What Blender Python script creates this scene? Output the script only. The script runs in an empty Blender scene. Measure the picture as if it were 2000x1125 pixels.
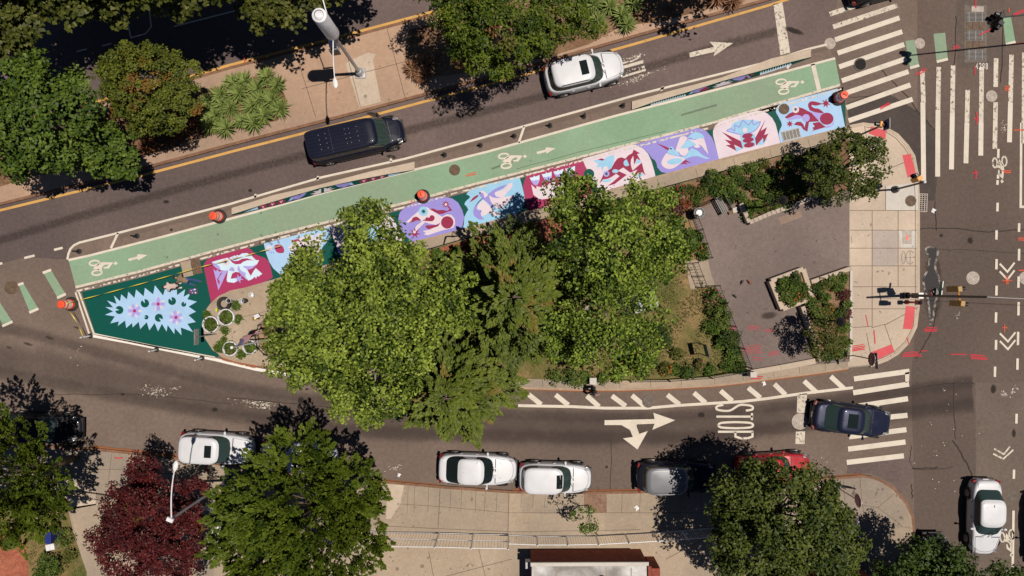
import bpy, math, random
import numpy as np
from mathutils import Vector, Matrix
from mathutils.bvhtree import BVHTree

random.seed(7); rng = np.random.default_rng(7)
scene = bpy.context.scene
COL = scene.collection
S = 32.0            # map units: 32 to the metre, origin of the map sheet at its upper left corner
CAMH = 41.667       # height of the drone
PI = math.pi

def X(px): return (px - 1000.0) / S
def Y(py): return (562.5 - py) / S
def G(p, z=0.0): return (X(p[0]), Y(p[1]), z)
def L(p, h):
    """map position on the ground of a thing whose top, h metres up, leans outward in an aerial survey picture"""
    f = 1 - h / CAMH
    return (1000 + (p[0] - 1000) * f, 562.5 + (p[1] - 562.5) * f)

# ------------------------------------------------------------------ tagging
def tag(o, label=None, cat=None, group=None, kind=None):
    if label: o['label'] = label
    if cat: o['category'] = cat
    if group: o['group'] = group
    if kind: o['kind'] = kind
    return o
def thing(name, label, cat, loc=(0, 0, 0), rz=0.0, group=None):
    o = bpy.data.objects.new(name, None); COL.objects.link(o)
    o.empty_display_size = .2
    o.location = loc; o.rotation_euler = (0, 0, rz)
    return tag(o, label, cat, group)

# ------------------------------------------------------------------ mesh builder
class MB:
    def __init__(s): s.v = []; s.f = []; s.m = []; s.uv = {}
    def face(s, pts, m=0, uv=None):
        b = len(s.v); s.v += [tuple(p) for p in pts]
        if uv: s.uv[len(s.f)] = uv
        s.f.append(tuple(range(b, b + len(pts)))); s.m.append(m)
    def poly(s, pts, z, m=0):
        """flat sheet, map coordinates, facing up"""
        q = [(X(p[0]), Y(p[1])) for p in pts]
        s.poly_m(q, z, m)
    def poly_m(s, q, z, m=0):
        a = sum(q[i][0] * q[(i + 1) % len(q)][1] - q[(i + 1) % len(q)][0] * q[i][1] for i in range(len(q)))
        if a < 0: q = q[::-1]
        s.face([(x, y, z) for x, y in q], m)
    def prism(s, q, z0, z1, m=0, msid=None, bottom=False):
        """metres polygon extruded"""
        a = sum(q[i][0] * q[(i + 1) % len(q)][1] - q[(i + 1) % len(q)][0] * q[i][1] for i in range(len(q)))
        if a < 0: q = q[::-1]
        n = len(q); b = len(s.v)
        s.v += [(x, y, z0) for x, y in q] + [(x, y, z1) for x, y in q]
        for i in range(n):
            j = (i + 1) % n
            s.f.append((b + i, b + j, b + n + j, b + n + i)); s.m.append(m if msid is None else msid)
        s.f.append(tuple(range(b + n, b + 2 * n))); s.m.append(m)
        if bottom: s.f.append(tuple(range(b + n - 1, b - 1, -1))); s.m.append(m)
    def box(s, c, d, rz=0.0, m=0, M=None):
        hx, hy, hz = d[0] / 2, d[1] / 2, d[2] / 2
        R = M if M is not None else Matrix.Rotation(rz, 3, 'Z')
        b = len(s.v); c = Vector(c)
        for sz in (-1, 1):
            for sx, sy in ((-1, -1), (1, -1), (1, 1), (-1, 1)):
                s.v.append(tuple(c + R @ Vector((sx * hx, sy * hy, sz * hz))))
        for f in ((3, 2, 1, 0), (4, 5, 6, 7), (0, 1, 5, 4), (1, 2, 6, 5), (2, 3, 7, 6), (3, 0, 4, 7)):
            s.f.append(tuple(b + i for i in f)); s.m.append(m)
    def bbox(s, c, d, rz=0.0, m=0, e=.02, M=None):
        """box with chamfered top edges"""
        hx, hy, hz = d[0] / 2, d[1] / 2, d[2] / 2
        R = M if M is not None else Matrix.Rotation(rz, 3, 'Z'); c = Vector(c); b = len(s.v)
        for z, i in ((-hz, 0), (hz - e, 0), (hz, e)):
            for sx, sy in ((-1, -1), (1, -1), (1, 1), (-1, 1)):
                s.v.append(tuple(c + R @ Vector((sx * (hx - i), sy * (hy - i), z))))
        fs = [(3, 2, 1, 0), (8, 9, 10, 11)]
        for r in (0, 4):
            for i in range(4):
                j = (i + 1) % 4; fs.append((r + i, r + j, r + 4 + j, r + 4 + i))
        for f in fs: s.f.append(tuple(b + i for i in f)); s.m.append(m)
    def tube(s, pts, rad, n=8, m=0, caps=True):
        pts = [Vector(p) for p in pts]
        if not hasattr(rad, '__len__'): rad = [rad] * len(pts)
        b = len(s.v); K = len(pts); prev = None
        for i, p in enumerate(pts):
            d = (pts[min(i + 1, K - 1)] - pts[max(i - 1, 0)])
            d = d.normalized() if d.length > 1e-9 else Vector((0, 0, 1))
            if prev is None:
                u = d.orthogonal().normalized()
            else:
                u = prev - d * prev.dot(d)
                u = u.normalized() if u.length > 1e-6 else d.orthogonal().normalized()
            prev = u; w = d.cross(u)
            for k in range(n):
                a = 2 * PI * k / n
                s.v.append(tuple(p + (u * math.cos(a) + w * math.sin(a)) * rad[i]))
        for i in range(K - 1):
            for k in range(n):
                j = (k + 1) % n
                s.f.append((b + i * n + k, b + i * n + j, b + (i + 1) * n + j, b + (i + 1) * n + k)); s.m.append(m)
        if caps:
            s.f.append(tuple(b + k for k in range(n - 1, -1, -1))); s.m.append(m)
            s.f.append(tuple(b + (K - 1) * n + k for k in range(n))); s.m.append(m)
    def lathe(s, prof, c=(0, 0, 0), n=20, m=0, mats=None, M=None, caps=True):
        """profile [(r,z)] turned about a vertical axis at c"""
        b = len(s.v); c = Vector(c); K = len(prof)
        for r, z in prof:
            for k in range(n):
                a = 2 * PI * k / n
                p = Vector((r * math.cos(a), r * math.sin(a), z))
                if M is not None: p = M @ p
                s.v.append(tuple(c + p))
        for i in range(K - 1):
            for k in range(n):
                j = (k + 1) % n
                s.f.append((b + i * n + k, b + i * n + j, b + (i + 1) * n + j, b + (i + 1) * n + k))
                s.m.append(mats[i] if mats else m)
        if caps and prof[0][0] > 1e-4: s.f.append(tuple(b + k for k in range(n - 1, -1, -1))); s.m.append(mats[0] if mats else m)
        if caps and prof[-1][0] > 1e-4: s.f.append(tuple(b + (K - 1) * n + k for k in range(n))); s.m.append(mats[-1] if mats else m)
    def ball(s, c, r, n=12, k=8, m=0, sq=(1, 1, 1)):
        prof = [(max(r * math.sin(PI * i / k), 1e-5), -r * math.cos(PI * i / k)) for i in range(k + 1)]
        b = len(s.v); s.lathe(prof, (0, 0, 0), n, m)
        for i in range(b, len(s.v)):
            p = s.v[i]; s.v[i] = (p[0] * sq[0] + c[0], p[1] * sq[1] + c[1], p[2] * sq[2] + c[2])
    def ribbon(s, pts, w, z, m=0, closed=False, metres=False):
        """flat painted line of width w metres along map points"""
        q = [Vector(p[:2]) if metres else Vector((X(p[0]), Y(p[1]))) for p in pts]
        n = len(q); a = []
        acc = 0; ln = []
        for i, p in enumerate(q):
            if i: acc += (q[i] - q[i - 1]).length
            ln.append(acc)
            p0 = q[i - 1] if (i or closed) else q[i]
            p1 = q[(i + 1) % n] if (i < n - 1 or closed) else q[i]
            d0 = (q[i] - p0); d1 = (p1 - q[i])
            if d0.length < 1e-9: d0 = d1
            if d1.length < 1e-9: d1 = d0
            d0 = d0.normalized(); d1 = d1.normalized(); t = (d0 + d1)
            t = t.normalized() if t.length > 1e-6 else d1
            nrm = Vector((-t.y, t.x)); k = max(.5, nrm.dot(Vector((-d1.y, d1.x))))
            ww = (w[i] if hasattr(w, '__len__') else w) / 2 / k
            a.append((p + nrm * ww, p - nrm * ww))
        for i in range(n if closed else n - 1):
            j = (i + 1) % n
            l1 = ln[j] if j else acc + (q[0] - q[-1]).length
            s.face([(*a[i][1], z), (*a[j][1], z), (*a[j][0], z), (*a[i][0], z)], m,
                   uv=[(ln[i], 0), (l1, 0), (l1, 1), (ln[i], 1)])
    def blotch(s, px, py, rx, ry, rot=0.0, z=.0, m=0):
        """soft-edged stain quad; uv -1..1"""
        c = Vector((X(px), Y(py))); R = Matrix.Rotation(rot, 2)
        pts = []
        for sx, sy in ((-1, -1), (1, -1), (1, 1), (-1, 1)):
            p = c + R @ Vector((sx * rx / S, sy * ry / S)); pts.append((p.x, p.y, z))
        s.face(pts, m, uv=[(-1, -1), (1, -1), (1, 1), (-1, 1)])
    def build(s, name, mats, parent=None, smooth=False, sharp=None, loc=None):
        me = bpy.data.meshes.new(name)
        me.from_pydata(s.v, [], s.f)
        if not isinstance(mats, (list, tuple)): mats = [mats]
        for m in mats: me.materials.append(m)
        if len(mats) > 1: me.polygons.foreach_set('material_index', s.m)
        if s.uv:
            uvl = me.uv_layers.new(name='UVMap')
            for fi, uv in s.uv.items():
                for li, t in zip(me.polygons[fi].loop_indices, uv): uvl.data[li].uv = t
        if smooth:
            me.polygons.foreach_set('use_smooth', [True] * len(s.f))
            if sharp: me.set_sharp_from_angle(angle=math.radians(sharp))
        me.update()
        o = bpy.data.objects.new(name, me); COL.objects.link(o)
        if parent is not None: o.parent = parent
        if loc is not None: o.location = loc
        return o

def struct(o, parent=None):
    if parent is None: o['kind'] = 'structure'
    return o
def smooth(pts, k=6, closed=True):
    """Catmull-Rom through map points"""
    out = []; n = len(pts)
    rg = range(n) if closed else range(n - 1)
    for i in rg:
        if closed: p = [pts[(i + j) % n] for j in (-1, 0, 1, 2)]
        else: p = [pts[max(0, min(n - 1, i + j))] for j in (-1, 0, 1, 2)]
        for t in range(k):
            t /= k
            out.append(tuple(.5 * (2 * p[1][a] + (p[2][a] - p[0][a]) * t + (2 * p[0][a] - 5 * p[1][a] + 4 * p[2][a] - p[3][a]) * t * t
                       + (3 * p[1][a] - p[0][a] - 3 * p[2][a] + p[3][a]) * t ** 3) for a in (0, 1)))
    if not closed: out.append(tuple(pts[-1][:2]))
    return out
def ell(cx, cy, rx, ry, rot=0, n=24, a0=0, a1=360):
    out = []
    for i in range(n):
        a = math.radians(a0 + (a1 - a0) * i / (n if a1 - a0 >= 360 else n - 1))
        x, y = rx * math.cos(a), ry * math.sin(a); r = math.radians(rot)
        out.append((cx + x * math.cos(r) - y * math.sin(r), cy + x * math.sin(r) + y * math.cos(r)))
    return out
def offset_line(pts, d):
    """shift a map polyline by d map units downward along its normal"""
    out = []
    for i, p in enumerate(pts):
        a = pts[max(i - 1, 0)]; b = pts[min(i + 1, len(pts) - 1)]
        dx, dy = b[0] - a[0], b[1] - a[1]; l = math.hypot(dx, dy)
        out.append((p[0] - dy / l * d, p[1] + dx / l * d))
    return out
def interp(line, x):
    for a, b in zip(line, line[1:]):
        if a[0] <= x <= b[0]: return a[1] + (b[1] - a[1]) * (x - a[0]) / (b[0] - a[0])
    return line[-1][1] if x > line[-1][0] else line[0][1]

# ------------------------------------------------------------------ materials
class N:
    def __init__(s, name):
        s.mat = bpy.data.materials.new(name); s.mat.use_nodes = True
        s.t = s.mat.node_tree; s.t.nodes.clear()
        s.out = s.t.nodes.new('ShaderNodeOutputMaterial')
        s._obj = None
    def n(s, typ, **kw):
        nd = s.t.nodes.new(typ)
        for k, v in kw.items(): setattr(nd, k, v)
        return nd
    def l(s, a, b): s.t.links.new(a, b)
    def obj(s):
        if s._obj is None: s._obj = s.n('ShaderNodeTexCoord')
        return s._obj.outputs['Object']
    def uv(s):
        s.obj(); return s._obj.outputs['UV']
    def noise(s, scale, detail=4, rough=.6, dist=0, vec=None):
        nd = s.n('ShaderNodeTexNoise'); nd.inputs['Scale'].default_value = scale
        nd.inputs['Detail'].default_value = detail; nd.inputs['Roughness'].default_value = rough
        nd.inputs['Distortion'].default_value = dist
        s.l(vec if vec is not None else s.obj(), nd.inputs['Vector']); return nd.outputs['Fac']
    def rng(s, src, a, b, c=0., d=1., smooth=False):
        nd = s.n('ShaderNodeMapRange', interpolation_type='SMOOTHSTEP' if smooth else 'LINEAR')
        for i, v in ((1, a), (2, b), (3, c), (4, d)): nd.inputs[i].default_value = v
        s.l(src, nd.inputs[0]); return nd.outputs[0]
    def mix(s, fac, a, b, mode='MIX'):
        nd = s.n('ShaderNodeMix', data_type='RGBA', blend_type=mode)
        if isinstance(fac, (int, float)): nd.inputs[0].default_value = fac
        else: s.l(fac, nd.inputs[0])
        for i, c in ((6, a), (7, b)):
            if isinstance(c, (tuple, list)): nd.inputs[i].default_value = (*c[:3], 1)
            else: s.l(c, nd.inputs[i])
        return nd.outputs[2]
    def math(s, op, a, b=0.):
        nd = s.n('ShaderNodeMath', operation=op)
        for i, c in ((0, a), (1, b)):
            if isinstance(c, (int, float)): nd.inputs[i].default_value = c
            else: s.l(c, nd.inputs[i])
        return nd.outputs[0]
    def gray(s, f):
        nd = s.n('ShaderNodeCombineColor')
        for i in range(3): s.l(f, nd.inputs[i])
        return nd.outputs[0]
    def bsdf(s, col, rough=.8, metal=0, spec=.5, alpha=None, bump=None, bstr=.3, bdist=.02, coat=0, normal=None):
        b = s.n('ShaderNodeBsdfPrincipled')
        if isinstance(col, (tuple, list)): b.inputs['Base Color'].default_value = (*col[:3], 1)
        else: s.l(col, b.inputs['Base Color'])
        if isinstance(rough, (int, float)): b.inputs['Roughness'].default_value = rough
        else: s.l(rough, b.inputs['Roughness'])
        b.inputs['Metallic'].default_value = metal; b.inputs['Specular IOR Level'].default_value = spec
        b.inputs['Coat Weight'].default_value = coat; b.inputs['Coat Roughness'].default_value = .04
        if alpha is not None: s.l(alpha, b.inputs['Alpha'])
        if bump is not None:
            bn = s.n('ShaderNodeBump'); bn.inputs['Strength'].default_value = bstr; bn.inputs['Distance'].default_value = bdist
            s.l(bump, bn.inputs['Height']); s.l(bn.outputs[0], b.inputs['Normal'])
        return b
    def done(s, sh): s.l(sh.outputs[0], s.out.inputs['Surface']); return s.mat

def srgb(r, g, b):
    f = lambda c: (c / 255 / 12.92) if c / 255 <= .04045 else ((c / 255 + .055) / 1.055) ** 2.4
    return (f(r), f(g), f(b))
def plain(name, col, rough=.6, metal=0, spec=.5, coat=0, var=.12, scale=3.0):
    k = N(name); n = k.noise(scale, 3)
    c = k.mix(k.rng(n, .3, .7), tuple(x * (1 - var) for x in col), tuple(min(1, x * (1 + var)) for x in col))
    return k.done(k.bsdf(c, rough, metal, spec, coat=coat))
def surf(name, c1, c2, scale=.35, fine=14, fvar=.16, rough=.92, bump=.25, c3=None, s3=.09, spots=0, spotcol=(.02, .02, .02)):
    """weathered ground surface: two tones in broad patches, fine grain, a third tone in big drifts, dark spots"""
    k = N(name)
    c = k.mix(k.rng(k.noise(scale, 6, .62, .4), .32, .68), c1, c2)
    if c3 is not None: c = k.mix(k.rng(k.noise(s3, 3, .5, .6), .42, .66), c, c3)
    g = k.noise(fine, 5, .7)
    c = k.mix(1.0, c, k.gray(k.rng(g, .25, .75, 1 - fvar, 1 + fvar)), 'MULTIPLY')
    c = k.mix(1.0, c, k.gray(k.rng(k.noise(4.3, 6, .8), .3, .7, 1 - fvar, 1 + fvar)), 'MULTIPLY')
    if spots:
        v = k.n('ShaderNodeTexVoronoi'); v.inputs['Scale'].default_value = spots; v.inputs['Randomness'].default_value = 1
        k.l(k.obj(), v.inputs['Vector'])
        m = k.math('MULTIPLY', k.rng(v.outputs['Distance'], .05, .13, 1, 0), k.rng(k.noise(.7, 2), .5, .6))
        c = k.mix(k.math('MULTIPLY', m, .5), c, spotcol)
    return k.done(k.bsdf(c, rough, 0, .3, bump=g, bstr=bump))
def paint(name, col, wear=.35, soft=.05, rough=.8, dirt=.35, dirtcol=None, scale=5.0, blocky=0.):
    """road paint: worn through in places"""
    k = N(name)
    n = k.noise(scale, 8, .72, .3)
    if blocky:
        v = k.n('ShaderNodeTexVoronoi', distance='CHEBYCHEV'); v.inputs['Scale'].default_value = blocky; k.l(k.obj(), v.inputs['Vector'])
        n2 = k.n('ShaderNodeSeparateColor'); k.l(v.outputs['Color'], n2.inputs[0])
        n = k.math('ADD', k.math('MULTIPLY', n, .6), k.math('MULTIPLY', n2.outputs[0], .4))
    a = k.rng(n, wear - soft, wear + soft, 0, 1, True)
    d = k.rng(k.noise(1.1, 5, .65), .45, .72)
    dc = dirtcol or tuple(c * .55 for c in col)
    c = k.mix(k.math('MULTIPLY', d, dirt), col, dc)
    g = k.noise(30, 3, .7)
    c = k.mix(1.0, c, k.gray(k.rng(g, .3, .7, .9, 1.07)), 'MULTIPLY')
    return k.done(k.bsdf(c, rough, 0, .12, alpha=a))
def stain(name, col, strength=.7, scale=3.0, lo=.35, hi=.65, radial=True, rough=.9, spec=.3):
    """soft-edged stain: fades toward the rim of its patch, broken by noise"""
    k = N(name); sep = k.n('ShaderNodeSeparateXYZ'); k.l(k.uv(), sep.inputs[0])
    if radial:
        r = k.math('SQRT', k.math('ADD', k.math('POWER', sep.outputs[0], 2.), k.math('POWER', sep.outputs[1], 2.)))
        f = k.rng(r, .25, 1.0, 1, 0, True)
    else:
        q = k.math('ABSOLUTE', k.math('SUBTRACT', k.math('MULTIPLY', sep.outputs[1], 2.), 1.))
        f = k.rng(q, .15, 1.0, 1, 0, True)
    n = k.noise(scale, 7, .68, .3)
    a = k.math('MULTIPLY', k.rng(k.math('ADD', n, k.math('MULTIPLY', k.math('SUBTRACT', f, .5), .5)), lo, hi, 0, 1, True), k.math('MULTIPLY', f, strength))
    return k.done(k.bsdf(col, rough, 0, spec, alpha=a))
def leafmat(name, dark, light, trans=.25, rough=.55, alt=None, altfrac=0.0):
    k = N(name)
    at = k.n('ShaderNodeAttribute', attribute_name='tint'); f = at.outputs['Fac']
    c = k.mix(f, dark, light)
    if alt is not None:
        a2 = k.n('ShaderNodeAttribute', attribute_name='alt').outputs['Fac']
        c = k.mix(a2, c, alt)
    b = k.bsdf(c, rough, 0, .18)
    t = k.n('ShaderNodeBsdfTranslucent'); k.l(k.mix(1., c, (1.0, 1.0, .55), 'MULTIPLY'), t.inputs['Color'])
    mx = k.n('ShaderNodeMixShader'); mx.inputs[0].default_value = trans
    k.l(b.outputs[0], mx.inputs[1]); k.l(t.outputs[0], mx.inputs[2])
    return k.done(mx)

M = {}
M['asphalt'] = surf('asphalt', (0.15, 0.1114, 0.0905), (0.1822, 0.1379, 0.1135), .30, 16, .20, .95, .3, (0.1308, 0.0987, 0.0829), .06, spots=3.0)
M['asphalt_north'] = surf('asphalt_north', (0.1323, 0.0976, 0.0895), (0.1594, 0.1189, 0.1093), .35, 16, .22, .95, .3, (0.1005, 0.0763, 0.0733), .08)
M['asphalt_avenue'] = surf('asphalt_avenue', (0.1143, 0.084, 0.0695), (0.1393, 0.104, 0.0868), .30, 16, .20, .95, .3, (0.1, 0.0756, 0.0636), .06, spots=3.0)
M['asphalt_new'] = surf('asphalt_new', (0.0589, 0.047, 0.0435), (0.0786, 0.062, 0.0562), .5, 18, .2, .95, .3)
M['asphalt_buffer'] = surf('asphalt_buffer', (0.1541, 0.1142, 0.0933), (0.1951, 0.1448, 0.1186), .6, 18, .2, .95, .3)
M['asphalt_plaza'] = surf('asphalt_plaza', (0.1851, 0.1431, 0.1276), (0.2274, 0.1802, 0.1622), .35, 12, .16, .95, .3, (0.1587, 0.1251, 0.1125), .1, spots=1.2)
M['concrete_light'] = surf('concrete_light', (.52, .425, .325), (.61, .50, .39), .4, 10, .09, .9, .15, (.43, .35, .28), .15)
M['concrete_white'] = surf('concrete_white', (.50, .47, .43), (.56, .53, .48), .4, 10, .08, .9, .15)
M['concrete_tan'] = surf('concrete_tan', (0.3451, 0.27, 0.195), (0.4183, 0.3348, 0.2473), .35, 11, .12, .92, .2, (0.2823, 0.2322, 0.1839), .12, spots=1.5)
M['concrete_grey'] = surf('concrete_grey', (0.2928, 0.2343, 0.1744), (0.362, 0.2915, 0.2194), .35, 11, .12, .92, .2, (0.2342, 0.198, 0.1687), .12, spots=1.5)
M['concrete_red'] = surf('concrete_red', (0.3695, 0.2438, 0.1681), (0.4634, 0.3125, 0.2198), .3, 10, .12, .92, .2, (0.3109, 0.2188, 0.1616), .1, spots=1.2)
M['concrete_pale'] = surf('concrete_pale', (.44, .36, .28), (.52, .43, .34), .5, 10, .1, .9, .15)
M['kerb'] = surf('kerb', (.33, .24, .17), (.40, .31, .23), 1.2, 12, .15, .9, .2)
M['kerb_steel'] = surf('kerb_steel', (.16, .085, .05), (.24, .13, .08), 2, 12, .2, .85, .2)
M['kerb_light'] = surf('kerb_light', (.42, .34, .26), (.50, .41, .32), .8, 10, .1, .9, .15)
M['joint'] = plain('joint', (.10, .072, .052), .95)
M['soil'] = surf('soil', (.13, .072, .042), (.22, .125, .072), 1.2, 9, .3, .97, .6, (.25, .17, .10), .25)
M['lawn'] = surf('lawn', (.13, .105, .034), (.30, .19, .098), .8, 12, .3, .97, .6, (.085, .10, .025), .2)
M['mulch_red'] = surf('mulch_red', (.28, .085, .05), (.36, .125, .075), 1.5, 9, .35, .97, .7)
M['green_lane'] = surf('green_lane', (0.1998, 0.3214, 0.2087), (0.243, 0.3739, 0.2466), .35, 14, .10, .85, .15, (0.2268, 0.298, 0.2087), .14, spots=1.2)
M['white_paint'] = paint('white_paint', (.66, .60, .51), .33, .04)
M['white_worn'] = paint('white_worn', (.62, .56, .47), .42, .06)
M['white_gone'] = paint('white_gone', (.60, .55, .47), .56, .04)
M['white_block'] = paint('white_block', (.66, .61, .53), .47, .03, blocky=7.0)
M['white_fresh'] = paint('white_fresh', (.78, .74, .68), .25, .04, dirt=.15)
M['yellow_paint'] = paint('yellow_paint', (.60, .35, .11), .36, .05)
M['yellow_worn'] = paint('yellow_worn', (.52, .42, .24), .45, .05)
M['pink_pad'] = paint('pink_pad', (.60, .10, .115), .24, .04, dirt=.25, dirtcol=(.62, .22, .20))
M['spray_red'] = stain('spray_red', (.62, .045, .07), .85, 7, .36, .60, radial=False)
M['spray_orange'] = stain('spray_orange', (.72, .12, .06), .8, 7, .36, .60, radial=False)
M['spray_pink'] = stain('spray_pink', (.55, .10, .13), .55, 6, .36, .66, radial=False)
M['oil'] = stain('oil', (.034, .025, .020), .42, 6.5, .36, .92, radial=False)
M['tyre_wear'] = stain('tyre_wear', (.055, .042, .040), .30, .7, .15, .8, radial=False)
M['dust'] = stain('dust', (.20, .155, .125), .5, 1.2, .25, .7, radial=False)
M['spot'] = stain('spot', (.025, .02, .018), .75, 4, .35, .55)
M['damp'] = stain('damp', (.05, .035, .028), .6, 3, .3, .55)
M['rust'] = stain('rust', (.24, .075, .03), .75, 6, .42, .58)
M['litter'] = stain('litter', (.30, .11, .045), .9, 9, .46, .58, radial=False)
M['whitescuff'] = stain('whitescuff', (.62, .57, .50), .95, 11, .60, .68)
M['crack'] = plain('crack', (.035, .027, .023), .95)
M['tar'] = plain('tar', (.035, .028, .025), .5)

def flag_of(name, *a, **k):
    M[name] = plain(name, *a, **k)
for nm, c, r in (('m_green', (.003, .078, .062), .6), ('m_green2', (.004, .066, .052), .6), ('m_blue', (.37, .56, .80), .6), ('m_sky', (.30, .55, .76), .6),
                 ('m_lilac', (.29, .255, .64), .6), ('m_lilac2', (.38, .34, .72), .6), ('m_plum', (.36, .038, .115), .6), ('m_plum2', (.30, .028, .085), .6),
                 ('m_white', (.68, .59, .66), .6), ('m_pale', (.58, .74, .86), .6), ('m_rose', (.28, .026, .075), .6)):
    M[nm] = paint(nm, c, .27, .06, r, .38, tuple(x * .72 + .012 for x in c))
M['steel'] = plain('steel', (.30, .31, .33), .38, .7)
M['galv'] = plain('galv', (.42, .43, .46), .45, .5)
M['galv_white'] = plain('galv_white', (.74, .74, .78), .45, .0)
M['white_metal'] = plain('white_metal', (.74, .74, .76), .4)
M['black_metal'] = plain('black_metal', (.012, .011, .011), .45)
M['grey_metal'] = plain('grey_metal', (.20, .19, .18), .5, .3)
M['dark_metal'] = plain('dark_metal', (.05, .05, .052), .45, .3)
M['cast_iron'] = surf('cast_iron', (.10, .082, .068), (.15, .12, .10), 4, 25, .3, .6, .5)
M['iron_brown'] = surf('iron_brown', (.105, .07, .045), (.15, .10, .068), 4, 25, .25, .7, .5)
M['iron_pale'] = surf('iron_pale', (.36, .31, .27), (.44, .38, .33), 4, 25, .25, .6, .5)
M['hole'] = plain('hole', (.01, .009, .008), .9)
M['rubber'] = plain('rubber', (.016, .015, .015), .75)
M['drum_orange'] = plain('drum_orange', (.78, .085, .028), .5)
M['drum_white'] = plain('drum_white', (.70, .66, .62), .35)
M['signal_yellow'] = plain('signal_yellow', (.72, .29, .022), .45)
M['sign_red'] = plain('sign_red', (.32, .012, .022), .4)
M['sign_white'] = plain('sign_white', (.75, .74, .73), .4)
M['sign_green'] = plain('sign_green', (.012, .16, .075), .4)
M['sign_blue'] = plain('sign_blue', (.05, .06, .25), .4)
M['sign_back'] = plain('sign_back', (.34, .34, .335), .45, .3)
M['sign_black'] = plain('sign_black', (.015, .014, .015), .4)
M['tape_yellow'] = plain('tape_yellow', (.60, .50, .06), .4)
M['wood'] = plain('wood', (.17, .10, .055), .8)
M['stone'] = surf('stone', (.40, .33, .27), (.50, .42, .35), 2, 12, .15, .9, .3)
M['granite'] = surf('granite', (.33, .33, .34), (.42, .42, .44), 3, 20, .15, .7, .3)
M['brick_red'] = surf('brick_red', (.22, .055, .036), (.30, .085, .055), 2, 12, .2, .9, .4)
M['roof_white'] = surf('roof_white', (.50, .49, .475), (.62, .605, .59), .9, 10, .14, .85, .2, (.24, .225, .21), .45)
M['trunk'] = surf('trunk', (.10, .075, .055), (.17, .135, .10), 3, 16, .3, .95, .8)
M['trunk_pale'] = surf('trunk_pale', (.26, .23, .18), (.40, .36, .29), 2.5, 16, .2, .95, .6)
M['glass'] = N('glass'); M['glass'] = M['glass'].done(M['glass'].bsdf((.010, .016, .016), .05, 0, .6))
M['tint'] = N('tint'); M['tint'] = M['tint'].done(M['tint'].bsdf((.026, .046, .043), .06, 0, .6))
def carpaint(name, col, metal=0., rough=.4):
    k = N(name); n = k.noise(2.5, 3)
    c = k.mix(k.rng(n, .3, .7), tuple(x * .96 for x in col), tuple(x * 1.03 for x in col))
    return k.done(k.bsdf(c, rough, metal, .5 if max(col) > .2 else .14, coat=.6 if max(col) > .2 else .10))
M['car_white'] = carpaint('car_white', (.63, .645, .68))
M['car_silver'] = carpaint('car_silver', (.50, .50, .51), .4, .35)
M['car_black'] = carpaint('car_black', (.014, .014, .018))
M['car_navy'] = carpaint('car_navy', (.014, .018, .042), .2, .35)
M['car_midgrey'] = carpaint('car_midgrey', (.26, .265, .28), .2, .35)
M['car_roof_shaded'] = carpaint('car_roof_shaded', (.17, .175, .19), .2, .35)  # silver roof paint darkened: the tree's shade is put into its colour
M['car_vannavy'] = carpaint('car_vannavy', (.008, .010, .024), 0, .4)
M['car_red'] = carpaint('car_red', (.40, .012, .022), .1)
M['car_grey'] = carpaint('car_grey', (.06, .062, .07), .3, .35)
M['trim'] = plain('trim', (.018, .018, .019), .55)
M['lamp_red'] = plain('lamp_red', (.17, .008, .010), .2)
M['lamp_clear'] = plain('lamp_clear', (.30, .31, .33), .12)
M['rim'] = plain('rim', (.36, .36, .37), .3, .8)
# ================================================================== SETTING: ground, kerbs, paint
def sheet(name, pts, z, mat, parent=None):
    b = MB(); b.poly(pts, z); return struct(b.build(name, mat, parent), parent)
def slab(name, pts, z, mat, kerbmat=None, kw=4.5, parent=None):
    """raised slab with a kerb round its edge (kerb: the rim itself, 3 mm proud)"""
    b = MB(); q = [(X(p[0]), Y(p[1])) for p in pts]
    b.prism(q, -.05, z); o = struct(b.build(name, mat, parent), parent)
    return o
def kerb(name, line, w, z, mat, parent=None, closed=False):
    """kerb stones along a map line: a raised band with a face to the road"""
    q = [Vector((X(p[0]), Y(p[1]))) for p in line]; b = MB(); n = len(q)
    def off(i, d):
        p0 = q[max(i - 1, 0)]; p1 = q[min(i + 1, n - 1)]; t = (p1 - p0).normalized()
        return q[i] + Vector((-t.y, t.x)) * d
    for i in range(n - 1):
        a0, a1 = off(i, w / 2), off(i, -w / 2); c0, c1 = off(i + 1, w / 2), off(i + 1, -w / 2)
        b.face([(*a1, z), (*c1, z), (*c0, z), (*a0, z)])
        b.face([(*a0, -.02), (*a0, z), (*c0, z), (*c0, -.02)]); b.face([(*a1, -.02), (*c1, -.02), (*c1, z), (*a1, z)])
    for i, sgn in ((0, 1), (n - 1, -1)):
        a0, a1 = off(i, w / 2), off(i, -w / 2)
        f = [(*a0, -.02), (*a1, -.02), (*a1, z), (*a0, z)]
        b.face(f if sgn > 0 else f[::-1])
    return struct(b.build(name, mat, parent), parent)

big = 260 * S
b = MB(); b.poly([(1000 - big, 562 - big), (1000 + big, 562 - big), (1000 + big, 562 + big), (1000 - big, 562 + big)], 0)
road = struct(b.build('road', M['asphalt']))

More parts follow.
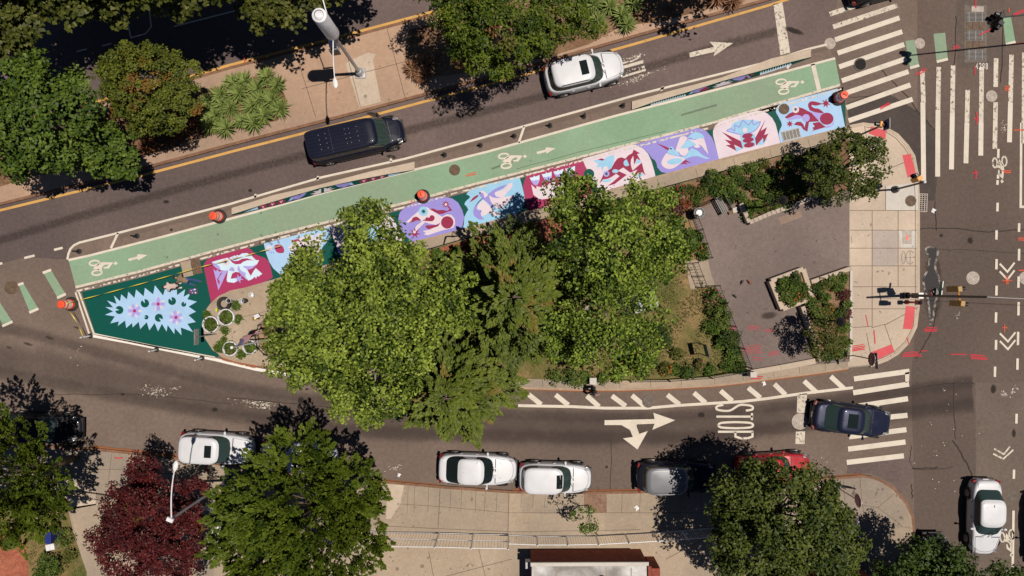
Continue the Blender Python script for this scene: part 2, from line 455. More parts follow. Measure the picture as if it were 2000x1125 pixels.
# ---- lines that shape the place (map units)
MED_S = [(-400, 504), (0, 399), (250, 337), (450, 283), (700, 219), (1000, 139), (1250, 68), (1497, 0), (1560, -18), (1610, -60)]
MED_N = [(-400, 360), (0, 256), (200, 203), (385, 154), (450, 135), (640, 86), (820, 38), (1000, -10), (1250, -85), (1610, -130)]
YEL_S = [(-400, 516), (0, 411), (250, 350), (450, 297), (700, 233), (1000, 153), (1250, 83), (1500, 11), (1560, -8), (1640, -40)]
EDGE = [(132, 507), (134, 496), (138, 486), (145, 479), (155, 474), (231, 455), (444, 400), (630, 346), (792, 310), (950, 267), (1245, 185), (1500, 121), (1578, 96), (1615, 87)]
LANE_N = [(134, 508), (176, 499), (320, 462), (500, 414), (630, 377), (820, 329), (950, 297), (1200, 227), (1450, 162), (1631, 114)]
LANE_S = [(148, 561), (270, 531), (390, 498), (520, 463), (650, 431), (813, 391), (883, 371), (1120, 310), (1392, 240), (1500, 207), (1641, 166)]
MUR_N = offset_line(LANE_S, 10)

sheet('road', MED_S + [(1640, -40), (1628, 80)] + EDGE[::-1] + [(48, 502), (-20, 522), (-400, 620)], .004, M['asphalt_north'])
sheet('road', MED_N + [(1640, -300), (-400, -300)], .0042, M['asphalt_north'])
sheet('road', EDGE[4:] + [(1631, 114)] + LANE_N[::-1][1:-1] + [(134, 508)] + EDGE[1:4], .008, M['asphalt_buffer'])
sheet('bike_lane', LANE_N + LANE_S[::-1], .008, M['green_lane'])
sheet('road', LANE_S + [(1652, 250), (1660, 246), (1648, 170)][::1] + [(p[0], p[1] + 14) for p in MUR_N[::-1]], .0045, M['asphalt_buffer'])
sheet('road', [(1792, -900), (2700, -900), (2700, 2600), (1795, 2600), (1786, 1000), (1780, 730), (1792, 600)], .002, M['asphalt_avenue'])
# newer, darker asphalt by the corner and patches in the avenue
sheet('road', [(1655, 246), (1690, 240), (1730, 250), (1752, 262), (1772, 284), (1785, 305), (1793, 340), (1795, 392), (1826, 392), (1832, 330), (1829, 264), (1800, 222), (1748, 190), (1722, 178), (1660, 200), (1645, 205)], .004, M['asphalt_new'])
sheet('road', [(1905, 748), (2300, 735), (2300, 1500), (1908, 1500)], .004, surf('asphalt_patch', (.122, .094, .078), (.148, .115, .096), .4, 16, .2, .95, .3))
sheet('road', [(1868, 0), (1965, -4), (1962, 130), (1870, 135)], .004, surf('asphalt_patch', (.100, .077, .065), (.124, .096, .081), .4, 16, .2, .95, .3))
sheet('road', [(1655, 905), (1782, 892), (1784, 930), (1760, 965), (1745, 945), (1700, 925), (1655, 925)], .004, M['asphalt_north'])

# ---- median
slab('median', MED_S + MED_N[::-1], .14, M['concrete_red'])
kerb('kerb', [(p[0], p[1] + .6) for p in MED_S], .17, .146, M['kerb_steel'])
kerb('kerb', [(p[0], p[1] - .6) for p in MED_N], .17, .146, M['kerb_steel'])
sheet('median_soil', [(-200, 330), (-200, 420), (15, 362), (60, 345), (200, 330), (330, 293), (420, 262), (545, 236), (562, 200), (548, 160), (500, 150), (400, 178), (385, 168), (300, 195), (150, 235), (0, 275)], .148, M['soil'])
sheet('median_soil', [(800, 60), (855, 45), (1000, 6), (1180, -40), (1450, -100), (1440, 2), (1380, 20), (1290, 44), (1215, 52), (1150, 88), (1080, 110), (960, 138), (860, 150), (800, 148), (790, 110)], .148, M['soil'])
sheet('median_concrete', [(676, 126), (690, 117), (720, 104), (735, 108), (729, 120), (745, 200), (703, 211)], .1445, M['concrete_pale'])
b = MB()
for a, c in (((580, 108), (618, 230)), ((672, 82), (705, 210)), ((757, 58), (792, 192)), ((395, 205), (560, 168)), ((590, 175), (830, 112)), ((960, 138), (1000, 139)), ((1300, 40), (1420, 4)), ((1060, 112), (1100, 103))):
    b.ribbon([a, c], .03, .1465)
struct(b.build('median_joint', M['joint']))

# ---- the island: footpath slab all round the garden
ISL_N = [(403, 614), (406, 606), (414, 595), (430, 580), (454, 569), (480, 564), (508, 556), (560, 541), (640, 519), (811, 473), (880, 456), (1008, 421), (1175, 377), (1280, 347), (1405, 313), (1524, 282), (1652, 250)]
ISL_NE = [(1658, 248), (1684, 243), (1708, 246), (1729, 252), (1750, 264), (1770, 286), (1782, 305), (1789, 341), (1791, 392), (1791, 598), (1786, 638), (1770, 670), (1750, 690), (1730, 702), (1698, 714)]
ISL_S = [(1655, 718), (1590, 728), (1510, 738), (1450, 746), (1394, 752), (1300, 757), (1217, 760), (1120, 760), (1017, 757), (900, 752), (750, 740), (611, 725), (550, 718), (502, 711), (462, 704), (438, 696), (419, 682), (404, 659), (399, 637)]
slab('sidewalk', ISL_N + ISL_NE + ISL_S, .14, M['concrete_tan'])
kerb('kerb', ISL_N[1:], .14, .147, M['kerb'])
kerb('kerb', ISL_NE, .18, .147, M['kerb_light'])
kerb('kerb', ISL_S, .14, .147, M['kerb'])
sheet('sidewalk', [(1657, 252), (1685, 246), (1708, 249), (1728, 255), (1748, 267), (1767, 288), (1778, 306), (1786, 342), (1788, 392), (1788, 598), (1783, 637), (1767, 668), (1748, 687), (1728, 699), (1698, 711), (1654, 716), (1656, 600)], .144, M['concrete_light'])
sheet('sidewalk', [(1727, 364), (1790, 357), (1790, 411), (1727, 411)], .148, M['concrete_white'])
sheet('sidewalk', [(1701, 451), (1752, 451), (1752, 519), (1701, 519)], .148, surf('concrete_mauve', (.36, .31, .27), (.42, .36, .32), .5, 10, .1, .9, .15))
sheet('sidewalk', [(1752, 451), (1787, 451), (1787, 484), (1757, 484)], .148, M['concrete_white'])
b = MB()
for y in (411.5, 450, 485, 519.5, 560, 603): b.ribbon([(1658, y), (1788, y)], .03, .1505)
for x, y0, y1 in ((1701, 411, 640), (1751.5, 411, 560), (1727, 364, 411)): b.ribbon([(x, y0), (x, y1)], .03, .1503)
for pl in ([(1725, 635), (1790, 600)], [(1700, 640), (1725, 633), (1745, 690)], [(1690, 650), (1702, 713)], [(1658, 640), (1700, 637)], [(1690, 300), (1730, 256)], [(1735, 330), (1783, 310)], [(1686, 247), (1690, 270)], [(1784, 600), (1781, 637), (1765, 667), (1746, 685), (1727, 696), (1696, 708)], [(1688, 249), (1708, 252), (1727, 258), (1746, 270), (1764, 290), (1775, 307), (1782, 342), (1785, 392), (1785, 598)]):
    b.ribbon(pl, .03, .1501)
struct(b.build('sidewalk_joint', M['joint']))
b = MB()
for t in np.linspace(.5, 15.4, 26):
    i = int(t); f = t - i
    if i + 1 < len(ISL_N):
        p = [ISL_N[i][k] + (ISL_N[i + 1][k] - ISL_N[i][k]) * f for k in (0, 1)]
        if p[0] > 860: b.ribbon([(p[0] + 1, p[1] + 4), (p[0] + 6, p[1] + 23)], .02, .1445)
for x in (1060, 1120, 1180, 1210, 1270, 1330, 1395, 1450, 1510, 1560, 1610): b.ribbon([(x, interp([(p[0], p[1]) for p in ISL_S[::-1]], x) - 3), (x - 1, interp([(p[0], p[1]) for p in ISL_S[::-1]], x) - 18)], .02, .1445)
b.ribbon([(455, 624), (530, 606)], .02, .1445)
struct(b.build('sidewalk_joint', M['joint']))
b = MB()
for pts in ([(1694, 262), (1699, 248), (1728, 256), (1727, 273)], [(1760, 304), (1776, 301), (1787, 344), (1770, 348)], [(1767, 597), (1785, 599), (1779, 643), (1761, 642)], [(1697, 688), (1739, 672), (1744, 686), (1716, 700), (1698, 702)]):
    b.poly(pts, .152)
struct(b.build('tactile_paving', M['pink_pad']))

# ---- garden ground
GARD = [(545, 616), (600, 566), (700, 532), (840, 488), (920, 465), (1199, 394), (1410, 337), (1535, 303), (1656, 271), (1657, 372), (1600, 380), (1560, 398), (1500, 419), (1458, 437), (1441, 398), (1396, 393), (1345, 418), (1382, 508), (1341, 516), (1362, 562), (1393, 560), (1457, 714), (1456, 724), (1394, 735), (1300, 742), (1217, 743), (1120, 742), (1017, 739), (900, 733), (750, 720), (640, 711), (590, 704), (540, 697), (512, 680), (505, 655), (512, 634), (530, 618)]
sheet('garden_soil', GARD, .152, M['lawn'])
sheet('garden_soil', [(1199, 396), (1410, 339), (1535, 305), (1655, 273), (1656, 370), (1500, 417), (1458, 435), (1441, 400), (1396, 394), (1345, 419), (1300, 432), (1190, 420)], .156, M['soil'])
sheet('garden_soil', [(512, 634), (530, 618), (545, 616), (600, 570), (640, 600), (640, 708), (590, 701), (540, 694), (515, 678), (508, 655)], .156, surf('soil_pale', (.24, .15, .095), (.33, .22, .14), .8, 9, .25, .97, .5))
sheet('garden_soil', [(840, 490), (920, 467), (1195, 396), (1190, 420), (1050, 480), (850, 520)], .156, M['mulch_red'])
sheet('plaza', [(1346, 419), (1396, 394), (1441, 399), (1458, 438), (1500, 420), (1560, 399), (1600, 381), (1657, 373), (1657, 706), (1590, 712), (1462, 727), (1457, 714), (1393, 559), (1382, 508)], .1465, M['asphalt_plaza'])
sheet('garden_path', [(1335, 510), (1377, 507), (1395, 556), (1348, 566)], .158, M['concrete_tan'])
sheet('plaza', [(1518, 425), (1562, 412), (1565, 424), (1523, 440)], .1505, surf('patch_red', (.24, .17, .135), (.29, .21, .165), .6, 12, .15, .95, .3))

# ---- south footpath, yard
SK = [(-400, 830), (-50, 858), (132, 875), (181, 876), (279, 886), (351, 895), (560, 922), (750, 940), (860, 950), (1000, 960), (1150, 961), (1247, 960), (1400, 953), (1520, 943), (1623, 933), (1683, 929), (1700, 931), (1717, 937), (1743, 953), (1767, 980), (1780, 1007), (1783, 1037), (1785, 1500)]
slab('sidewalk', SK + [(1785, 2300), (-400, 2300)], .14, M['concrete_grey'])
kerb('kerb', SK, .16, .147, M['kerb_steel'])
kerb('kerb', [(1640, 938), (1683, 935), (1699, 937), (1713, 942), (1738, 957), (1761, 983), (1774, 1009), (1777, 1037), (1779, 1500)], .16, .1455, M['concrete_grey'])
sheet('yard', [(420, 1012), (760, 1034), (1000, 1040), (1250, 1036), (1400, 1030), (1660, 1010), (1670, 1300), (420, 1300)], .1445, M['concrete_tan'])
sheet('sidewalk', [(757, 944), (790, 946), (783, 982), (764, 1012), (755, 1012)], .1447, M['concrete_pale'])
sheet('sidewalk', [(995, 962), (1020, 962), (1019, 1000), (1090, 1003), (1180, 1000), (1180, 1040), (993, 1038)], .1447, M['concrete_tan'])
sheet('sidewalk', [(128, 915), (155, 945), (190, 958), (190, 985), (140, 994), (128, 962)], .1447, M['concrete_pale'])
sheet('garden_path', [(140, 990), (205, 980), (400, 1000), (400, 1300), (175, 1300), (168, 1110), (150, 1040)], .1447, M['concrete_tan'])
sheet('garden_soil', [(-400, 940), (100, 958), (128, 962), (148, 1045), (172, 1115), (178, 1300), (-400, 1300)], .149, M['lawn'])
sheet('garden_soil', [(-400, 1030), (20, 1035), (55, 1060), (60, 1130), (70, 1300), (-400, 1300)], .153, M['mulch_red'])
sheet('tree_pit', [(1140, 963), (1184, 964), (1184, 1000), (1160, 1000), (1140, 985)], .1485, surf('soil_pit', (.19, .115, .08), (.26, .165, .115), 2, 12, .3, .97, .5))
b = MB()
for x in (798, 811, 838, 860, 881, 902, 930, 948, 971, 1019, 1042, 1065, 1090, 1215, 1250, 1290, 1330, 1370): b.ribbon([(x, interp(SK, x) + 3), (x - 2, 990 if 1019 <= x < 1100 else 1000)], .018, .1465)
b.ribbon([(783, 983), (860, 988), (995, 1000), (1180, 1000), (1400, 1000)], .02, .1467)
b.ribbon([(757, 1026), (860, 1031), (1000, 1037), (1250, 1033)], .025, .1467); b.ribbon([(994, 962), (992, 1038)], .03, .1469); b.ribbon([(860, 953), (856, 1030)], .03, .1469)
for x in (181, 221, 260, 300, 340): b.ribbon([(x, interp(SK, x) + 4), (x - 8, interp(SK, x) + 72)], .018, .1465)
b.ribbon([(150, 915), (260, 916), (420, 934)], .018, .1467)
for pl in ([(838, 1075), (850, 1140)], [(935, 1070), (952, 1140)], [(862, 1126), (1000, 1090)], [(1395, 1040), (1300, 1090)]): b.ribbon(pl, .03, .1467)
for pl in ([(1645, 937), (1650, 1005)], [(1677, 932), (1682, 985)], [(1682, 985), (1712, 990), (1745, 962)], [(1712, 990), (1760, 1025)], [(1682, 985), (1690, 1015), (1778, 1030)]): b.ribbon(pl, .02, .1467)
struct(b.build('sidewalk_joint', M['joint']))

# ================================================================== road markings (painted on the road: children of it)
Z = .024
def marks(name, mat, z=Z, polys=(), lines=(), w=.16):
    b = MB()
    for p in polys: b.poly(p, z)
    for l in lines:
        if isinstance(l, tuple) and isinstance(l[1], (int, float)) and not isinstance(l[0], (int, float)): b.ribbon(l[0], l[1], z)
        else: b.ribbon(l, w, z)
    return b.build(name, mat, road)
def stripe(a, c, t):  # polygon of a bar from a to c, t map units thick
    dx, dy = c[0] - a[0], c[1] - a[1]; l = math.hypot(dx, dy); nx, ny = -dy / l * t / 2, dx / l * t / 2
    return [(a[0] + nx, a[1] + ny), (c[0] + nx, c[1] + ny), (c[0] - nx, c[1] - ny), (a[0] - nx, a[1] - ny)]

marks('yellow_line', M['yellow_paint'], lines=[YEL_S], w=.155)
marks('yellow_line', M['yellow_paint'], lines=[[(p[0], p[1] - 8) for p in MED_N]], w=.16)
marks('edge_line', M['white_paint'], lines=[EDGE], w=.13)
marks('bike_lane_line', M['white_paint'], lines=[LANE_N], w=.14)
marks('bike_lane_line', M['white_worn'], lines=[LANE_S], w=.15)
marks('bike_lane_line', M['white_block'], lines=[offset_line(LANE_S, 8)], w=.11)
marks('edge_line', M['white_paint'], lines=[[(231, 455), (217, 485)], [(1024, 247), (1013, 279)], [(763, 316), (765, 304)], [(1545, 122), (1537, 134)], [(498, 386), (500, 379)], [(620, 352), (622, 344)], [(1290, 177), (1296, 170)]], w=.14)
marks('lane_dash', M['white_paint'], lines=[[(-12, 518), (5, 514)], [(48, 504), (68, 499)], [(106, 488), (123, 484)]], w=.14)
g = []
for q in ([(85, 533), (99.5, 527), (128, 574), (113, 582)], [(36.6, 556.5), (45.5, 553), (74.7, 602.7), (58.7, 610.5)], [(-18, 582), (-8, 578), (24, 628), (6, 637)], [(1768, 80), (1786, 77.5), (1795, 128), (1777, 133)], [(1823, 66), (1846, 64), (1851, 115.5), (1829, 121)], [(1958, 34), (1974, 31), (1983, 82), (1964, 87)]): g.append(q)
marks('bike_crossing_block', M['green_lane'], .008, polys=g)
ends = []
for q in g[:3]:
    ends += [stripe(((q[0][0]) - 1, q[0][1]), (q[1][0] + 1, q[1][1]), 5), stripe((q[3][0] - 1, q[3][1]), (q[2][0] + 1, q[2][1]), 5)]
for q in g[3:]: ends += [stripe((q[3][0], q[3][1]), (q[2][0], q[2][1]), 5)]
marks('bike_crossing_edge', M['white_paint'], polys=ends)
marks('stop_line', M['white_paint'], polys=[[(1583, 126), (1591.5, 124.5), (1603, 174), (1595, 177)]])
marks('stop_line', M['white_worn'], polys=[[(1510, 8), (1528, 5), (1543, 103), (1524, 108)]])
marks('stop_line', M['white_worn'], polys=[[(1557, 770), (1576, 768), (1574, 807), (1556, 806)], [(1554, 843), (1572, 842), (1571, 867), (1553, 867)]])
NEX = [((1620, 28), (1750, -14)), ((1626.7, 53), (1752, 11)), ((1630.6, 78), (1756.5, 35)), ((1635.6, 104), (1761.8, 62)), ((1638.4, 131), (1765.7, 87)), ((1643.8, 158), (1770, 114.5)), ((1649, 183), (1774, 140)), ((1652.6, 210.5), (1777.8, 166)), ((1657, 236), (1782, 194))]
marks('crosswalk', M['white_worn'], polys=[stripe(a, c, 9.5) for a, c in NEX[:2]])
marks('crosswalk', M['white_paint'], polys=[stripe(a, c, 9.5) for a, c in NEX[2:]])
EX = [((1801, 139), (1803, 200)), ((1833, 131), (1831.5, 215)), ((1861, 128), (1859.5, 220)), ((1889.5, 176), (1888, 240)), ((1916.8, 131), (1915.7, 240)), ((1945, 114), (1944, 170)), ((1944, 200), (1942.4, 291)), ((1975, 107), (1973, 200)), ((2000, 103), (1999, 280))]
marks('crosswalk', M['white_worn'], polys=[stripe(a, c, 9) for a, c in EX])
EX2 = [((1802, 200), (1803.5, 353)), ((1831.5, 215), (1830.8, 345)), ((1859.5, 220), (1857.8, 331)), ((1888, 240), (1886, 319)), ((1915.7, 240), (1915, 304)), ((1973, 200), (1971, 278))]
marks('crosswalk', M['white_paint'], polys=[stripe(a, c, 9.5) for a, c in EX2])
SX = [((1667.5, 740), (1776, 725)), ((1666, 767), (1775, 750)), ((1662.5, 795), (1773, 778.5)), ((1660, 822), (1772, 811)), ((1658, 853), (1770, 839)), ((1656, 877), (1768, 863)), ((1653.5, 903), (1765, 890))]
marks('crosswalk', M['white_paint'], polys=[stripe(a, c, 10) for a, c in SX] + [[(1767, 728), (1776, 726), (1775, 745), (1768, 748)]])
HB = [(1012, 792), (1060, 793), (1117, 794), (1183, 797), (1263, 797), (1320, 792), (1383, 788), (1450, 784), (1500, 778), (1570, 768), (1640, 760), (1666, 757)]
marks('edge_line', M['white_paint'], lines=[HB], w=.17)
HH = [((1032, 770), (1057, 790)), ((1085, 771), (1110, 791)), ((1146, 773), (1170, 794)), ((1195, 773), (1222, 793)), ((1234, 772), (1260, 794)), ((1303, 771), (1327, 790)), ((1355, 767), (1378, 787)), ((1407, 763), (1430, 783)), ((1461, 757), (1485, 777)), ((1512, 750), (1534, 771)), ((1570, 744), (1594, 766)), ((1622, 735), (1648, 759))]
marks('hatching', M['white_paint'], .0275, polys=[stripe(a, c, 9.5) for a, c in HH])
marks('edge_line', M['white_fresh'], lines=[[(178, 655), (250, 668), (420, 702), (500, 721), (570, 733), (640, 746)]], w=.19)
marks('edge_line', M['white_paint'], lines=[[(148, 571), (176, 656), (178, 657)], [(154, 569), (184, 652), (300, 676), (420, 698)]], w=.11)
# arrows
def z3(pts, x0=950, y0=750, s=3.0): return [(x0 + a / s, y0 + c / s) for a, c in pts]
marks('turn_arrow', M['white_paint'], polys=[z3([(692, 212), (985, 205), (978, 168), (1105, 212), (972, 268), (985, 232), (880, 236), (880, 250), (895, 292), (945, 275), (885, 383), (800, 318), (858, 310), (840, 268), (790, 240), (692, 240)])])
zz = 1547 / 550
marks('lane_arrow', M['white_worn'], polys=[z3([(1112, 290), (1235, 262), (1250, 258), (1225, 230), (1355, 237), (1247, 310), (1255, 285), (1118, 316)], 950, 0, zz)])
marks('lane_arrow', M['white_worn'], polys=[z3([(740, 365), (862, 330), (862, 348), (745, 380)], 950, 0, zz), z3([(740, 418), (874, 378), (876, 390), (740, 430)], 950, 0, zz), z3([(735, 345), (800, 332), (830, 315), (845, 297), (846, 312), (830, 325), (800, 340), (735, 355)], 950, 0, zz)])
marks('lane_arrow', M['white_gone'], polys=[z3([(740, 395), (868, 360), (870, 376), (740, 412)], 950, 0, zz)])
zg = 1750 / 280
def zb(pts, dx=0, dy=0): return [(130 + a / zg + dx, 490 + c / zg + dy) for a, c in pts]
def cyclist(ox, oy, ang=0, k=1.0):
    """painted cyclist; local origin at first wheel; returns polygons and rings in map units"""
    c, s = math.cos(ang) * k, math.sin(ang) * k
    T = lambda pts: [(ox + x * c - y * s, oy + x * s + y * c) for x, y in pts]
    q = lambda pts: T([((a - 342) / zg, (d - 148) / zg) for a, d in pts])
    polys = [q([(322, 215), (345, 196), (385, 165), (420, 143), (440, 138), (566, 140), (566, 152), (520, 214), (462, 216), (450, 203), (478, 196), (500, 190), (520, 168), (478, 166), (452, 182), (434, 205), (436, 232), (408, 226), (395, 236)]),
             q([(572, 146), (590, 148), (592, 132), (610, 130), (618, 146), (632, 152), (618, 160), (606, 172), (592, 166), (580, 158)])]
    rings = [q(ell(342, 148, 60, 30, -8, 28)), q(ell(375, 266, 60, 30, -8, 28))]
    return polys, rings
cy = [cyclist(130 + 342 / zg, 490 + 148 / zg), cyclist(983.5, 305), cyclist(1525, 160)]
marks('bike_symbol', M['white_paint'], polys=[p for c in cy for p in c[0]], lines=[(r + r[:1], .105) for c in cy for r in c[1]])
ar = [(752, 96), (860, 70), (872, 40), (990, 50), (880, 116), (868, 96), (764, 126)]
marks('bike_arrow', M['white_paint'], polys=[zb(ar), zb(ar, 797, -208.5)])
c1 = cyclist(1961, 315, PI / 2 + .1, .95); c2 = cyclist(1975, 1044, PI / 2, .95)
marks('bike_symbol', M['white_worn'], polys=c1[0] + c2[0], lines=[(r + r[:1], .10) for r in c1[1] + c2[1]])
chev = []
for cx, cy_, s in ((1967, 519, 1), (1968, 655, 1.05)):
    for d in (0, 15):
        chev.append(([(cx - 15 * s, cy_ - 4 + d), (cx, cy_ + 12 + d), (cx + 14 * s, cy_ - 6 + d)], .115))
marks('shared_lane_chevron', M['white_paint'], lines=chev)
marks('shared_lane_chevron', M['white_worn'], lines=[([(1941, 876), (1960, 887), (1972, 872)], .1), ([(1939, 886), (1959, 896), (1979, 878)], .1)])
marks('shared_lane_chevron', M['white_gone'], lines=[([(1950, 770), (1968, 775), (1985, 752)], .16), ([(1955, 762), (1975, 775), (1987, 758)], .16)])
LD = [(1946, 450, 468), (1946, 506, 526), (1946, 558, 577), (1945, 610, 630), (1945, 664, 683), (1943, 716, 736), (1948, 352, 361), (1948, 396, 413), (1949.5, 291, 309), (1949, 341, 349), (1990, 436, 453), (1990, 486, 509), (1989, 540, 562), (1989, 590, 616), (1988, 648, 674), (1987, 700, 722), (1985, 808, 827), (1980, 917, 935)]
marks('lane_dash', M['white_paint'], lines=[[(x, a), (x - .5, c)] for x, a, c in LD], w=.15)
marks('lane_line', M['white_paint'], lines=[[(1979, 997), (1977, 1130)]], w=.15)
marks('parking_line', M['white_paint'], lines=[[(1994, 240), (1993, 404), (2060, 404)]], w=.15)
marks('lane_line', M['white_paint'], lines=[[(340, 52), (500, 11)], [(240, 0), (256, 74), (285, 66), (296, 52), (289, 0)], [(150, 101), (170, 96)], [(200, 90), (218, 85)]], w=.09)
# STOP lettering along the lane: letters stand on their feet toward the left edge, read downward
GL = {'S': [[(.85, .80), (.70, .97), (.30, .97), (.12, .80), (.15, .62), (.80, .40), (.88, .22), (.70, .03), (.30, .03), (.10, .20)]],
      'T': [[(.5, 0), (.5, .97)], [(.05, .95), (.95, .95)]], 'O': [[(.5, .02), (.2, .1), (.1, .4), (.1, .6), (.2, .9), (.5, .98), (.8, .9), (.9, .6), (.9, .4), (.8, .1), (.5, .02)]],
      'P': [[(.15, 0), (.15, .97)], [(.15, .95), (.7, .95), (.9, .82), (.9, .62), (.7, .48), (.15, .48)]],
      '4': [[(.7, 0), (.7, 1), (.1, .35), (.95, .35)]], '2': [[(.1, .8), (.3, 1), (.7, 1), (.9, .8), (.8, .55), (.1, 0), (.9, 0)]],
      '9': [[(.85, .6), (.5, .45), (.15, .6), (.2, .9), (.5, 1), (.85, .9), (.85, .5), (.7, 0)]], '8': [[(.5, .52), (.2, .65), (.2, .9), (.5, 1), (.8, .9), (.8, .65), (.5, .52), (.15, .35), (.2, .08), (.5, 0), (.8, .08), (.85, .35), (.5, .52)]],
      'E': [[(.9, 1), (.1, 1), (.1, 0), (.9, 0)], [(.1, .5), (.75, .5)]], 'N': [[(.1, 0), (.1, 1), (.9, 0), (.9, 1)]], 'W': [[(.0, 1), (.25, 0), (.5, .8), (.75, 0), (1, 1)]], 'A': [[(.05, 0), (.5, 1), (.95, 0)], [(.25, .38), (.75, .38)]],
      'Y': [[(.05, 1), (.5, .5), (.95, 1)], [(.5, .5), (.5, 0)]]}
b = MB()
for ch, y0, h, x0, x1 in (('S', 789, 15, 1398, 1471), ('T', 806, 15, 1399, 1472), ('O', 823, 14.5, 1401, 1472), ('P', 840.5, 17, 1402, 1473)):
    for st in GL[ch]:
        pts = [(x0 + v * (x1 - x0), y0 + u * h) for u, v in st]
        if ch in 'OS': pts = smooth(pts, 4, False)
        b.ribbon(pts, .13, Z)
b.build('stop_lettering', M['white_paint'], road)
def write(text, x0, y0, h, wd, gap, lw, z, mat, name, parent):
    b = MB()
    for i, ch in enumerate(text):
        for st in GL[ch]: b.ribbon([(x0 + i * (wd + gap) + u * wd, y0 - v * h) for u, v in st], lw, z)
    return b.build(name, mat, parent)
write('4298', 1905, 135, 11, 4.6, 1.8, .035, .03, M['white_fresh'], 'sprayed_number', road)
b = MB()
b.ribbon(ell(1762, 503, 3.5, 12, 0, 20), .035, .153, closed=True); b.ribbon(ell(1775, 503, 8, 13, 0, 20, 40, 320), .035, .153); b.ribbon([(1765, 503), (1784, 503)], .03, .153); b.ribbon([(1775, 490), (1775, 516)], .03, .153)
struct(b.build('sidewalk_scrawl', M['sign_black']))

# ---- stains, sprayed utility marks, cracks
def stains(name, mat, items, z):
    b = MB()
    for it in items: b.blotch(*it, z=z)
    return b.build(name, mat, road)
def scribble(name, mat, items, z):
    """sprayed locating marks: a few overlapping strokes along the longer axis"""
    b = MB(); R = random.Random(3); q = 0
    for x, y, rx, ry, rot in items:
        horiz = rx >= ry; n = max(1, int(round((ry if horiz else rx) / 2.2)))
        for i in range(n):
            o_ = ((i + .5) / n - .5) * 2 * (ry if horiz else rx) * .8; l_ = (rx if horiz else ry) * R.uniform(.65, 1.0); sh = R.uniform(-.2, .2) * l_
            pts = []
            for t in (-1, -.4, .3, 1):
                u, v = (t * l_ + sh, o_ + R.uniform(-.6, .6)); u, v = (u, v) if horiz else (v, u)
                pts.append((x + u * math.cos(rot) + v * math.sin(rot), y - u * math.sin(rot) + v * math.cos(rot)))
            b.ribbon(pts, R.uniform(.09, .15), z + q * .00005); q += 1
    return b.build(name, mat, road)
scribble('spray_mark', M['spray_red'], [(1818, 643, 14, 6, 0), (1777, 692, 20, 7, .05), (1909, 697, 17, 6, -.1), (1907, 232, 2, 14, 0), (1907, 232, 7, 2, 0), (1905, 340, 2, 13, 0), (1905, 338, 8, 2, 0), (1903, 140, 2, 12, 0), (1728, 207, 13, 4, .5), (1800, 140, 14, 4, .6), (1868, 92, 9, 5, .3), (1930, 60, 18, 3, .45), (1990, 25, 16, 4, .4), (1905, 8, 3, 12, 0), (1805, 685, 9, 2, 0), (1870, 692, 20, 1, 0)], .032)
scribble('spray_mark', M['spray_orange'], [(1966, 548, 14, 2, 0), (1966, 548, 4, 9, 0), (1961, 640, 8, 2, 0), (1961, 640, 2, 8, 0), (1966, 173, 6, 6, 0), (1990, 254, 14, 2, 0), (1990, 85, 12, 3, .1), (1966, 335, 11, 4, 0), (1995, 467, 9, 4, 0), (1995, 528, 8, 2, 0), (1970, 20, 2, 5, 0)], .034)
scribble('spray_mark', M['spray_orange'], [(921, 340, 12, 4, .2), (805, 395, 2, 6, .5)], .03)
scribble('spray_mark', M['spray_pink'], [(1468, 682, 22, 12, .1), (1470, 640, 12, 6, 0), (1430, 640, 8, 4, 0), (1500, 645, 12, 4, 0), (1480, 700, 14, 5, 0), (1510, 690, 12, 6, .1), (1580, 596, 8, 4, 0)], .152)
scribble('spray_mark', M['spray_red'], [(1672, 679, 19, 8, .15), (1770, 665, 3, 9, .3), (1475, 737, 12, 5, 0), (1690, 625, 3, 12, .2), (1705, 655, 2, 14, .1), (235, 893, 10, 3, 0), (407, 916, 2, 7, .3), (407, 916, 7, 2, 0), (480, 120, 2, 9, .1), (400, 255, 2, 9, .4), (396, 256, 9, 2, .6)], .157)
b = MB()
NR = [(-100, 500), (150, 424), (400, 355), (600, 302), (800, 254), (1000, 204), (1200, 150), (1400, 92), (1520, 60)]
b.ribbon(NR, 1.15, .013)
b.build('oil_track', M['oil'], road)
b = MB()
b.ribbon(smooth([(-400, 650), (0, 700), (200, 735), (450, 788), (700, 822), (950, 836), (1200, 843), (1400, 834), (1600, 808), (1900, 770)], 6, False), 3.4, .0126)
b.ribbon(smooth([(-400, 690), (0, 730), (200, 768), (450, 812), (700, 842), (950, 850), (1200, 855), (1400, 850), (1600, 826), (1900, 790)], 6, False), 1.5, .0129)
b.ribbon(smooth([(-400, 590), (0, 640), (200, 690), (450, 752), (700, 790), (950, 806), (1200, 815), (1400, 806), (1600, 784), (1900, 745)], 6, False), 1.3, .0132)
b.build('tyre_track', M['tyre_wear'], road)
b = MB(); b.ribbon(offset_line(EDGE[5:], 8), .35, .0145); b.build('road_dust', M['dust'], road)
stains('oil_spot', M['spot'], [(588, 782, 10, 10, 0), (420, 800, 9, 6, 0), (240, 770, 6, 4, 0), (1185, 912, 4, 4, 0), (1370, 810, 10, 8, 0), (600, 760, 5, 3, 0), (1550, 60, 30, 8, -.3), (1895, 470, 8, 10, 0), (1838, 460, 5, 5, 0), (1980, 846, 6, 12, 0), (1940, 760, 8, 14, 0), (489, 372, 6, 5, 0), (325, 394, 9, 5, 0), (765, 306, 14, 6, -.2), (730, 224, 20, 7, -.2), (335, 449, 5, 4, 0)], .034)
stains('damp_stain', M['damp'], [(1500, 616, 22, 10, .1)], .153)
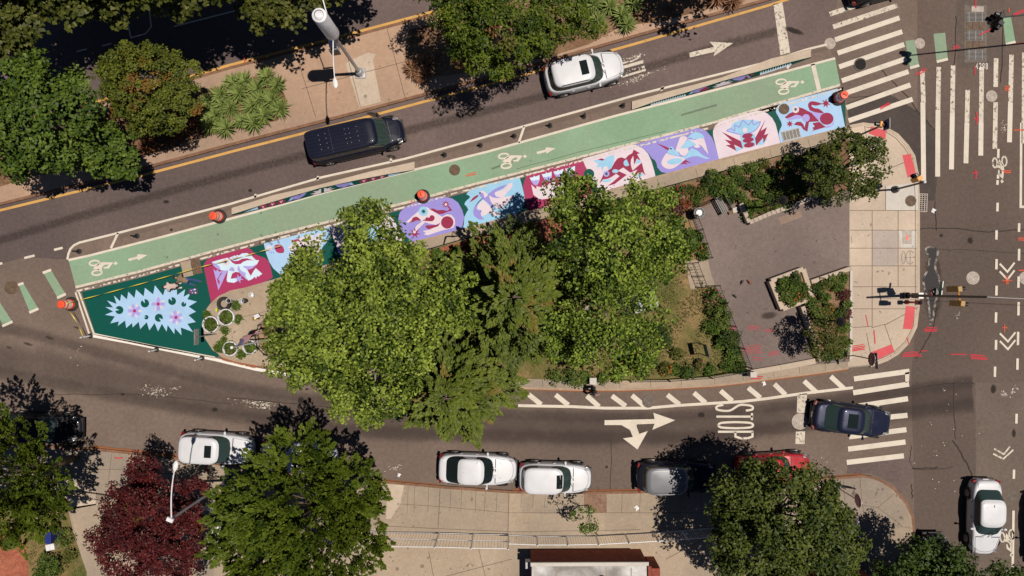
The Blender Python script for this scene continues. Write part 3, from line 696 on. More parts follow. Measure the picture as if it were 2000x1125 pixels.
stains('damp_stain', M['damp'], [(1822, 560, 26, 95, 0), (150, 640, 10, 3, -.3), (97, 660, 14, 4, -.3), (55, 672, 14, 4, -.3), (18, 679, 9, 3, -.3)], .0175)
R_ = random.Random(5); b = MB()
for x, y, rx, ry, rot, n in ((305, 763, 34, 12, .1, 90), (505, 788, 42, 6, .10, 130), (505, 796, 24, 3, .1, 30), (770, 915, 12, 8, 0, 30), (1255, 148, 36, 4, -.3, 60), (1238, 112, 26, 4, -.25, 50), (1232, 160, 26, 4, -.25, 40), (1870, 615, 3, 9, .3, 14), (1960, 250, 9, 12, 0, 30), (1843, 760, 3, 3, 0, 4), (345, 758, 10, 5, 0, 14), (150, 690, 30, 20, 0, 10), (700, 900, 60, 30, 0, 14), (1840, 880, 60, 120, 0, 26), (1600, 900, 40, 20, 0, 10)):
    for i in range(n):
        u = R_.gauss(0, .5) * rx; v = R_.gauss(0, .45) * ry; cx = x + u * math.cos(rot) - v * math.sin(rot); cy_ = y + u * math.sin(rot) + v * math.cos(rot); s_ = R_.uniform(.5, 2.0)
        k_ = R_.randint(4, 6); b.poly([(cx + s_ * R_.uniform(.5, 1.3) * math.cos(t * 2 * PI / k_), cy_ + s_ * .5 * R_.uniform(.5, 1.2) * math.sin(t * 2 * PI / k_)) for t in range(k_)], .033 + i * .00002)
b.build('paint_flakes', M['white_worn'], road)
b = MB()   # blackened gum and drip spots on the footpaths and the plaza
for x0, y0, x1, y1, n, z in ((1395, 430, 1650, 690, 40, .1512), (1660, 420, 1785, 700, 26, .1523), (770, 955, 1240, 1030, 36, .1508), (1250, 965, 1640, 1030, 14, .1508), (760, 1085, 1000, 1125, 25, .1508), (560, 95, 800, 215, 20, .1505), (425, 590, 520, 690, 14, .1508), (1640, 950, 1760, 1030, 25, .1508)):
    for i in range(n): b.blotch(R_.uniform(x0, x1), R_.uniform(y0, y1), R_.choice((1, 1, 1, 2.6)) * R_.uniform(.9, 3.4), R_.choice((1, 1, 1, 2.6)) * R_.uniform(.9, 2.8), R_.uniform(0, 3), z=z + i * .000008)
struct(b.build('pavement_stain', stain('grime', (.07, .053, .042), .30, 5, .3, .62)))
b = MB()
for pl, w in (([(1722, 138), (1750, 165), (1800, 225), (1832, 262)], .05), ([(1790, 447), (1860, 446), (1930, 452), (2010, 448)], .06), ([(1810, 486), (1900, 489), (2000, 495)], .03), ([(1826, 392), (1830, 450)], .04), ([(1868, 30), (1864, 140)], .05), ([(1960, 20), (1955, 160)], .05), ([(1860, 860), (1880, 890), (1905, 945)], .08), ([(1780, 915), (1830, 913)], .07), ([(1780, 945), (1782, 975)], .05), ([(1780, 760), (1860, 748), (1905, 750)], .05), ([(1780, 870), (1785, 915), (1860, 912)], .03), ([(1862, 745), (1866, 860)], .03), ([(450, 775), (580, 790), (700, 800)], .04), ([(100, 770), (300, 772), (450, 790)], .03), ([(1195, 860), (1192, 960)], .03), ([(1790, 700), (1822, 640), (1830, 600)], .05), ([(1650, 190), (1740, 185)], .03), ([(1010, 330), (1300, 255)], .02)):
    q = [(p[0] + random.uniform(-1.5, 1.5), p[1] + random.uniform(-1.5, 1.5)) for p in smooth(pl, 7, False)]
    b.ribbon(q, w, .0165)
b.build('crack', M['crack'], road)
b = MB(); b.ribbon([(1012, 759), (1120, 763), (1217, 763), (1300, 760), (1394, 755), (1510, 741), (1590, 731), (1655, 721)], .28, .036); b.ribbon([(462, 707), (550, 721), (640, 733)], .28, .036)
b.ribbon([(1000, 957), (1150, 958), (1247, 957)], .25, .036); b.ribbon([(180, 872), (279, 882), (351, 891)], .28, .036); b.ribbon([(750, 937), (860, 947)], .14, .036); b.ribbon([(1600, 933), (1683, 926)], .2, .036); b.ribbon([(435, 700), (470, 709), (500, 716)], .4, .0365)
struct(b.build('leaf_litter', M['litter']))
b = MB()
for pl in ([(508, 458), (532, 478)], [(506, 476), (545, 462)], [(538, 452), (545, 476)], [(960, 330), (1010, 312)], [(1330, 225), (1400, 205)]): b.ribbon(pl, .22, .0128)
b.build('tyre_track', M['tyre_wear'], road)
# wet patch with a dried rim near the corner
wet = smooth([(1808, 486), (1828, 484), (1831, 500), (1826, 520), (1834, 545), (1838, 570), (1828, 585), (1822, 620), (1817, 632), (1815, 612), (1812, 585), (1806, 565), (1803, 545), (1812, 525), (1815, 505)], 5)
k = N('wet_asphalt'); M['wet'] = k.done(k.bsdf((.012, .010, .011), .55, 0, .2))
k = N('wet_asphalt_rim'); nn = k.noise(3, 5); M['wet_rim'] = k.done(k.bsdf((.30, .27, .25), .8, 0, .3, alpha=k.rng(nn, .45, .6)))
b = MB(); b.poly(wet, .0185); b.build('wet_patch', M['wet'], road)
b = MB(); b.ribbon(wet, .13, .0215, closed=True); b.build('wet_patch_rim', M['wet_rim'], road)
# ================================================================== the street mural
mural = thing('street_mural', 'long dark green street mural of frogs and birds between bike lane and garden', 'street mural', G((900, 440), 0))
def lp(o):   # keep map coordinates under a moved parent
    o.parent = mural; o.matrix_parent_inverse = Matrix.Translation(mural.location).inverted(); return o
WEST = [(160, 572), (186, 651), (300, 674), (425, 698)]
b = MB()
b.poly([(p[0], p[1] + 2) for p in MUR_N if p[0] > 150] + [(1650, 178), (1652, 250)] + ISL_N[::-1] + [(404, 659), (410, 672), (419, 682), (430, 691)] + WEST[::-1], .010)
lp(b.build('mural_background', M['m_green']))
MM = ['m_green', 'm_blue', 'm_sky', 'm_lilac', 'm_plum', 'm_white', 'm_pale', 'm_rose', 'm_lilac2', 'm_plum2', 'm_green2', 'sign_black']
MI = {k: i for i, k in enumerate(MM)}; MATS = [M[k] for k in MM]
class Fig:
    def __init__(s, x0, y0, k=6.25): s.x0, s.y0, s.k, s.b, s.n = x0, y0, k, MB(), 0
    def T(s, pts): return [(s.x0 + a / s.k, s.y0 + c / s.k) for a, c in pts]
    def p(s, pts, m, sm=0):
        q = s.T(pts)
        if sm: q = smooth(q, sm)
        s.b.poly(q, .0128 + s.n * .0007, MI[m]); s.n += 1
    def c(s, x, y, r, m, ry=None, rot=0): s.p(ell(x, y, r, ry or r, rot, 22), m)
    def star(s, x, y, r, r2, n, m, a0=0):
        s.p([(x + (r if i % 2 == 0 else r2) * math.cos(a0 + PI * i / n), y + (r if i % 2 == 0 else r2) * math.sin(a0 + PI * i / n)) for i in range(2 * n)], m)
    def line(s, pts, w, m, closed=False):
        s.b.ribbon(smooth(s.T(pts), 3, closed), w / S / s.k, .0128 + s.n * .0007, MI[m], closed); s.n += 1
def panel(win, pts, m, label, fig, figname, sm=0):
    w = Fig(*win); q = w.T(pts)
    if sm: q = smooth(q, sm)
    b = MB(); b.poly(q, .0113)
    p = lp(b.build('mural_panel', M[m])); p['label'] = label
    f = Fig(*win); fig(f)
    o = f.b.build(figname, MATS); o.parent = p
    return p

# -- lily pond
def pond(f):
    for x, y, r, a in ((645, 722, 50, 187), (958, 640, 51, 245), (1290, 613, 48, 240), (1432, 652, 30, 300), (975, 810, 27, 190), (1128, 817, 49, 40)):
        f.p([(x, y)] + ell(x, y, r, r, 0, 26, a + 18, a + 342), 'm_green')
    for x, y, a in ((832, 732, -.3), (1120, 648, 0), (1338, 812, -.2)):
        f.star(x, y, 108, 34, 5, 'm_white', a + .33 if a else PI / 4)
        for k in range(5 if a else 4):
            t = a + k * 2 * PI / (5 if a else 4) - PI / 2
            f.c(x + 42 * math.cos(t), y + 42 * math.sin(t), 42, 'm_lilac2', 22, math.degrees(t))
        f.c(x, y, 20, 'm_plum')
panel((130, 490), [(475, 685), (570, 690), (495, 605), (612, 648), (580, 545), (655, 615), (668, 530), (738, 590), (755, 498), (830, 575), (850, 472), (942, 555), (958, 452), (1058, 530), (1080, 420), (1180, 545), (1228, 378), (1290, 490), (1345, 430), (1350, 540), (1448, 470), (1430, 560), (1520, 510), (1475, 590), (1592, 620), (1490, 680), (1580, 742), (1490, 785), (1578, 868), (1475, 890), (1545, 990), (1395, 935), (1405, 1030), (1320, 940), (1318, 1015), (1235, 905), (1222, 985), (1165, 890), (1118, 982), (1075, 880), (1012, 970), (980, 870), (900, 955), (882, 865), (808, 935), (800, 880), (730, 942), (715, 850), (628, 915), (640, 860), (535, 885), (590, 800), (470, 780), (570, 740)],
      'm_blue', 'spiky pale blue pond with lily pads and three lilac flowers', pond, 'lily_figure')
# -- blue frog on plum
def frog1(f):
    f.p([(148, 512), (200, 495), (340, 458), (370, 480), (400, 520), (440, 540), (500, 535), (530, 510), (580, 490), (650, 490), (725, 488), (700, 540), (640, 590), (580, 600), (600, 640), (625, 680), (660, 620), (685, 585), (765, 655), (740, 670), (720, 690), (700, 680), (690, 715), (675, 690), (640, 720), (600, 738), (560, 715), (520, 650), (490, 640), (440, 630), (400, 650), (385, 690), (380, 715), (440, 710), (470, 735), (420, 765), (340, 755), (330, 730), (345, 620), (265, 612), (215, 590), (175, 560)], 'm_pale')
    f.p([(360, 460), (410, 440), (425, 430), (435, 440), (460, 425), (480, 432), (520, 405), (580, 402), (630, 430), (690, 490), (640, 485), (580, 465), (520, 470), (470, 495), (430, 500), (400, 490)], 'm_pale')
    f.p([(168, 595), (200, 625), (215, 600), (240, 630), (275, 620), (345, 610), (230, 855)], 'm_lilac2')
    f.p([(255, 650), (280, 635), (240, 700), (228, 720), (248, 750), (240, 795), (222, 760), (212, 720), (235, 690)], 'm_plum')
    f.star(480, 715, 58, 22, 6, 'm_lilac2', .2)
    f.p([(152, 515), (200, 535), (240, 562), (255, 605), (215, 590), (175, 560)], 'm_lilac2', 3)
    f.p([(355, 612), (395, 565), (428, 600), (418, 628)], 'm_lilac2')
    f.p([(478, 555), (462, 600), (490, 640), (545, 640), (500, 610)], 'm_lilac2', 3)
    f.p([(530, 560), (640, 560), (700, 535), (640, 590), (580, 600)], 'm_lilac2', 3)
    f.p([(490, 640), (560, 640), (560, 690), (590, 730), (545, 700)], 'm_lilac2', 3)
    f.p([(395, 445), (430, 462), (470, 430), (450, 490), (420, 490)], 'm_lilac2')
    f.c(322, 508, 44, 'm_white'); f.star(316, 508, 30, 12, 7, 'm_green2')
panel((390, 430), [(50, 570), (58, 525), (95, 482), (140, 458), (550, 342), (600, 340), (630, 362), (670, 410), (730, 440), (800, 462), (840, 505), (870, 590), (893, 700), (740, 783), (560, 832), (400, 866), (250, 935), (142, 1008)],
      'm_plum', 'pale blue leaping frog on a plum ground', frog1, 'frog_figure')
# -- dove, half under the plane tree
def dove(f):
    f.p([(1080, 330), (1180, 240), (1300, 190), (1390, 180), (1380, 240), (1450, 160), (1500, 170), (1480, 260), (1470, 400), (1300, 440), (1150, 470)], 'm_white')
    f.p([(915, 310), (990, 300), (1030, 350), (1020, 400), (940, 390)], 'm_plum', 3)
    f.p([(1110, 250), (1200, 228), (1230, 245), (1150, 270)], 'm_plum')
    f.c(848, 342, 33, 'm_white')
    for x in (850, 872, 895): f.p([(x, 385), (x + 10, 380), (x + 14, 405), (x + 4, 408)], 'm_lilac')
panel((390, 430), [(783, 285), (1592, 72), (1610, 120), (1600, 190), (1560, 260), (1500, 330), (1460, 420), (1450, 590), (1160, 672), (1050, 690), (970, 650), (900, 590), (850, 510), (810, 400)],
      'm_blue', 'white bird on pale blue, half hidden under the plane tree', dove, 'bird_figure')
def blot(f):
    f.p([(140, 720), (280, 640), (380, 750), (230, 820)], 'm_blue', 4); f.p([(110, 715), (200, 690), (250, 760), (180, 830)], 'm_lilac', 4)
    f.p([(400, 500), (560, 440), (700, 520), (600, 640), (450, 620)], 'm_sky', 4)
panel((640, 370), [(20, 460), (560, 312), (690, 308), (760, 330), (820, 390), (870, 500), (930, 678), (600, 768), (200, 872), (110, 700)],
      'm_white', 'white ground with a blue flower, mostly under the plane tree', blot, 'flower_figure')
# -- white frog on lilac
def frog2(f):
    f.p([(958, 397), (1030, 330), (1120, 258), (1160, 212), (1215, 218), (1300, 275), (1400, 335), (1450, 303), (1510, 310), (1550, 360), (1556, 420), (1530, 470), (1400, 500), (1220, 560), (1172, 548), (1200, 530), (1162, 508), (1250, 490), (1330, 450), (1370, 410), (1320, 432), (1250, 420), (1190, 400), (1140, 450), (1095, 490), (1075, 525), (1045, 515), (1085, 440), (1150, 392), (1130, 378), (1060, 384), (990, 408)], 'm_white')
    f.p([(985, 407), (1020, 385), (1040, 345), (1080, 330), (1110, 345), (1142, 380), (1080, 380), (1040, 397)], 'm_rose')
    f.p([(1155, 378), (1190, 365), (1205, 340), (1240, 345), (1255, 318), (1290, 318), (1307, 350), (1285, 385), (1230, 388)], 'm_rose', 3)
    f.p([(1240, 240), (1290, 232), (1340, 255), (1400, 250), (1460, 262), (1488, 240), (1455, 205), (1475, 198), (1522, 257), (1480, 267), (1400, 300), (1360, 302), (1300, 272)], 'm_rose')
    f.p([(1195, 440), (1330, 432), (1378, 408), (1345, 452), (1270, 475), (1232, 486), (1198, 465)], 'm_rose')
    f.star(1443, 182, 55, 22, 8, 'm_rose'); f.c(1443, 184, 15, 'm_white')
    f.star(1065, 535, 75, 26, 7, 'm_rose', .2); f.c(1060, 520, 17, 'm_white')
    f.c(1168, 268, 58, 'm_sky'); f.star(1170, 268, 36, 15, 7, 'm_green2')
    f.c(1460, 403, 76, 'm_rose')
panel((640, 370), [(866, 330), (882, 280), (940, 222), (1050, 165), (1250, 112), (1420, 88), (1520, 110), (1592, 160), (1642, 250), (1667, 340), (1662, 430), (1640, 482), (1590, 505), (1330, 575), (1070, 645), (1000, 610), (930, 545), (885, 480), (862, 420)],
      'm_lilac', 'white frog with plum thigh on a lilac ground', frog2, 'frog_figure')
# -- heron on sky blue
def heron(f):
    f.p([(350, 410), (375, 400), (400, 420), (410, 468), (470, 420), (540, 370), (620, 335), (700, 312), (640, 360), (560, 400), (540, 440), (560, 465), (630, 482), (500, 480), (490, 520), (530, 590), (570, 612), (500, 585), (440, 525), (390, 492), (350, 510), (330, 560), (320, 610), (340, 630), (380, 625), (370, 690), (410, 742), (340, 740), (290, 700), (275, 650), (290, 590), (340, 530), (385, 480), (358, 450)], 'm_lilac')
    f.p([(750, 295), (748, 350), (690, 410), (640, 472), (580, 468), (545, 440), (542, 412), (600, 392), (650, 370), (690, 320)], 'm_white', 3)
    f.p([(468, 448), (520, 475), (600, 482), (680, 462), (785, 453), (740, 490), (680, 560), (620, 612), (560, 605), (520, 570), (490, 520)], 'm_white')
    f.p([(395, 498), (440, 540), (500, 600), (530, 640), (655, 682), (540, 700), (450, 660), (440, 680), (380, 707), (368, 670), (385, 630), (350, 625), (318, 605), (340, 560)], 'm_white')
    f.p([(360, 405), (400, 393), (440, 425), (457, 440), (415, 477), (405, 430)], 'm_white', 3)
    f.p([(230, 535), (270, 480), (310, 450), (347, 440), (330, 470), (290, 500)], 'm_rose')
    f.c(358, 420, 11, 'sign_black')
panel((880, 310), [(330, 338), (838, 214), (865, 300), (890, 400), (906, 480), (895, 560), (862, 620), (800, 688), (450, 786), (112, 876), (150, 810), (165, 720), (188, 670), (216, 622), (200, 588), (168, 555), (185, 520), (232, 480), (235, 455), (193, 436), (212, 408), (262, 368)],
      'm_sky', 'white and lilac heron on a sky blue ground', heron, 'heron_figure')
# -- tulips on plum
def tulips(f):
    f.p([(985, 315), (1045, 372), (1050, 335), (1118, 352), (1120, 275), (1165, 352), (1260, 240), (1300, 340), (1420, 230), (1440, 420), (1300, 470), (1090, 500), (1012, 440)], 'm_white')
    for dx, dy in ((0, 0), (148, -42), (290, -75), (432, -110)):
        f.p([(965 + dx, 232 + dy), (1008 + dx, 226 + dy), (1020 + dx, 206 + dy), (1035 + dx, 220 + dy), (1086 + dx, 198 + dy), (1086 + dx, 262 + dy), (1066 + dx, 310 + dy), (1045 + dx, 330 + dy), (1010 + dx, 312 + dy), (985 + dx, 272 + dy)], 'm_pale')
        f.p([(980 + dx, 268 + dy), (1005 + dx, 262 + dy), (1020 + dx, 272 + dy), (1040 + dx, 256 + dy), (1060 + dx, 264 + dy), (1086 + dx, 250 + dy), (1066 + dx, 310 + dy), (1045 + dx, 330 + dy), (1010 + dx, 312 + dy)], 'm_lilac2')
    f.c(1645, 412, 47, 'm_plum2'); f.c(1690, 188, 64, 'm_green')
panel((880, 310), [(950, 190), (1600, 8), (1660, 120), (1700, 300), (1745, 455), (1560, 510), (1375, 556), (940, 668), (925, 560), (905, 470), (885, 340), (900, 265)],
      'm_plum', 'row of lilac tulips on a plum ground, partly under leaves', tulips, 'tulip_figure')
# -- plum frog on white
def frog3(f):
    f.p([(175, 462), (235, 447), (300, 455), (350, 412), (438, 390), (430, 490), (400, 562), (360, 572), (352, 535), (312, 530), (290, 598), (275, 535), (213, 545), (238, 500)], 'm_sky')
    f.p([(232, 450), (280, 432), (320, 450), (292, 462)], 'm_rose')
    f.p([(690, 500), (720, 440), (775, 482)], 'm_sky'); f.p([(700, 655), (745, 600), (800, 640), (720, 664)], 'm_sky')
    f.p([(255, 740), (310, 610), (345, 590), (400, 555), (440, 480), (475, 435), (520, 420), (570, 437), (610, 395), (655, 370), (672, 326), (750, 372), (712, 380), (758, 462), (712, 435), (678, 512), (668, 400), (640, 450), (635, 500), (650, 560), (660, 582), (772, 486), (800, 600), (820, 642), (770, 600), (735, 667), (740, 600), (640, 690), (720, 570), (630, 608), (545, 545), (480, 585), (588, 635), (440, 748), (350, 772), (420, 720), (500, 650), (460, 622), (400, 662), (360, 682), (300, 690)], 'm_rose')
    f.p([(280, 722), (310, 692), (400, 687), (432, 660), (390, 712), (320, 727)], 'm_sky')
    f.p(ell(592, 487, 46, 40, -40, 16, 90, 300), 'm_sky'); f.c(448, 590, 38, 'm_sky', 24)
    f.c(340, 622, 37, 'm_lilac2'); f.star(340, 622, 26, 11, 7, 'sign_blue' if 'sign_blue' in MI else 'm_green2')
    for x, y in ((388, 792), (435, 768), (220, 775)): f.c(x, y, 6, 'm_rose')
panel((1130, 240), [(45, 440), (640, 270), (690, 266), (740, 282), (800, 325), (850, 380), (890, 470), (925, 590), (941, 668), (280, 858), (215, 770), (150, 690)],
      'm_white', 'plum frog on a pinkish white ground', frog3, 'frog_figure')
# -- kingfisher on lilac
def king(f):
    f.p([(1235, 510), (1300, 450), (1380, 492), (1300, 480), (1332, 510), (1280, 500)], 'm_rose')
    f.p([(1075, 370), (1038, 420), (1010, 480), (1028, 530), (1090, 562), (1160, 552), (1222, 510), (1310, 428), (1180, 405), (1100, 385)], 'm_white', 3)
    f.c(1175, 470, 97, 'm_sky', 36, -8)
    f.p([(1240, 412), (1310, 410), (1340, 350), (1380, 305), (1450, 340), (1520, 400), (1602, 436), (1560, 442), (1450, 405), (1380, 410), (1300, 442)], 'm_sky')
    f.p([(1085, 345), (1105, 305), (1140, 288), (1167, 330), (1212, 350), (1235, 402), (1150, 400), (1090, 377)], 'm_sky')
    f.p([(1183, 337), (1210, 250), (1238, 172), (1290, 158), (1333, 185), (1300, 240), (1250, 310), (1335, 308), (1342, 350), (1300, 407), (1250, 392), (1220, 355)], 'm_white')
    f.p([(1238, 312), (1340, 193), (1410, 240), (1455, 272), (1390, 282), (1340, 305)], 'm_sky')
    f.p([(1333, 182), (1390, 125), (1450, 116), (1510, 140), (1532, 192), (1480, 187), (1410, 202), (1370, 182)], 'm_sky', 3)
    f.p([(1345, 200), (1420, 210), (1480, 185), (1532, 193), (1560, 290), (1585, 387), (1530, 320), (1500, 280), (1460, 262), (1487, 296), (1440, 307), (1400, 292), (1440, 265)], 'm_white')
    f.p([(953, 248), (1050, 285), (1107, 310), (1095, 337), (1070, 325)], 'm_rose'); f.c(1126, 316, 15, 'm_green2', 9)
panel((1130, 240), [(690, 264), (1420, 64), (1490, 66), (1560, 102), (1630, 182), (1662, 260), (1716, 456), (1200, 602), (1100, 618), (1010, 600), (962, 545), (950, 490), (930, 455), (892, 432), (860, 380), (790, 312)],
      'm_lilac', 'white and blue long-beaked bird on a lilac ground', king, 'bird_figure')
# -- lotus on white
def lotus(f):
    f.p([(255, 597), (300, 545), (330, 500), (380, 480), (440, 460), (560, 468), (650, 490), (620, 570), (560, 620), (420, 645), (320, 630)], 'm_sky', 3)
    f.line([(245, 597), (300, 573), (343, 598), (345, 528), (402, 552), (440, 470), (512, 527), (558, 464), (572, 522), (655, 486), (612, 572), (540, 620), (430, 642), (330, 620)], 12, 'm_lilac', True)
    f.c(468, 590, 30, 'm_white')
    f.p([(405, 642), (585, 632), (600, 700), (592, 790), (440, 806)], 'm_sky')
    f.p([(335, 790), (440, 812), (365, 855)], 'm_sky'); f.p([(610, 772), (690, 690), (745, 690), (690, 765)], 'm_sky')
    for x, y, r in ((498, 658, 66), (508, 710, 68), (520, 770, 66)): f.c(x, y, r, 'm_rose', 31, -10)
    f.p([(186, 610), (418, 724), (442, 816), (335, 765), (362, 842), (232, 772), (295, 768), (218, 704), (312, 722)], 'm_rose')
    f.p([(717, 463), (660, 600), (737, 553), (702, 650), (754, 630), (695, 752), (690, 682), (605, 777), (590, 690)], 'm_rose')
panel((1380, 160), [(152, 952), (80, 660), (78, 600), (100, 540), (150, 490), (220, 455), (420, 402), (620, 352), (680, 354), (740, 384), (800, 440), (842, 515), (902, 750)],
      'm_white', 'blue lotus between plum lightning bolts on pinkish white', lotus, 'lotus_figure')
# -- plum frog on blue, east end
def frog4(f):
    f.p([(1240, 355), (1300, 370), (1440, 380), (1385, 455), (1360, 472)], 'm_lilac2')
    f.p([(1375, 480), (1440, 545), (1520, 530), (1562, 470), (1548, 525), (1490, 562), (1420, 556)], 'm_lilac2')
    f.p([(1290, 505), (1372, 488), (1455, 552), (1280, 602), (1308, 582), (1288, 562), (1320, 545)], 'm_rose')
    f.p([(953, 432), (1010, 385), (1060, 365), (1120, 308), (1180, 325), (1280, 380), (1375, 482), (1250, 490), (1200, 470), (1160, 420), (1080, 405), (1030, 430), (975, 447)], 'm_rose')
    f.p([(975, 450), (1040, 430), (1090, 403), (1150, 415), (1172, 440), (1080, 455), (1010, 467)], 'm_lilac2', 3)
    f.p([(1250, 330), (1238, 280), (1260, 244), (1310, 238), (1400, 262), (1425, 265), (1340, 290), (1285, 282), (1285, 302), (1320, 322), (1370, 330), (1430, 380), (1330, 372), (1270, 352)], 'm_rose', 3)
    f.p([(1170, 465), (1250, 490), (1230, 608), (1180, 582), (1150, 540), (1062, 522), (1100, 487), (1150, 487), (1182, 520), (1195, 562), (1212, 490)], 'm_rose')
    f.star(1455, 262, 60, 25, 7, 'm_rose', .3); f.star(1015, 512, 44, 20, 7, 'm_rose')
    f.c(1213, 440, 46, 'm_lilac2'); f.c(1465, 450, 83, 'm_rose', 74)
    f.c(1085, 338, 43, 'm_white'); f.star(1085, 336, 28, 11, 8, 'm_green2')
panel((1380, 160), [(905, 262), (1597, 82), (1690, 550), (907, 757), (880, 640), (892, 590), (919, 530), (910, 488), (880, 430), (846, 370), (850, 318), (880, 284)],
      'm_blue', 'plum frog on a pale blue ground', frog4, 'frog_figure')

# ================================================================== low concrete barriers with painted sides
def barrier(win, north, edge, base, hmax, label, pats):
    x0, y0, k = win
    T = lambda p: (x0 + p[0] / k, y0 + p[1] / k)
    NST = 41; st = []
    xs = np.linspace(base[0][0], base[-1][0], NST)
    for x in xs:
        t = (x - xs[0]) / (xs[-1] - xs[0]); h = .12 + (hmax - .12) * min(1, min(t, 1 - t) / .38) ** .8
        bs = T((x, interp(base, x))); te = L(T((x, interp(edge, x) - .1)), h); tn = L(T((x, interp(north, x))), h)
        te = (te[0], min(te[1], bs[1] - .6)); tn = (te[0] + (tn[0] - te[0]) * .9, min(tn[1], te[1] - 4))
        st.append((Vector((X(bs[0]), Y(bs[1]), .002)), Vector((X(te[0]), Y(te[1]), h)), Vector((X(tn[0]), Y(tn[1]), h)), Vector((X(tn[0]), Y(tn[1]) + .06, .002))))
    root = thing('concrete_barrier', label, 'barrier', st[NST // 2][0]); inv = Matrix.Translation(root.location).inverted()
    b = MB()
    for a, c in zip(st, st[1:]):
        b.face([a[1], c[1], c[2], a[2]]); b.face([a[2], c[2], c[3], a[3]])
    b.face([*st[0]]); b.face([*st[-1]][::-1])
    o = b.build('body', M['concrete_pale'], root); o.matrix_parent_inverse = inv
    b = MB()
    for a, c in zip(st, st[1:]): b.face([a[0], c[0], c[1], a[1]])
    pf = b.build('painted_side', M['m_green2'], root); pf.matrix_parent_inverse = inv; pf['label'] = 'painted side facing the bike lane'
    def fp(x, v, off):
        f = (x - xs[0]) / (xs[-1] - xs[0]) * (NST - 1); i = max(0, min(NST - 2, int(f))); f -= i
        lo = st[i][0].lerp(st[i + 1][0], f); hi = st[i][1].lerp(st[i + 1][1], f)
        n = (st[i + 1][0] - st[i][0]).cross(hi - lo).normalized()
        return lo.lerp(hi, v) + n * off
    b = MB(); 
    for n_, (m, pts) in enumerate(pats): b.face([fp(x, v, .003 + .0004 * n_) for x, v in pts], MI[m])
    o = b.build('painted_pattern', MATS, pf)
    return root
def dots(xs_, m1='m_rose'):
    out = []
    for x in xs_:
        out += [(m1, [(x - 45, .5), (x - 20, .15), (x + 25, .15), (x + 45, .5), (x + 20, .92), (x - 25, .92)]), ('m_white', [(x - 18, .75), (x, .25), (x + 18, .75), (x + 6, .7), (x, .5), (x - 6, .7)])]
    return out
def splash(x, d): return ('m_white', [(x, .15), (x, .85), (x + 30 * d, .75), (x + 25 * d, .62), (x + 85 * d, .8), (x + 50 * d, .5), (x + 115 * d, .45), (x + 60 * d, .3), (x + 100 * d, .12)])
def fish(x, d, m='m_lilac'): return [(m, [(x, .15), (x + 40 * d, .85), (x + 120 * d, .9), (x + 200 * d, .95), (x + 170 * d, .5), (x + 110 * d, .15), (x + 60 * d, .35)]), ('m_sky', [(x + 10 * d, .3), (x + 30 * d, .75), (x + 55 * d, .7), (x + 40 * d, .35)])]
def comb(a, c):
    out = [('m_pale', [(a, .05), (c, .05), (c, .38), (a, .38)])]
    n = int((c - a) / 24)
    for i in range(n):
        x = a + (c - a) * i / n; out.append(('m_pale', [(x, .36), (x + 18, .36), (x + 13, .85)]))
    return out
barrier((440, 310, 5.263), [(40, 515), (500, 372), (950, 272), (1500, 128), (1960, 28)], [(60, 575), (330, 490), (630, 400), (960, 305), (1340, 222), (1660, 160), (1945, 113)], [(65, 586), (500, 492), (1000, 356), (1500, 236), (1945, 118)], .40,
        'low concrete barrier with fish and white splashes painted on it, between orange drums', 
        [('m_blue', [(190, .25), (340, .2), (330, .85)])] + dots((390, 485, 575)) + fish(640, 1) + [splash(985, -1), splash(1015, 1)] + fish(1330, -1) + dots((1425, 1520, 1610)) + [('m_blue', [(1670, .2), (1830, .3), (1680, .85)])])
barrier((1220, 90, 5.263), [(58, 575), (500, 452), (1000, 322), (1500, 130), (1960, 20)], [(70, 655), (300, 575), (650, 472), (1000, 360), (1400, 252), (1700, 165), (1915, 112)], [(75, 663), (500, 550), (1000, 415), (1400, 298), (1700, 200), (1915, 122)], .40,
        'low concrete barrier with pale comb teeth and white lotus painted, near the crosswalk',
        comb(270, 630) + fish(650, 1) + [('m_rose', [(760, .3), (830, .2), (880, .5), (830, .85), (780, .6)])] + [splash(1010, -1), splash(1010, 1)] + fish(1300, -1) + [('m_rose', [(1225, .4), (1260, .3), (1285, .5), (1250, .75)]), ('m_rose', [(1290, .5), (1345, .55), (1300, .85)])] + comb(1390, 1715))
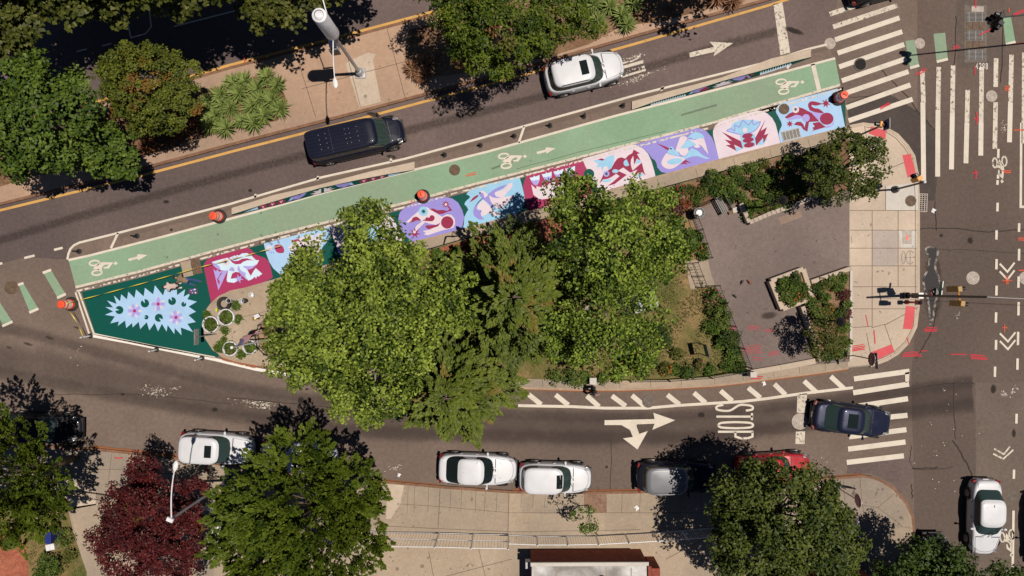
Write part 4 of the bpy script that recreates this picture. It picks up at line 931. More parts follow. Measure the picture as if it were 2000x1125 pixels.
# ================================================================== vehicles
def sup(n, m=56, ny=None):
    """unit super-ellipse outline"""
    out = []
    for i in range(m):
        a = 2 * PI * (i + .5) / m; c, s = math.cos(a), math.sin(a)
        out.append((math.copysign(abs(c) ** (2 / n), c), math.copysign(abs(s) ** (2 / (ny or n)), s)))
    return out
def car(name, label, cat, pos, head, Ln=4.7, W=1.82, H=1.45, paint='car_white', cab=(.95, -2.0, .35, -1.45), belt=.93, hood=.74, nose=.62, deck=.95, tail=.9,
        roofw=.75, kind='sedan', sunroof=None, rails=False, roofmat=None, rearglass=True, group=None, nfront=3.3, nrear=5.0, ribs=False, plate='sign_white', glass='tint', lamps=True, boxy=5.2):
    """cab = x of windscreen foot, rear window foot, windscreen head, rear window head (metres from the middle, front +x); roofw = half width at roof"""
    root = thing(name, label, cat, (X(pos[0]), Y(pos[1]), .006), head, group)
    hl, hw = Ln / 2, W / 2; pm = M[paint]
    xf, xr, tf, tr = cab
    def top(x):      # height of the lower body's upper surface along the car
        if x > xf: u = (x - xf) / (hl - xf); return belt + (hood - belt) * min(1, u * 2.2) * .55 + (hood - (belt + (hood - belt) * .55)) * u + (nose - hood) * max(0, u - .45) ** 1.5 * 2.4
        if x < xr: u = (xr - x) / max(.05, hl + xr); return belt + (deck - belt) * min(1, u * 3) + (tail - deck) * u ** 2
        return belt
    m = 72; ou = []
    for i in range(m):
        a = 2 * PI * (i + .5) / m; c, s = math.cos(a), math.sin(a)
        n = nfront if c > 0 else nrear
        x = math.copysign(abs(c) ** (2 / n), c); y = math.copysign(abs(s) ** (2 / (n + .6)), s)
        y *= 1 - .05 * max(0, x) ** 2 - .025 * max(0, -x) ** 2
        ou.append((x, y))
    b = MB(); rings = []
    for inset, zf in ((.10, .20), (.03, .24), (0.0, .40), (-.0, .55), (.012, .70), (.03, .86), (.06, .96), (.12, 1.0)):
        r = []
        for x, y in ou:
            px, py = x * (hl - inset), y * (hw - inset)
            t = top(px) if zf > .3 else .9
            z = t * zf if zf > .3 else zf
            r.append((px, py, max(z, .2)))
        rings.append(r)
    for sc in (.86, .66, .44, .22):
        r = []
        for x, y in ou:
            px, py = x * (hl - .12) * (1 - (1 - sc) * .55 if sc > .5 else sc * 1.3), y * (hw - .12) * sc
            px = max(-hl + .14, min(hl - .14, x * (hl - .12) * (sc ** .35)))
            r.append((px, py, top(px) + .035 * (1 - sc ** 2)))
        rings.append(r)
    for r in rings: b.v += r
    for k in range(len(rings) - 1):
        for i in range(m):
            j = (i + 1) % m; b.f.append((k * m + i, k * m + j, (k + 1) * m + j, (k + 1) * m + i)); b.m.append(0)
    b.f.append(tuple((len(rings) - 1) * m + i for i in range(m))); b.m.append(0)
    body = b.build('body', pm, root, True, 50)
    bv = BVHTree.FromPolygons([Vector(v) for v in b.v], b.f)
    # ---- cabin
    mc = 64; sq = sup(boxy, mc, boxy - .6); cr = []
    LV = ((0, 0), (.22, .1), (.5, .3), (.80, .62), (.93, .85), (1.0, 1.0))
    z0 = belt - .02; zr = H
    wb = hw - .10
    def lerp(a, c, t): return a + (c - a) * t
    for zt, t in LV:
        fx = lerp(xf, tf, zt if zt < .95 else 1.0) ; rx = lerp(xr, tr, zt if zt < .95 else 1.0)
        ww = lerp(wb, roofw, zt ** 1.1) if zt < .95 else roofw - .05
        if zt == 1.0: fx -= .05; rx += .05
        cx, hh = (fx + rx) / 2, (fx - rx) / 2
        cr.append([(cx + x * hh - (.10 * (y * y) if x > .0 else 0) * (1 if x > .7 else 0) * .8, y * ww, lerp(z0, zr - .03, zt) if zt < 1 else zr - .012) for x, y in sq])
    for sc in (.8, .5, .2):
        fx, rx = tf - .05, tr + .05; cx, hh = (fx + rx) / 2, (fx - rx) / 2
        cr.append([(cx + x * hh * sc, y * (roofw - .05) * sc, zr - .012 + .035 * (1 - sc ** 2)) for x, y in sq])
    parts = {'pillar_lf': [], 'pillar_lr': [], 'pillar_rf': [], 'pillar_rr': [], 'windscreen': [], 'rear_window': [], 'side_window_fl': [], 'side_window_rl': [], 'side_window_fr': [], 'side_window_rr': [], 'roof': []}
    allv = [p for r in cr for p in r]
    for k in range(len(cr) - 1):
        for i in range(mc):
            j = (i + 1) % mc; f = (k * mc + i, k * mc + j, (k + 1) * mc + j, (k + 1) * mc + i)
            ux = (sq[i][0] + sq[j][0]) / 2; uy = (sq[i][1] + sq[j][1]) / 2
            if k >= 3: parts['roof'].append(f)
            elif abs(uy) < .90 and ux > .5: parts['windscreen'].append(f)
            elif abs(uy) < .84 and ux < -.5: parts['rear_window' if rearglass else ('pillar_lr' if uy > 0 else 'pillar_rr')].append(f)
            elif abs(uy) > .8 and abs(ux) < .93 and k < 3 and not (.0 < ux < .05): parts['side_window_' + ('f' if ux > 0 else 'r') + ('l' if uy > 0 else 'r')].append(f)
            else: parts['pillar_' + ('l' if uy > 0 else 'r') + ('f' if ux > 0 else 'r')].append(f)
    parts['roof'].append(tuple((len(cr) - 1) * mc + i for i in range(mc)))
    for pn, fs in parts.items():
        if not fs: continue
        used = sorted({v for f in fs for v in f}); mp = {v: i for i, v in enumerate(used)}
        q = MB(); q.v = [allv[v] for v in used]; q.f = [tuple(mp[v] for v in f) for f in fs]; q.m = [0] * len(fs)
        isg = 'window' in pn or pn == 'windscreen'
        mat = M[glass] if isg else (M[roofmat] if roofmat and pn == 'roof' else pm)
        q.build('side_window' if pn.startswith('side') else 'pillar' if pn.startswith('pillar') else pn, mat, root, True, 45)
    cbv = BVHTree.FromPolygons([Vector(v) for v in allv], [f for fs in parts.values() for f in fs])
    def hit(x, y, off, which=None):
        best = None
        for t in ((bv, cbv) if which is None else (which,)):
            r = t.ray_cast(Vector((x, y, 5)), Vector((0, 0, -1)))
            if r[0] is not None and (best is None or r[0].z > best): best = r[0].z
        return (x, y, (best if best is not None else .7) + off)
    def drape(x0, x1, y0, y1, nx=6, ny=6, off=.006, taper=0., which=None):
        q = MB(); g = []
        for a in range(nx + 1):
            for c in range(ny + 1):
                x = x0 + (x1 - x0) * a / nx; y = (y0 + (y1 - y0) * c / ny) * (1 - taper * a / nx); q.v.append(hit(x, y, off, which))
        for a in range(nx):
            for c in range(ny):
                i = a * (ny + 1) + c; q.f.append((i, i + ny + 1, i + ny + 2, i + 1)); q.m.append(0)
        if (x1 - x0) * (y1 - y0) < 0: q.f = [f[::-1] for f in q.f]
        return q
    def seam(pts, w=.018, off=.004):
        q = MB(); P = []
        for a, c in zip(pts, pts[1:]):
            for t in np.linspace(0, 1, 7)[:-1]: P.append((a[0] + (c[0] - a[0]) * t, a[1] + (c[1] - a[1]) * t))
        P.append(pts[-1])
        for a, c in zip(P, P[1:]):
            d = Vector((c[0] - a[0], c[1] - a[1])); d = d.normalized() if d.length > 0 else Vector((1, 0)); nn = Vector((-d.y, d.x)) * w / 2
            q.face([hit(a[0] + nn.x, a[1] + nn.y, off), hit(a[0] - nn.x, a[1] - nn.y, off), hit(c[0] - nn.x, c[1] - nn.y, off), hit(c[0] + nn.x, c[1] + nn.y, off)])
        return q
    for q in (seam([(xf + .10, -hw * .80), (hl - .42, -hw * .66), (hl - .24, -hw * .35), (hl - .2, 0), (hl - .24, hw * .35), (hl - .42, hw * .66), (xf + .10, hw * .80)]),
              seam([(xf + .07, hw * .8), (xf + .07, -hw * .8)], .05, .006)) + ((seam([(xr - .05, -hw * .72), (-hl + .14, -hw * .70)]), seam([(xr - .05, hw * .72), (-hl + .14, hw * .70)])) if kind == 'sedan' else ()):
        q.build('panel_seam', M['trim'], root)
    if kind == 'sedan':
        for s in (-1, 1):
            q = MB(); q.tube([hit(hl - .9, s * hw * .42, .004), hit(xf + .3, s * hw * .5, .01)], .012, 5); q.build('bonnet_crease', pm, root, True)
    if sunroof:
        x0, x1, wy = sunroof
        drape(x0, x1, -wy, wy, off=.007).build('sunroof', M['glass'], root, True)
    if rails:
        for s in (-1, 1):
            q = MB(); n = 8
            pts = [hit(lerp(tr + .12, tf - .18, i / n), s * (roofw - .05), .05 if 0 < i < n else .0) for i in range(n + 1)]
            q.tube(pts, .022, 6); q.build('roof_rail', M['trim'] if rails == 'dark' else M['galv'], root, True)
    if ribs:
        for y in np.linspace(-.5, .5, 7):
            q = MB(); q.tube([hit(x, y * roofw * 1.5, .002) for x in np.linspace(tr + .15, tf - .55, 9)], .016, 5); q.build('roof_rib', pm, root, True)
        for x in (-1.9, -1.5, -.35, -.1, .35):
            for y in (-.42, -.14, .14, .42): q = MB(); q.lathe([(.025, 0), (.02, .02), (.001, .024)], hit(x, y, .01), 8); q.build('roof_bolt', M['galv'], root, True)
        q = MB()
        for x in (-1.25,): q.tube([hit(x, y, .004) for y in np.linspace(-roofw * .85, roofw * .85, 7)], .012, 5)
        q.build('roof_seam', M['trim'], root)
    # ---- wheels
    wr = .335 if kind == 'sedan' else .37
    for sx in (hl - .88, -hl + .92):
        for s in (-1, 1):
            q = MB(); R = Matrix.Rotation(PI / 2, 3, 'X')
            yo = s * (hw - .10)
            q.lathe([(wr * .62, -.115), (wr * .93, -.125), (wr, -.09), (wr, .09), (wr * .93, .125), (wr * .62, .115)], (sx, yo, wr), 24, M=R)
            wo = q.build('wheel', M['rubber'], root, True, 40)
            q = MB(); fy = yo + s * .118
            q.lathe([(wr * .64, -.01), (wr * .6, .006), (wr * .14, -.012), (.001, .0)], (sx, fy, wr), 20, M=R @ Matrix.Rotation(PI if s > 0 else 0, 3, 'X'))
            for k in range(5):
                a = 2 * PI * k / 5; q.box((sx + math.cos(a) * wr * .34, fy + s * .012, wr + math.sin(a) * wr * .34), (wr * .52, .016, .05), M=Matrix.Rotation(-a, 3, 'Y'))
            q.build('rim', M['rim'], wo, True, 40)
            q = MB(); arc = []   # dark wheel arch lip on the flank
            for i in range(15):
                a = PI * i / 14
                arc.append((sx + math.cos(a) * (wr + .05), s * (hw - .004), wr + math.sin(a) * (wr + .03)))
            q.tube(arc, .028, 6); q.build('wheel_arch', M['trim'], root, True)
    # ---- mirrors, lamps, handles, bumper trim, plates
    for s in (-1, 1):
        q = MB(); q.ball((0, 0, 0), 1, 12, 8, 0, (.075, .115, .075)); q.v = [(v[0] + xf - .42, v[1] + s * (hw + .09), v[2] + belt + .06) for v in q.v]
        q.box((xf - .40, s * (hw - .02), belt), (.07, .16, .05))
        q.build('door_mirror', pm if paint != 'car_black' else M['trim'], root, True, 40)
        if lamps:
            q = drape(hl - .46, hl - .20, s * hw * .60, s * hw * .82, 5, 4, .008, .06, bv); q.build('headlight', M['lamp_clear'], root, True)
            q = MB()
            q.bbox((-hl + .10, s * (hw * .80), .72 * tail), (.13, .28, .15), s * -.28)
            q.build('taillight', M['lamp_red'], root)
        for x in (xf - 1.05, xf - 2.0):
            if x > xr + .2: q = MB(); q.box((x, s * (hw - .004), belt * .80), (.17, .022, .03)); q.build('door_handle', M['galv'] if paint == 'car_white' else pm, root)
        q = MB(); q.box((-.02, s * (hw - .018), .27), (Ln * .46, .05, .09)); q.build('sill', M['trim'], root)
    q = MB(); q.box((hl - .06, 0, .42), (.16, hw * 1.35, .16)); q.build('bumper', M['trim'], root); q = MB(); q.box((-hl + .05, 0, .36), (.14, hw * 1.4, .14)); q.build('bumper', M['trim'], root)
    q = MB(); q.box((-hl + .0, 0, tail * .62), (.03, .34, .17)); q.build('number_plate', M[plate], root)
    for y0, y1 in ((-.45, .15), (.05, .62)):
        q = MB(); q.tube([hit(xf + .02, y0 * hw, .03), hit(xf - .20, y1 * hw, .03)], .011, 5)
        q.build('wiper', M['trim'], root)
    if kind == 'sedan' and rearglass:
        q = MB(); q.box((tr + .2, 0, H + .035), (.13, .035, .04)); q.build('aerial_fin', pm, root)
    return root
D = math.radians
SED = dict(cab=(1.02, -1.80, .25, -1.10))
van = car('van', 'black cargo van with ribbed roof driving on the upper road', 'van', (702, 278), D(13), 5.75, 1.95, 1.98, 'car_vannavy', (2.0, -2.80, 1.30, -2.76), 1.14, 1.02, .86, 1.12, 1.05, .84, 'van', ribs=True, rearglass=False, nfront=3.4, nrear=10, boxy=9)
car('suv', 'white sport utility car with roof rails and dark sunroof on the upper road', 'car', (1139, 149), D(13.5), 4.8, 1.92, 1.78, 'car_white', (1.08, -2.22, .35, -1.98), 1.08, .98, .82, 1.06, 1.02, .82, 'suv', sunroof=(-.35, .10, .42), rails='dark')
car('dark_car', 'black car cut off by the upper picture edge, over the crosswalk', 'car', (1722, -26), D(15), 4.75, 1.85, 1.5, 'car_black', **SED)
car('sedan', 'dark blue sedan with long glass roof crossing the stop line', 'car', (1653, 815), D(-7), 4.75, 1.84, 1.45, 'car_navy', (1.02, -1.85, .32, -1.0), sunroof=(-.62, -.02, .42))
car('sedan', 'white sedan heading down the right-hand avenue over a bike symbol', 'car', (1909, 1003), D(-91.5), 4.55, 1.80, 1.45, 'car_white', **SED)
car('sedan', 'white parked sedan with black rear window, left of the white crossover', 'car', (934, 911), D(-2), 4.70, 1.85, 1.45, 'car_white', (1.0, -1.95, .28, -.95), group='cars parked along the kerb', glass='glass')
car('suv', 'white parked crossover with small dark sunroof, beside the pit of the young tree', 'car', (1083, 927), D(-1.5), 4.35, 1.80, 1.62, 'car_white', (.98, -2.02, .30, -1.86), 1.0, .92, .78, 1.0, .96, .77, 'suv', sunroof=(.02, .38, .40), group='cars parked along the kerb')
car('suv', 'dark blue parked sport utility car with pale silver roof', 'car', (1316, 925), D(1), 4.75, 1.88, 1.70, 'car_navy', (1.0, -2.2, .35, -1.98), 1.05, .95, .8, 1.04, 1.0, .80, 'suv', roofmat='car_roof_shaded', rails='silver', group='cars parked along the kerb')
car('hatchback', 'red parked car with its rear half under a tree crown', 'car', (1502, 909), D(3.5), 4.55, 1.80, 1.50, 'car_red', (.95, -1.95, .3, -1.5), kind='suv', group='cars parked along the kerb')
car('suv', 'white parked sport utility car with pale glass sunroof, behind the red maple', 'car', (434, 870), D(-3.5), 4.45, 1.84, 1.66, 'car_white', (.98, -2.08, .30, -1.9), 1.03, .94, .8, 1.02, .98, .78, 'suv', sunroof=(-.35, .05, .36), group='cars parked along the kerb')
car('sedan', 'white car parked almost wholly under the large green street tree', 'car', (592, 889), D(-4), 4.6, 1.80, 1.47, 'car_white', group='cars parked along the kerb', **SED)
car('dark_car', 'black car with shiny bonnet parked half under the leftmost street tree', 'car', (98, 832), D(-1), 4.6, 1.82, 1.47, 'car_black', group='cars parked along the kerb', **SED)
car('dark_car', 'black car at the right picture edge, the upper of two', 'car', (2027, 1030), D(-90), 4.6, 1.82, 1.5, 'car_black', **SED)
car('dark_car', 'black car at the lower right picture corner, the lower of two', 'car', (2024, 1196), D(-90), 4.6, 1.82, 1.5, 'car_black', **SED)
car('dark_car', 'black car in deep tree shade on the avenue by the corner kerb', 'car', (1812, 1108), D(90), 4.6, 1.82, 1.5, 'car_black', **SED)
# ================================================================== street furniture
def at(p, z=0.0): return (X(p[0]), Y(p[1]), z)
def dv(a, c): return ((c[0] - a[0]) / S, -(c[1] - a[1]) / S)
GZ = .147; PZ = .148   # footpath height

def street_lamp(base, h, arms, mat, label, cell=False):
    r = thing('street_lamp', label, 'street lamp', at(base, GZ), 0, 'street lamps')
    b = MB(); b.bbox((0, 0, .03), (.62, .62, .06)); b.lathe([(.24, .06), (.24, .42), (.16, .5)], n=8); b.build('base', mat, r)
    b = MB(); b.tube([(0, 0, .4), (0, 0, h)], [.11, .075] if cell else [.085, .06], 14); b.build('pole', mat, r, True, 40)
    for (dx, dy), z0, z1 in arms:
        b = MB(); pts = [(dx * t, dy * t, z0 + (z1 - z0) * math.sin(t * PI / 2)) for t in np.linspace(0, 1, 10)]
        b.tube(pts, np.linspace(.038, .026, 10), 8); a = b.build('arm', M['galv_white'], r, True, 40)
        l = math.hypot(dx, dy); ux, uy = dx / l, dy / l; e = pts[-1]
        b = MB(); R = Matrix.Rotation(math.atan2(uy, ux), 3, 'Z')
        prof = [(.03, -.08), (.07, 0), (.12, .12), (.13, .28), (.10, .42), (.01, .48)]
        n = 12; s0 = len(b.v)
        for rr, t in prof:
            for k in range(n):
                q = 2 * PI * k / n; v = R @ Vector((t, rr * math.cos(q), rr * .5 * math.sin(q))); b.v.append((e[0] + v.x, e[1] + v.y, e[2] + v.z))
        for i in range(len(prof) - 1):
            for k in range(n): j = (k + 1) % n; b.f.append((s0 + i * n + k, s0 + i * n + j, s0 + (i + 1) * n + j, s0 + (i + 1) * n + k)); b.m.append(0)
        b.f.append(tuple(range(s0 + n - 1, s0 - 1, -1))); b.m.append(0)
        b.build('lamp_head', M['white_metal'], a, True, 50)
    if cell:
        b = MB(); b.lathe([(.12, h - .1), (.36, h), (.37, h + .05), (.37, h + 2.3), (.35, h + 2.38), (.27, h + 2.42), (.001, h + 2.46)], n=32); c = b.build('antenna_drum', M['galv_white'], r, True, 35)
        b = MB()
        for rr in (.26, .17): b.lathe([(rr, h + 2.43), (rr, h + 2.47), (rr - .03, h + 2.47), (rr - .03, h + 2.43)], n=28)
        b.build('lid_ring', M['white_metal'], c, True, 30)
        b = MB(); b.bbox((-.34, .05, 4.9), (.36, .62, .95), .15); x = b.build('equipment_cabinet', M['galv_white'], r)
        b = MB(); b.bbox((-.36, .43, 4.95), (.40, .07, .85), .15); b.build('door', M['sign_blue'], x)
        b = MB(); b.bbox((-.30, -.36, 4.85), (.46, .10, .80), .15); b.build('heat_sink', M['grey_metal'], x)
    else:
        b = MB(); b.bbox((0, 0, h + .05), (.34, .2, .14), -.4); b.build('cap', M['galv_white'], r)
    return r
street_lamp((705, 145), 6.5, [((-.62, 2.65), 6.3, 7.1), ((.28, -2.5), 6.3, 7.1)], M['galv'], 'grey twin-arm street lamp carrying a big white antenna drum on the brown median', True)
street_lamp((449, 936), 7.1, [((.55, 2.66), 7.0, 7.8)], M['galv'], 'grey single-arm street lamp leaning over the red maple by the parked cars')

def signal_head(r, name, c, ang, mat, n=3):
    b = MB(); hh = .33 * n
    b.bbox((c[0], c[1], c[2]), (.24, .30, hh), ang); o = b.build(name, mat, r)
    for k in range(n):
        z = c[2] + hh / 2 - .165 - k * .33; R = Matrix.Rotation(ang, 3, 'Z')
        b = MB(); v = R @ Vector((.13, 0, 0)); w_ = R @ Vector((.33, 0, 0))
        b.tube([(c[0] + v.x, c[1] + v.y, z), (c[0] + w_.x, c[1] + w_.y, z)], .115, 10, caps=False)
        b.tube([(c[0] + v.x * 1.0, c[1] + v.y, z), (c[0] + v.x * 1.06, c[1] + v.y * 1.06, z)], .105, 10)
        b.build('visor', M['sign_black'], o)
    return o
r = thing('traffic_signal', 'tall dark signal pole with two yellow heads at the kerb of the light footpath', 'traffic signal', at((1766, 577), GZ))
b = MB(); b.lathe([(.2, 0), (.2, .25), (.15, .3)], n=10); b.build('base', M['dark_metal'], r)
b = MB(); b.tube([(0, 0, .2), (0, 0, 7.2)], [.09, .06], 12); b.build('pole', M['dark_metal'], r, True, 40)
M['signal_amber'] = plain('signal_amber', (.34, .185, .03), .5)
signal_head(r, 'signal_head', (.02, .40, 4.55), PI * 0 + .12, M['signal_amber']); signal_head(r, 'signal_head', (.14, -.38, 4.6), PI * 0 - .12, M['signal_amber'])
b = MB(); b.tube([(0, .3, 4.9), (.1, -.3, 4.9)], .03, 6); b.build('bracket', M['signal_yellow'], r)
b = MB(); b.bbox((.16, 0, .85), (.34, .30, .5)); x = b.build('control_box', M['dark_metal'], r); b = MB(); b.bbox((.2, 0, 1.2), (.3, .36, .12)); b.build('lid', M['sign_white'], x)
b = MB(); b.box((.10, .42, 3.25), (.025, .80, .24), -.12); x = b.build('street_name_sign', M['sign_green'], r); b = MB(); b.box((.10, .42, 3.385), (.04, .83, .025), -.12); b.build('rim', M['sign_white'], x)
b = MB(); b.bbox((.02, .24, 2.75), (.32, .4, .38), .5); x = b.build('walk_signal', M['sign_black'], r); b = MB(); b.box((-.16, .12, 2.75), (.02, .26, .26), .5); b.build('lens', M['sign_red'], x)
b = MB(); b.tube([(1766 - 1766, 0, 7.1), (12, -.6, 7.3)], .012, 5); b.build('span_wire', M['galv'], r)

r = thing('fire_alarm_post', 'dark red fire alarm post beside the tall signal pole', 'alarm post', at((1768, 590), GZ))
b = MB(); b.lathe([(.14, 0), (.14, .1), (.07, .2), (.06, .9), (.11, 1.0)], n=10); b.build('post', M['sign_red'], r, True, 40)
b = MB(); b.bbox((0, 0, 1.2), (.2, .26, .4)); b.build('box', M['sign_red'], r); b = MB(); b.lathe([(.13, 1.4), (.06, 1.47), (.001, 1.5)], n=10); b.build('cap', M['sign_black'], r)

r = thing('traffic_signal', 'short signal post with an orange head at the right kerb by the square manhole slab', 'traffic signal', at((1745, 371), GZ))
b = MB(); b.lathe([(.22, 0), (.22, .12), (.15, .3), (.1, .38)], n=12); b.build('base', M['dark_metal'], r, True, 40)
b = MB(); b.tube([(0, 0, .3), (0, 0, 2.95)], .058, 10); b.build('pole', M['dark_metal'], r, True, 40)
b = MB(); b.ball((0, 0, 3.0), .09); b.build('finial', M['sign_white'], r, True)
signal_head(r, 'signal_head', (-.18, .24, 2.55), 2.2, M['signal_yellow'], 2)
r = thing('traffic_signal', 'signal post with small orange head and round blue arrow sign at the upper corner kerb', 'traffic signal', at((1672, 267), GZ))
b = MB(); b.lathe([(.22, 0), (.22, .12), (.15, .3), (.1, .38)], n=12); b.build('base', M['dark_metal'], r, True, 40)
b = MB(); b.tube([(0, 0, .3), (0, 0, 3.0)], .058, 10); b.build('pole', M['dark_metal'], r, True, 40)
signal_head(r, 'signal_head', (-.05, .05, 2.75), 3.0, M['signal_yellow'], 1)
b = MB(); b.box((.13, 0, 3.0), (.03, .56, .62)); x = b.build('arrow_sign', M['sign_black'], r)
b = MB(); b.box((.152, 0, 3.0), (.012, .6, .66)); b.build('rim', M['sign_white'], x)
b = MB(); c0 = [(.11, .24 * math.cos(a), 3.0 + .24 * math.sin(a)) for a in np.linspace(0, 2 * PI, 25)]; b.tube(c0, .03, 6); b.tube([(.108, -.1, 2.82), (.108, -.05, 3.0), (.108, .12, 3.1)], .035, 6); b.face([(.1, .05, 3.22), (.1, .22, 3.12), (.1, .08, 3.0)]); b.build('arrow_symbol', M['sign_blue'], x)

def octagon(s): return [(s * math.cos(PI / 8 + i * PI / 4) / math.cos(PI / 8), s * math.sin(PI / 8 + i * PI / 4) / math.cos(PI / 8)) for i in range(8)]
def stop_sign(base, label, ang=0., oneway=False):
    r = thing('stop_sign', label, 'stop sign', at(base, GZ), ang, 'stop signs')
    b = MB(); b.tube([(0, 0, 0), (0, 0, 3.0 if oneway else 2.85)], .032, 8); b.build('post', M['sign_back'] if not oneway else M['dark_metal'], r, True, 40)
    b = MB()
    for s_, x_, m in ((.38, -.045, 0), (.345, -.052, 1)):
        q = octagon(s_); n = 8; b0 = len(b.v); b.v += [(x_, y, 2.45 + z) for y, z in q] + [(x_ + .012, y, 2.45 + z) for y, z in q]
        b.f += [tuple(b0 + i for i in range(8)), tuple(b0 + 8 + i for i in range(7, -1, -1))] + [(b0 + i, b0 + 8 + i, b0 + 8 + (i + 1) % 8, b0 + (i + 1) % 8) for i in range(8)]; b.m += [m] * 10
    p = b.build('sign_plate', [M['sign_white'], M['sign_red']], r)
    b = MB()
    for i, ch in enumerate('STOP'):   # read by drivers looking along +x: right is -y
        for st in GL[ch]: b.tube([(-.056, .27 - i * .138 - u * .115, 2.33 + v * .25) for u, v in st], .016, 5)
    b.build('lettering', M['sign_white'], p)
    if oneway:
        b = MB(); b.bbox((.07, -.05, 2.75), (.025, .92, .3), .12); x = b.build('one_way_plate', M['sign_black'], r)
        b = MB()
        for i, ch in enumerate('ONEWAY'):
            for st in GL[ch]: b.tube([(.093 - (.05 + .1 - u * .1 - i * .1) * .12, -.28 + i * .1 + u * .075, 2.70 + v * .1) for u, v in st], .009, 4)
        b.build('lettering', M['sign_white'], x)
    return r
stop_sign((1660, 693), 'red stop sign with a black one-way plate on the light footpath corner', -.05, True)
stop_sign((1635, 952), 'red stop sign on the lower grey footpath corner by the large tree', .05)
r = thing('bicycle', 'dark bicycle leaning at the post of the lower stop sign', 'bicycle', at((1636, 948), GZ), -.2)
for sx in (-.5, .5):
    b = MB(); b.tube([(sx + .33 * math.cos(a), .12 + .03 * math.sin(a), .34 + .33 * math.sin(a)) for a in np.linspace(0, 2 * PI, 21)], .025, 6)
    for k in range(8): a = k * PI / 4; b.tube([(sx, .12, .34), (sx + .31 * math.cos(a), .12 + .028 * math.sin(a), .34 + .31 * math.sin(a))], .004, 4)
    b.build('wheel', M['rubber'], r)
b = MB(); b.tube([(-.5, .12, .34), (-.15, .15, .82), (.38, .16, .8), (.5, .12, .34)], .02, 6); b.tube([(-.15, .15, .82), (0, .12, .32), (.38, .16, .8)], .02, 6); b.tube([(-.5, .12, .34), (0, .12, .32)], .016, 6); b.build('frame', M['black_metal'], r, True, 40)
b = MB(); b.bbox((-.18, .15, .92), (.26, .12, .06)); b.build('saddle', M['rubber'], r); b = MB(); b.tube([(.36, -.1, 1.0), (.42, .16, 1.02), (.36, .42, 1.0)], .016, 6); b.build('handlebar', M['black_metal'], r)

def mast():
    g = L((1952, 38), 5.4)
    r = thing('traffic_signal', 'black signal head hanging from a mast arm at the upper right edge', 'traffic signal', at((2120, 75), 0))
    d = ((g[0] - 2120) / S, -(g[1] - 75) / S)
    b = MB(); b.tube([(0, 0, 0), (0, 0, 6.2)], [.14, .11], 12); b.build('pole', M['dark_metal'], r, True, 40)
    b = MB(); b.tube([(0, 0, 5.6), (d[0] * .5, d[1] * .5, 5.75), (d[0], d[1], 5.7)], [.05, .045, .04], 8); b.build('mast_arm', M['dark_metal'], r, True, 40)
    signal_head(r, 'signal_head', (d[0] - .1, d[1] + .08, 5.3), 2.7, M['sign_black'], 3); signal_head(r, 'signal_head', (d[0] - .05, d[1] - .25, 5.3), 4.2, M['sign_black'], 2)
mast()

def park_lamp(base, label):
    r = thing('park_lamp', label, 'park lamp', at(base, .16), 0, 'globe lamps in the planting beds')
    b = MB(); b.lathe([(.16, 0), (.16, .12), (.09, .35), (.055, .6), (.045, 3.2), (.09, 3.3), (.11, 3.38)], n=12); b.build('pole', M['black_metal'], r, True, 40)
    b = MB(); b.ball((0, 0, 3.62), .25, 18, 12); g = b.build('globe', M['grey_metal'], r, True)
    b = MB(); b.lathe([(.26, 3.72), (.235, 3.80), (.08, 3.92), (.03, 3.98), (.001, 4.02)], n=16); b.build('cap', M['black_metal'], g, True, 40)
park_lamp((1583, 622), 'black globe lamp in the trapezoid bed next to the light footpath')
park_lamp((1481, 407), 'black globe lamp in the stone-edged bed above the paved plaza')

r = thing('road_sign', 'grey road sign plate seen nearly edge-on at the left tip of the island', 'road sign', at((425, 652), GZ))
b = MB(); b.tube([(0, 0, 0), (0, 0, 2.85)], .03, 8); b.build('post', M['sign_back'], r, True, 40)
b = MB(); b.bbox((-.05, 0, 2.55), (.03, .90, .55)); x = b.build('sign_plate', M['sign_back'], r); b = MB(); b.box((-.03, 0, 2.55), (.02, .05, .5)); b.build('bracket', M['galv'], x)

# flag
r = thing('flagpole', 'tall white flagpole with a ball finial leaning out over ring planters', 'flagpole', at((541, 660), GZ))
b = MB(); b.lathe([(.16, 0), (.16, .1), (.07, .25)], n=12); b.build('base', M['galv'], r, True, 40)
b = MB(); b.tube([(0, 0, .1), (0, 0, 6.5)], [.06, .035], 10); b.build('pole', M['galv_white'], r, True, 40)
b = MB(); b.ball((0, 0, 6.58), .09); b.build('finial', M['white_metal'], r, True)
fl = thing('flag', 'United States flag flying half furled from the flagpole', 'flag', at((541, 660), GZ))
NX, NY = 26, 13; b = MB(); gp = {}
def flagpt(i, j, off=0.):
    u = i / NX; v = j / NY; sx = 1.32 * u
    wv = .13 * math.sin(u * 7.5 + v * 1.2) * (.3 + u); tilt = .55 * (1 - v) * u
    return Vector((.05 + sx * .68 + wv * .7 + tilt * .25, .03 + sx * .66 - wv * .7 - tilt * .30, 5.50 + .80 * v - .22 * u * u + .05 * math.sin(u * 6)))
for i in range(NX + 1):
    for j in range(NY + 1): b.v.append(tuple(flagpt(i, j)))
for i in range(NX):
    for j in range(NY):
        q = i * (NY + 1) + j; b.f.append((q, q + NY + 1, q + NY + 2, q + 1)); b.m.append(2 if (i < 10 and j >= 6) else (0 if j % 2 == 0 else 1))
M['flag_red'] = plain('flag_red', (.42, .02, .045), .8); M['flag_white'] = plain('flag_white', (.72, .68, .70), .8); M['flag_blue'] = plain('flag_blue', (.022, .03, .19), .8)
cl = b.build('cloth', [M['flag_red'], M['flag_white'], M['flag_blue']], fl, True)
b = MB()
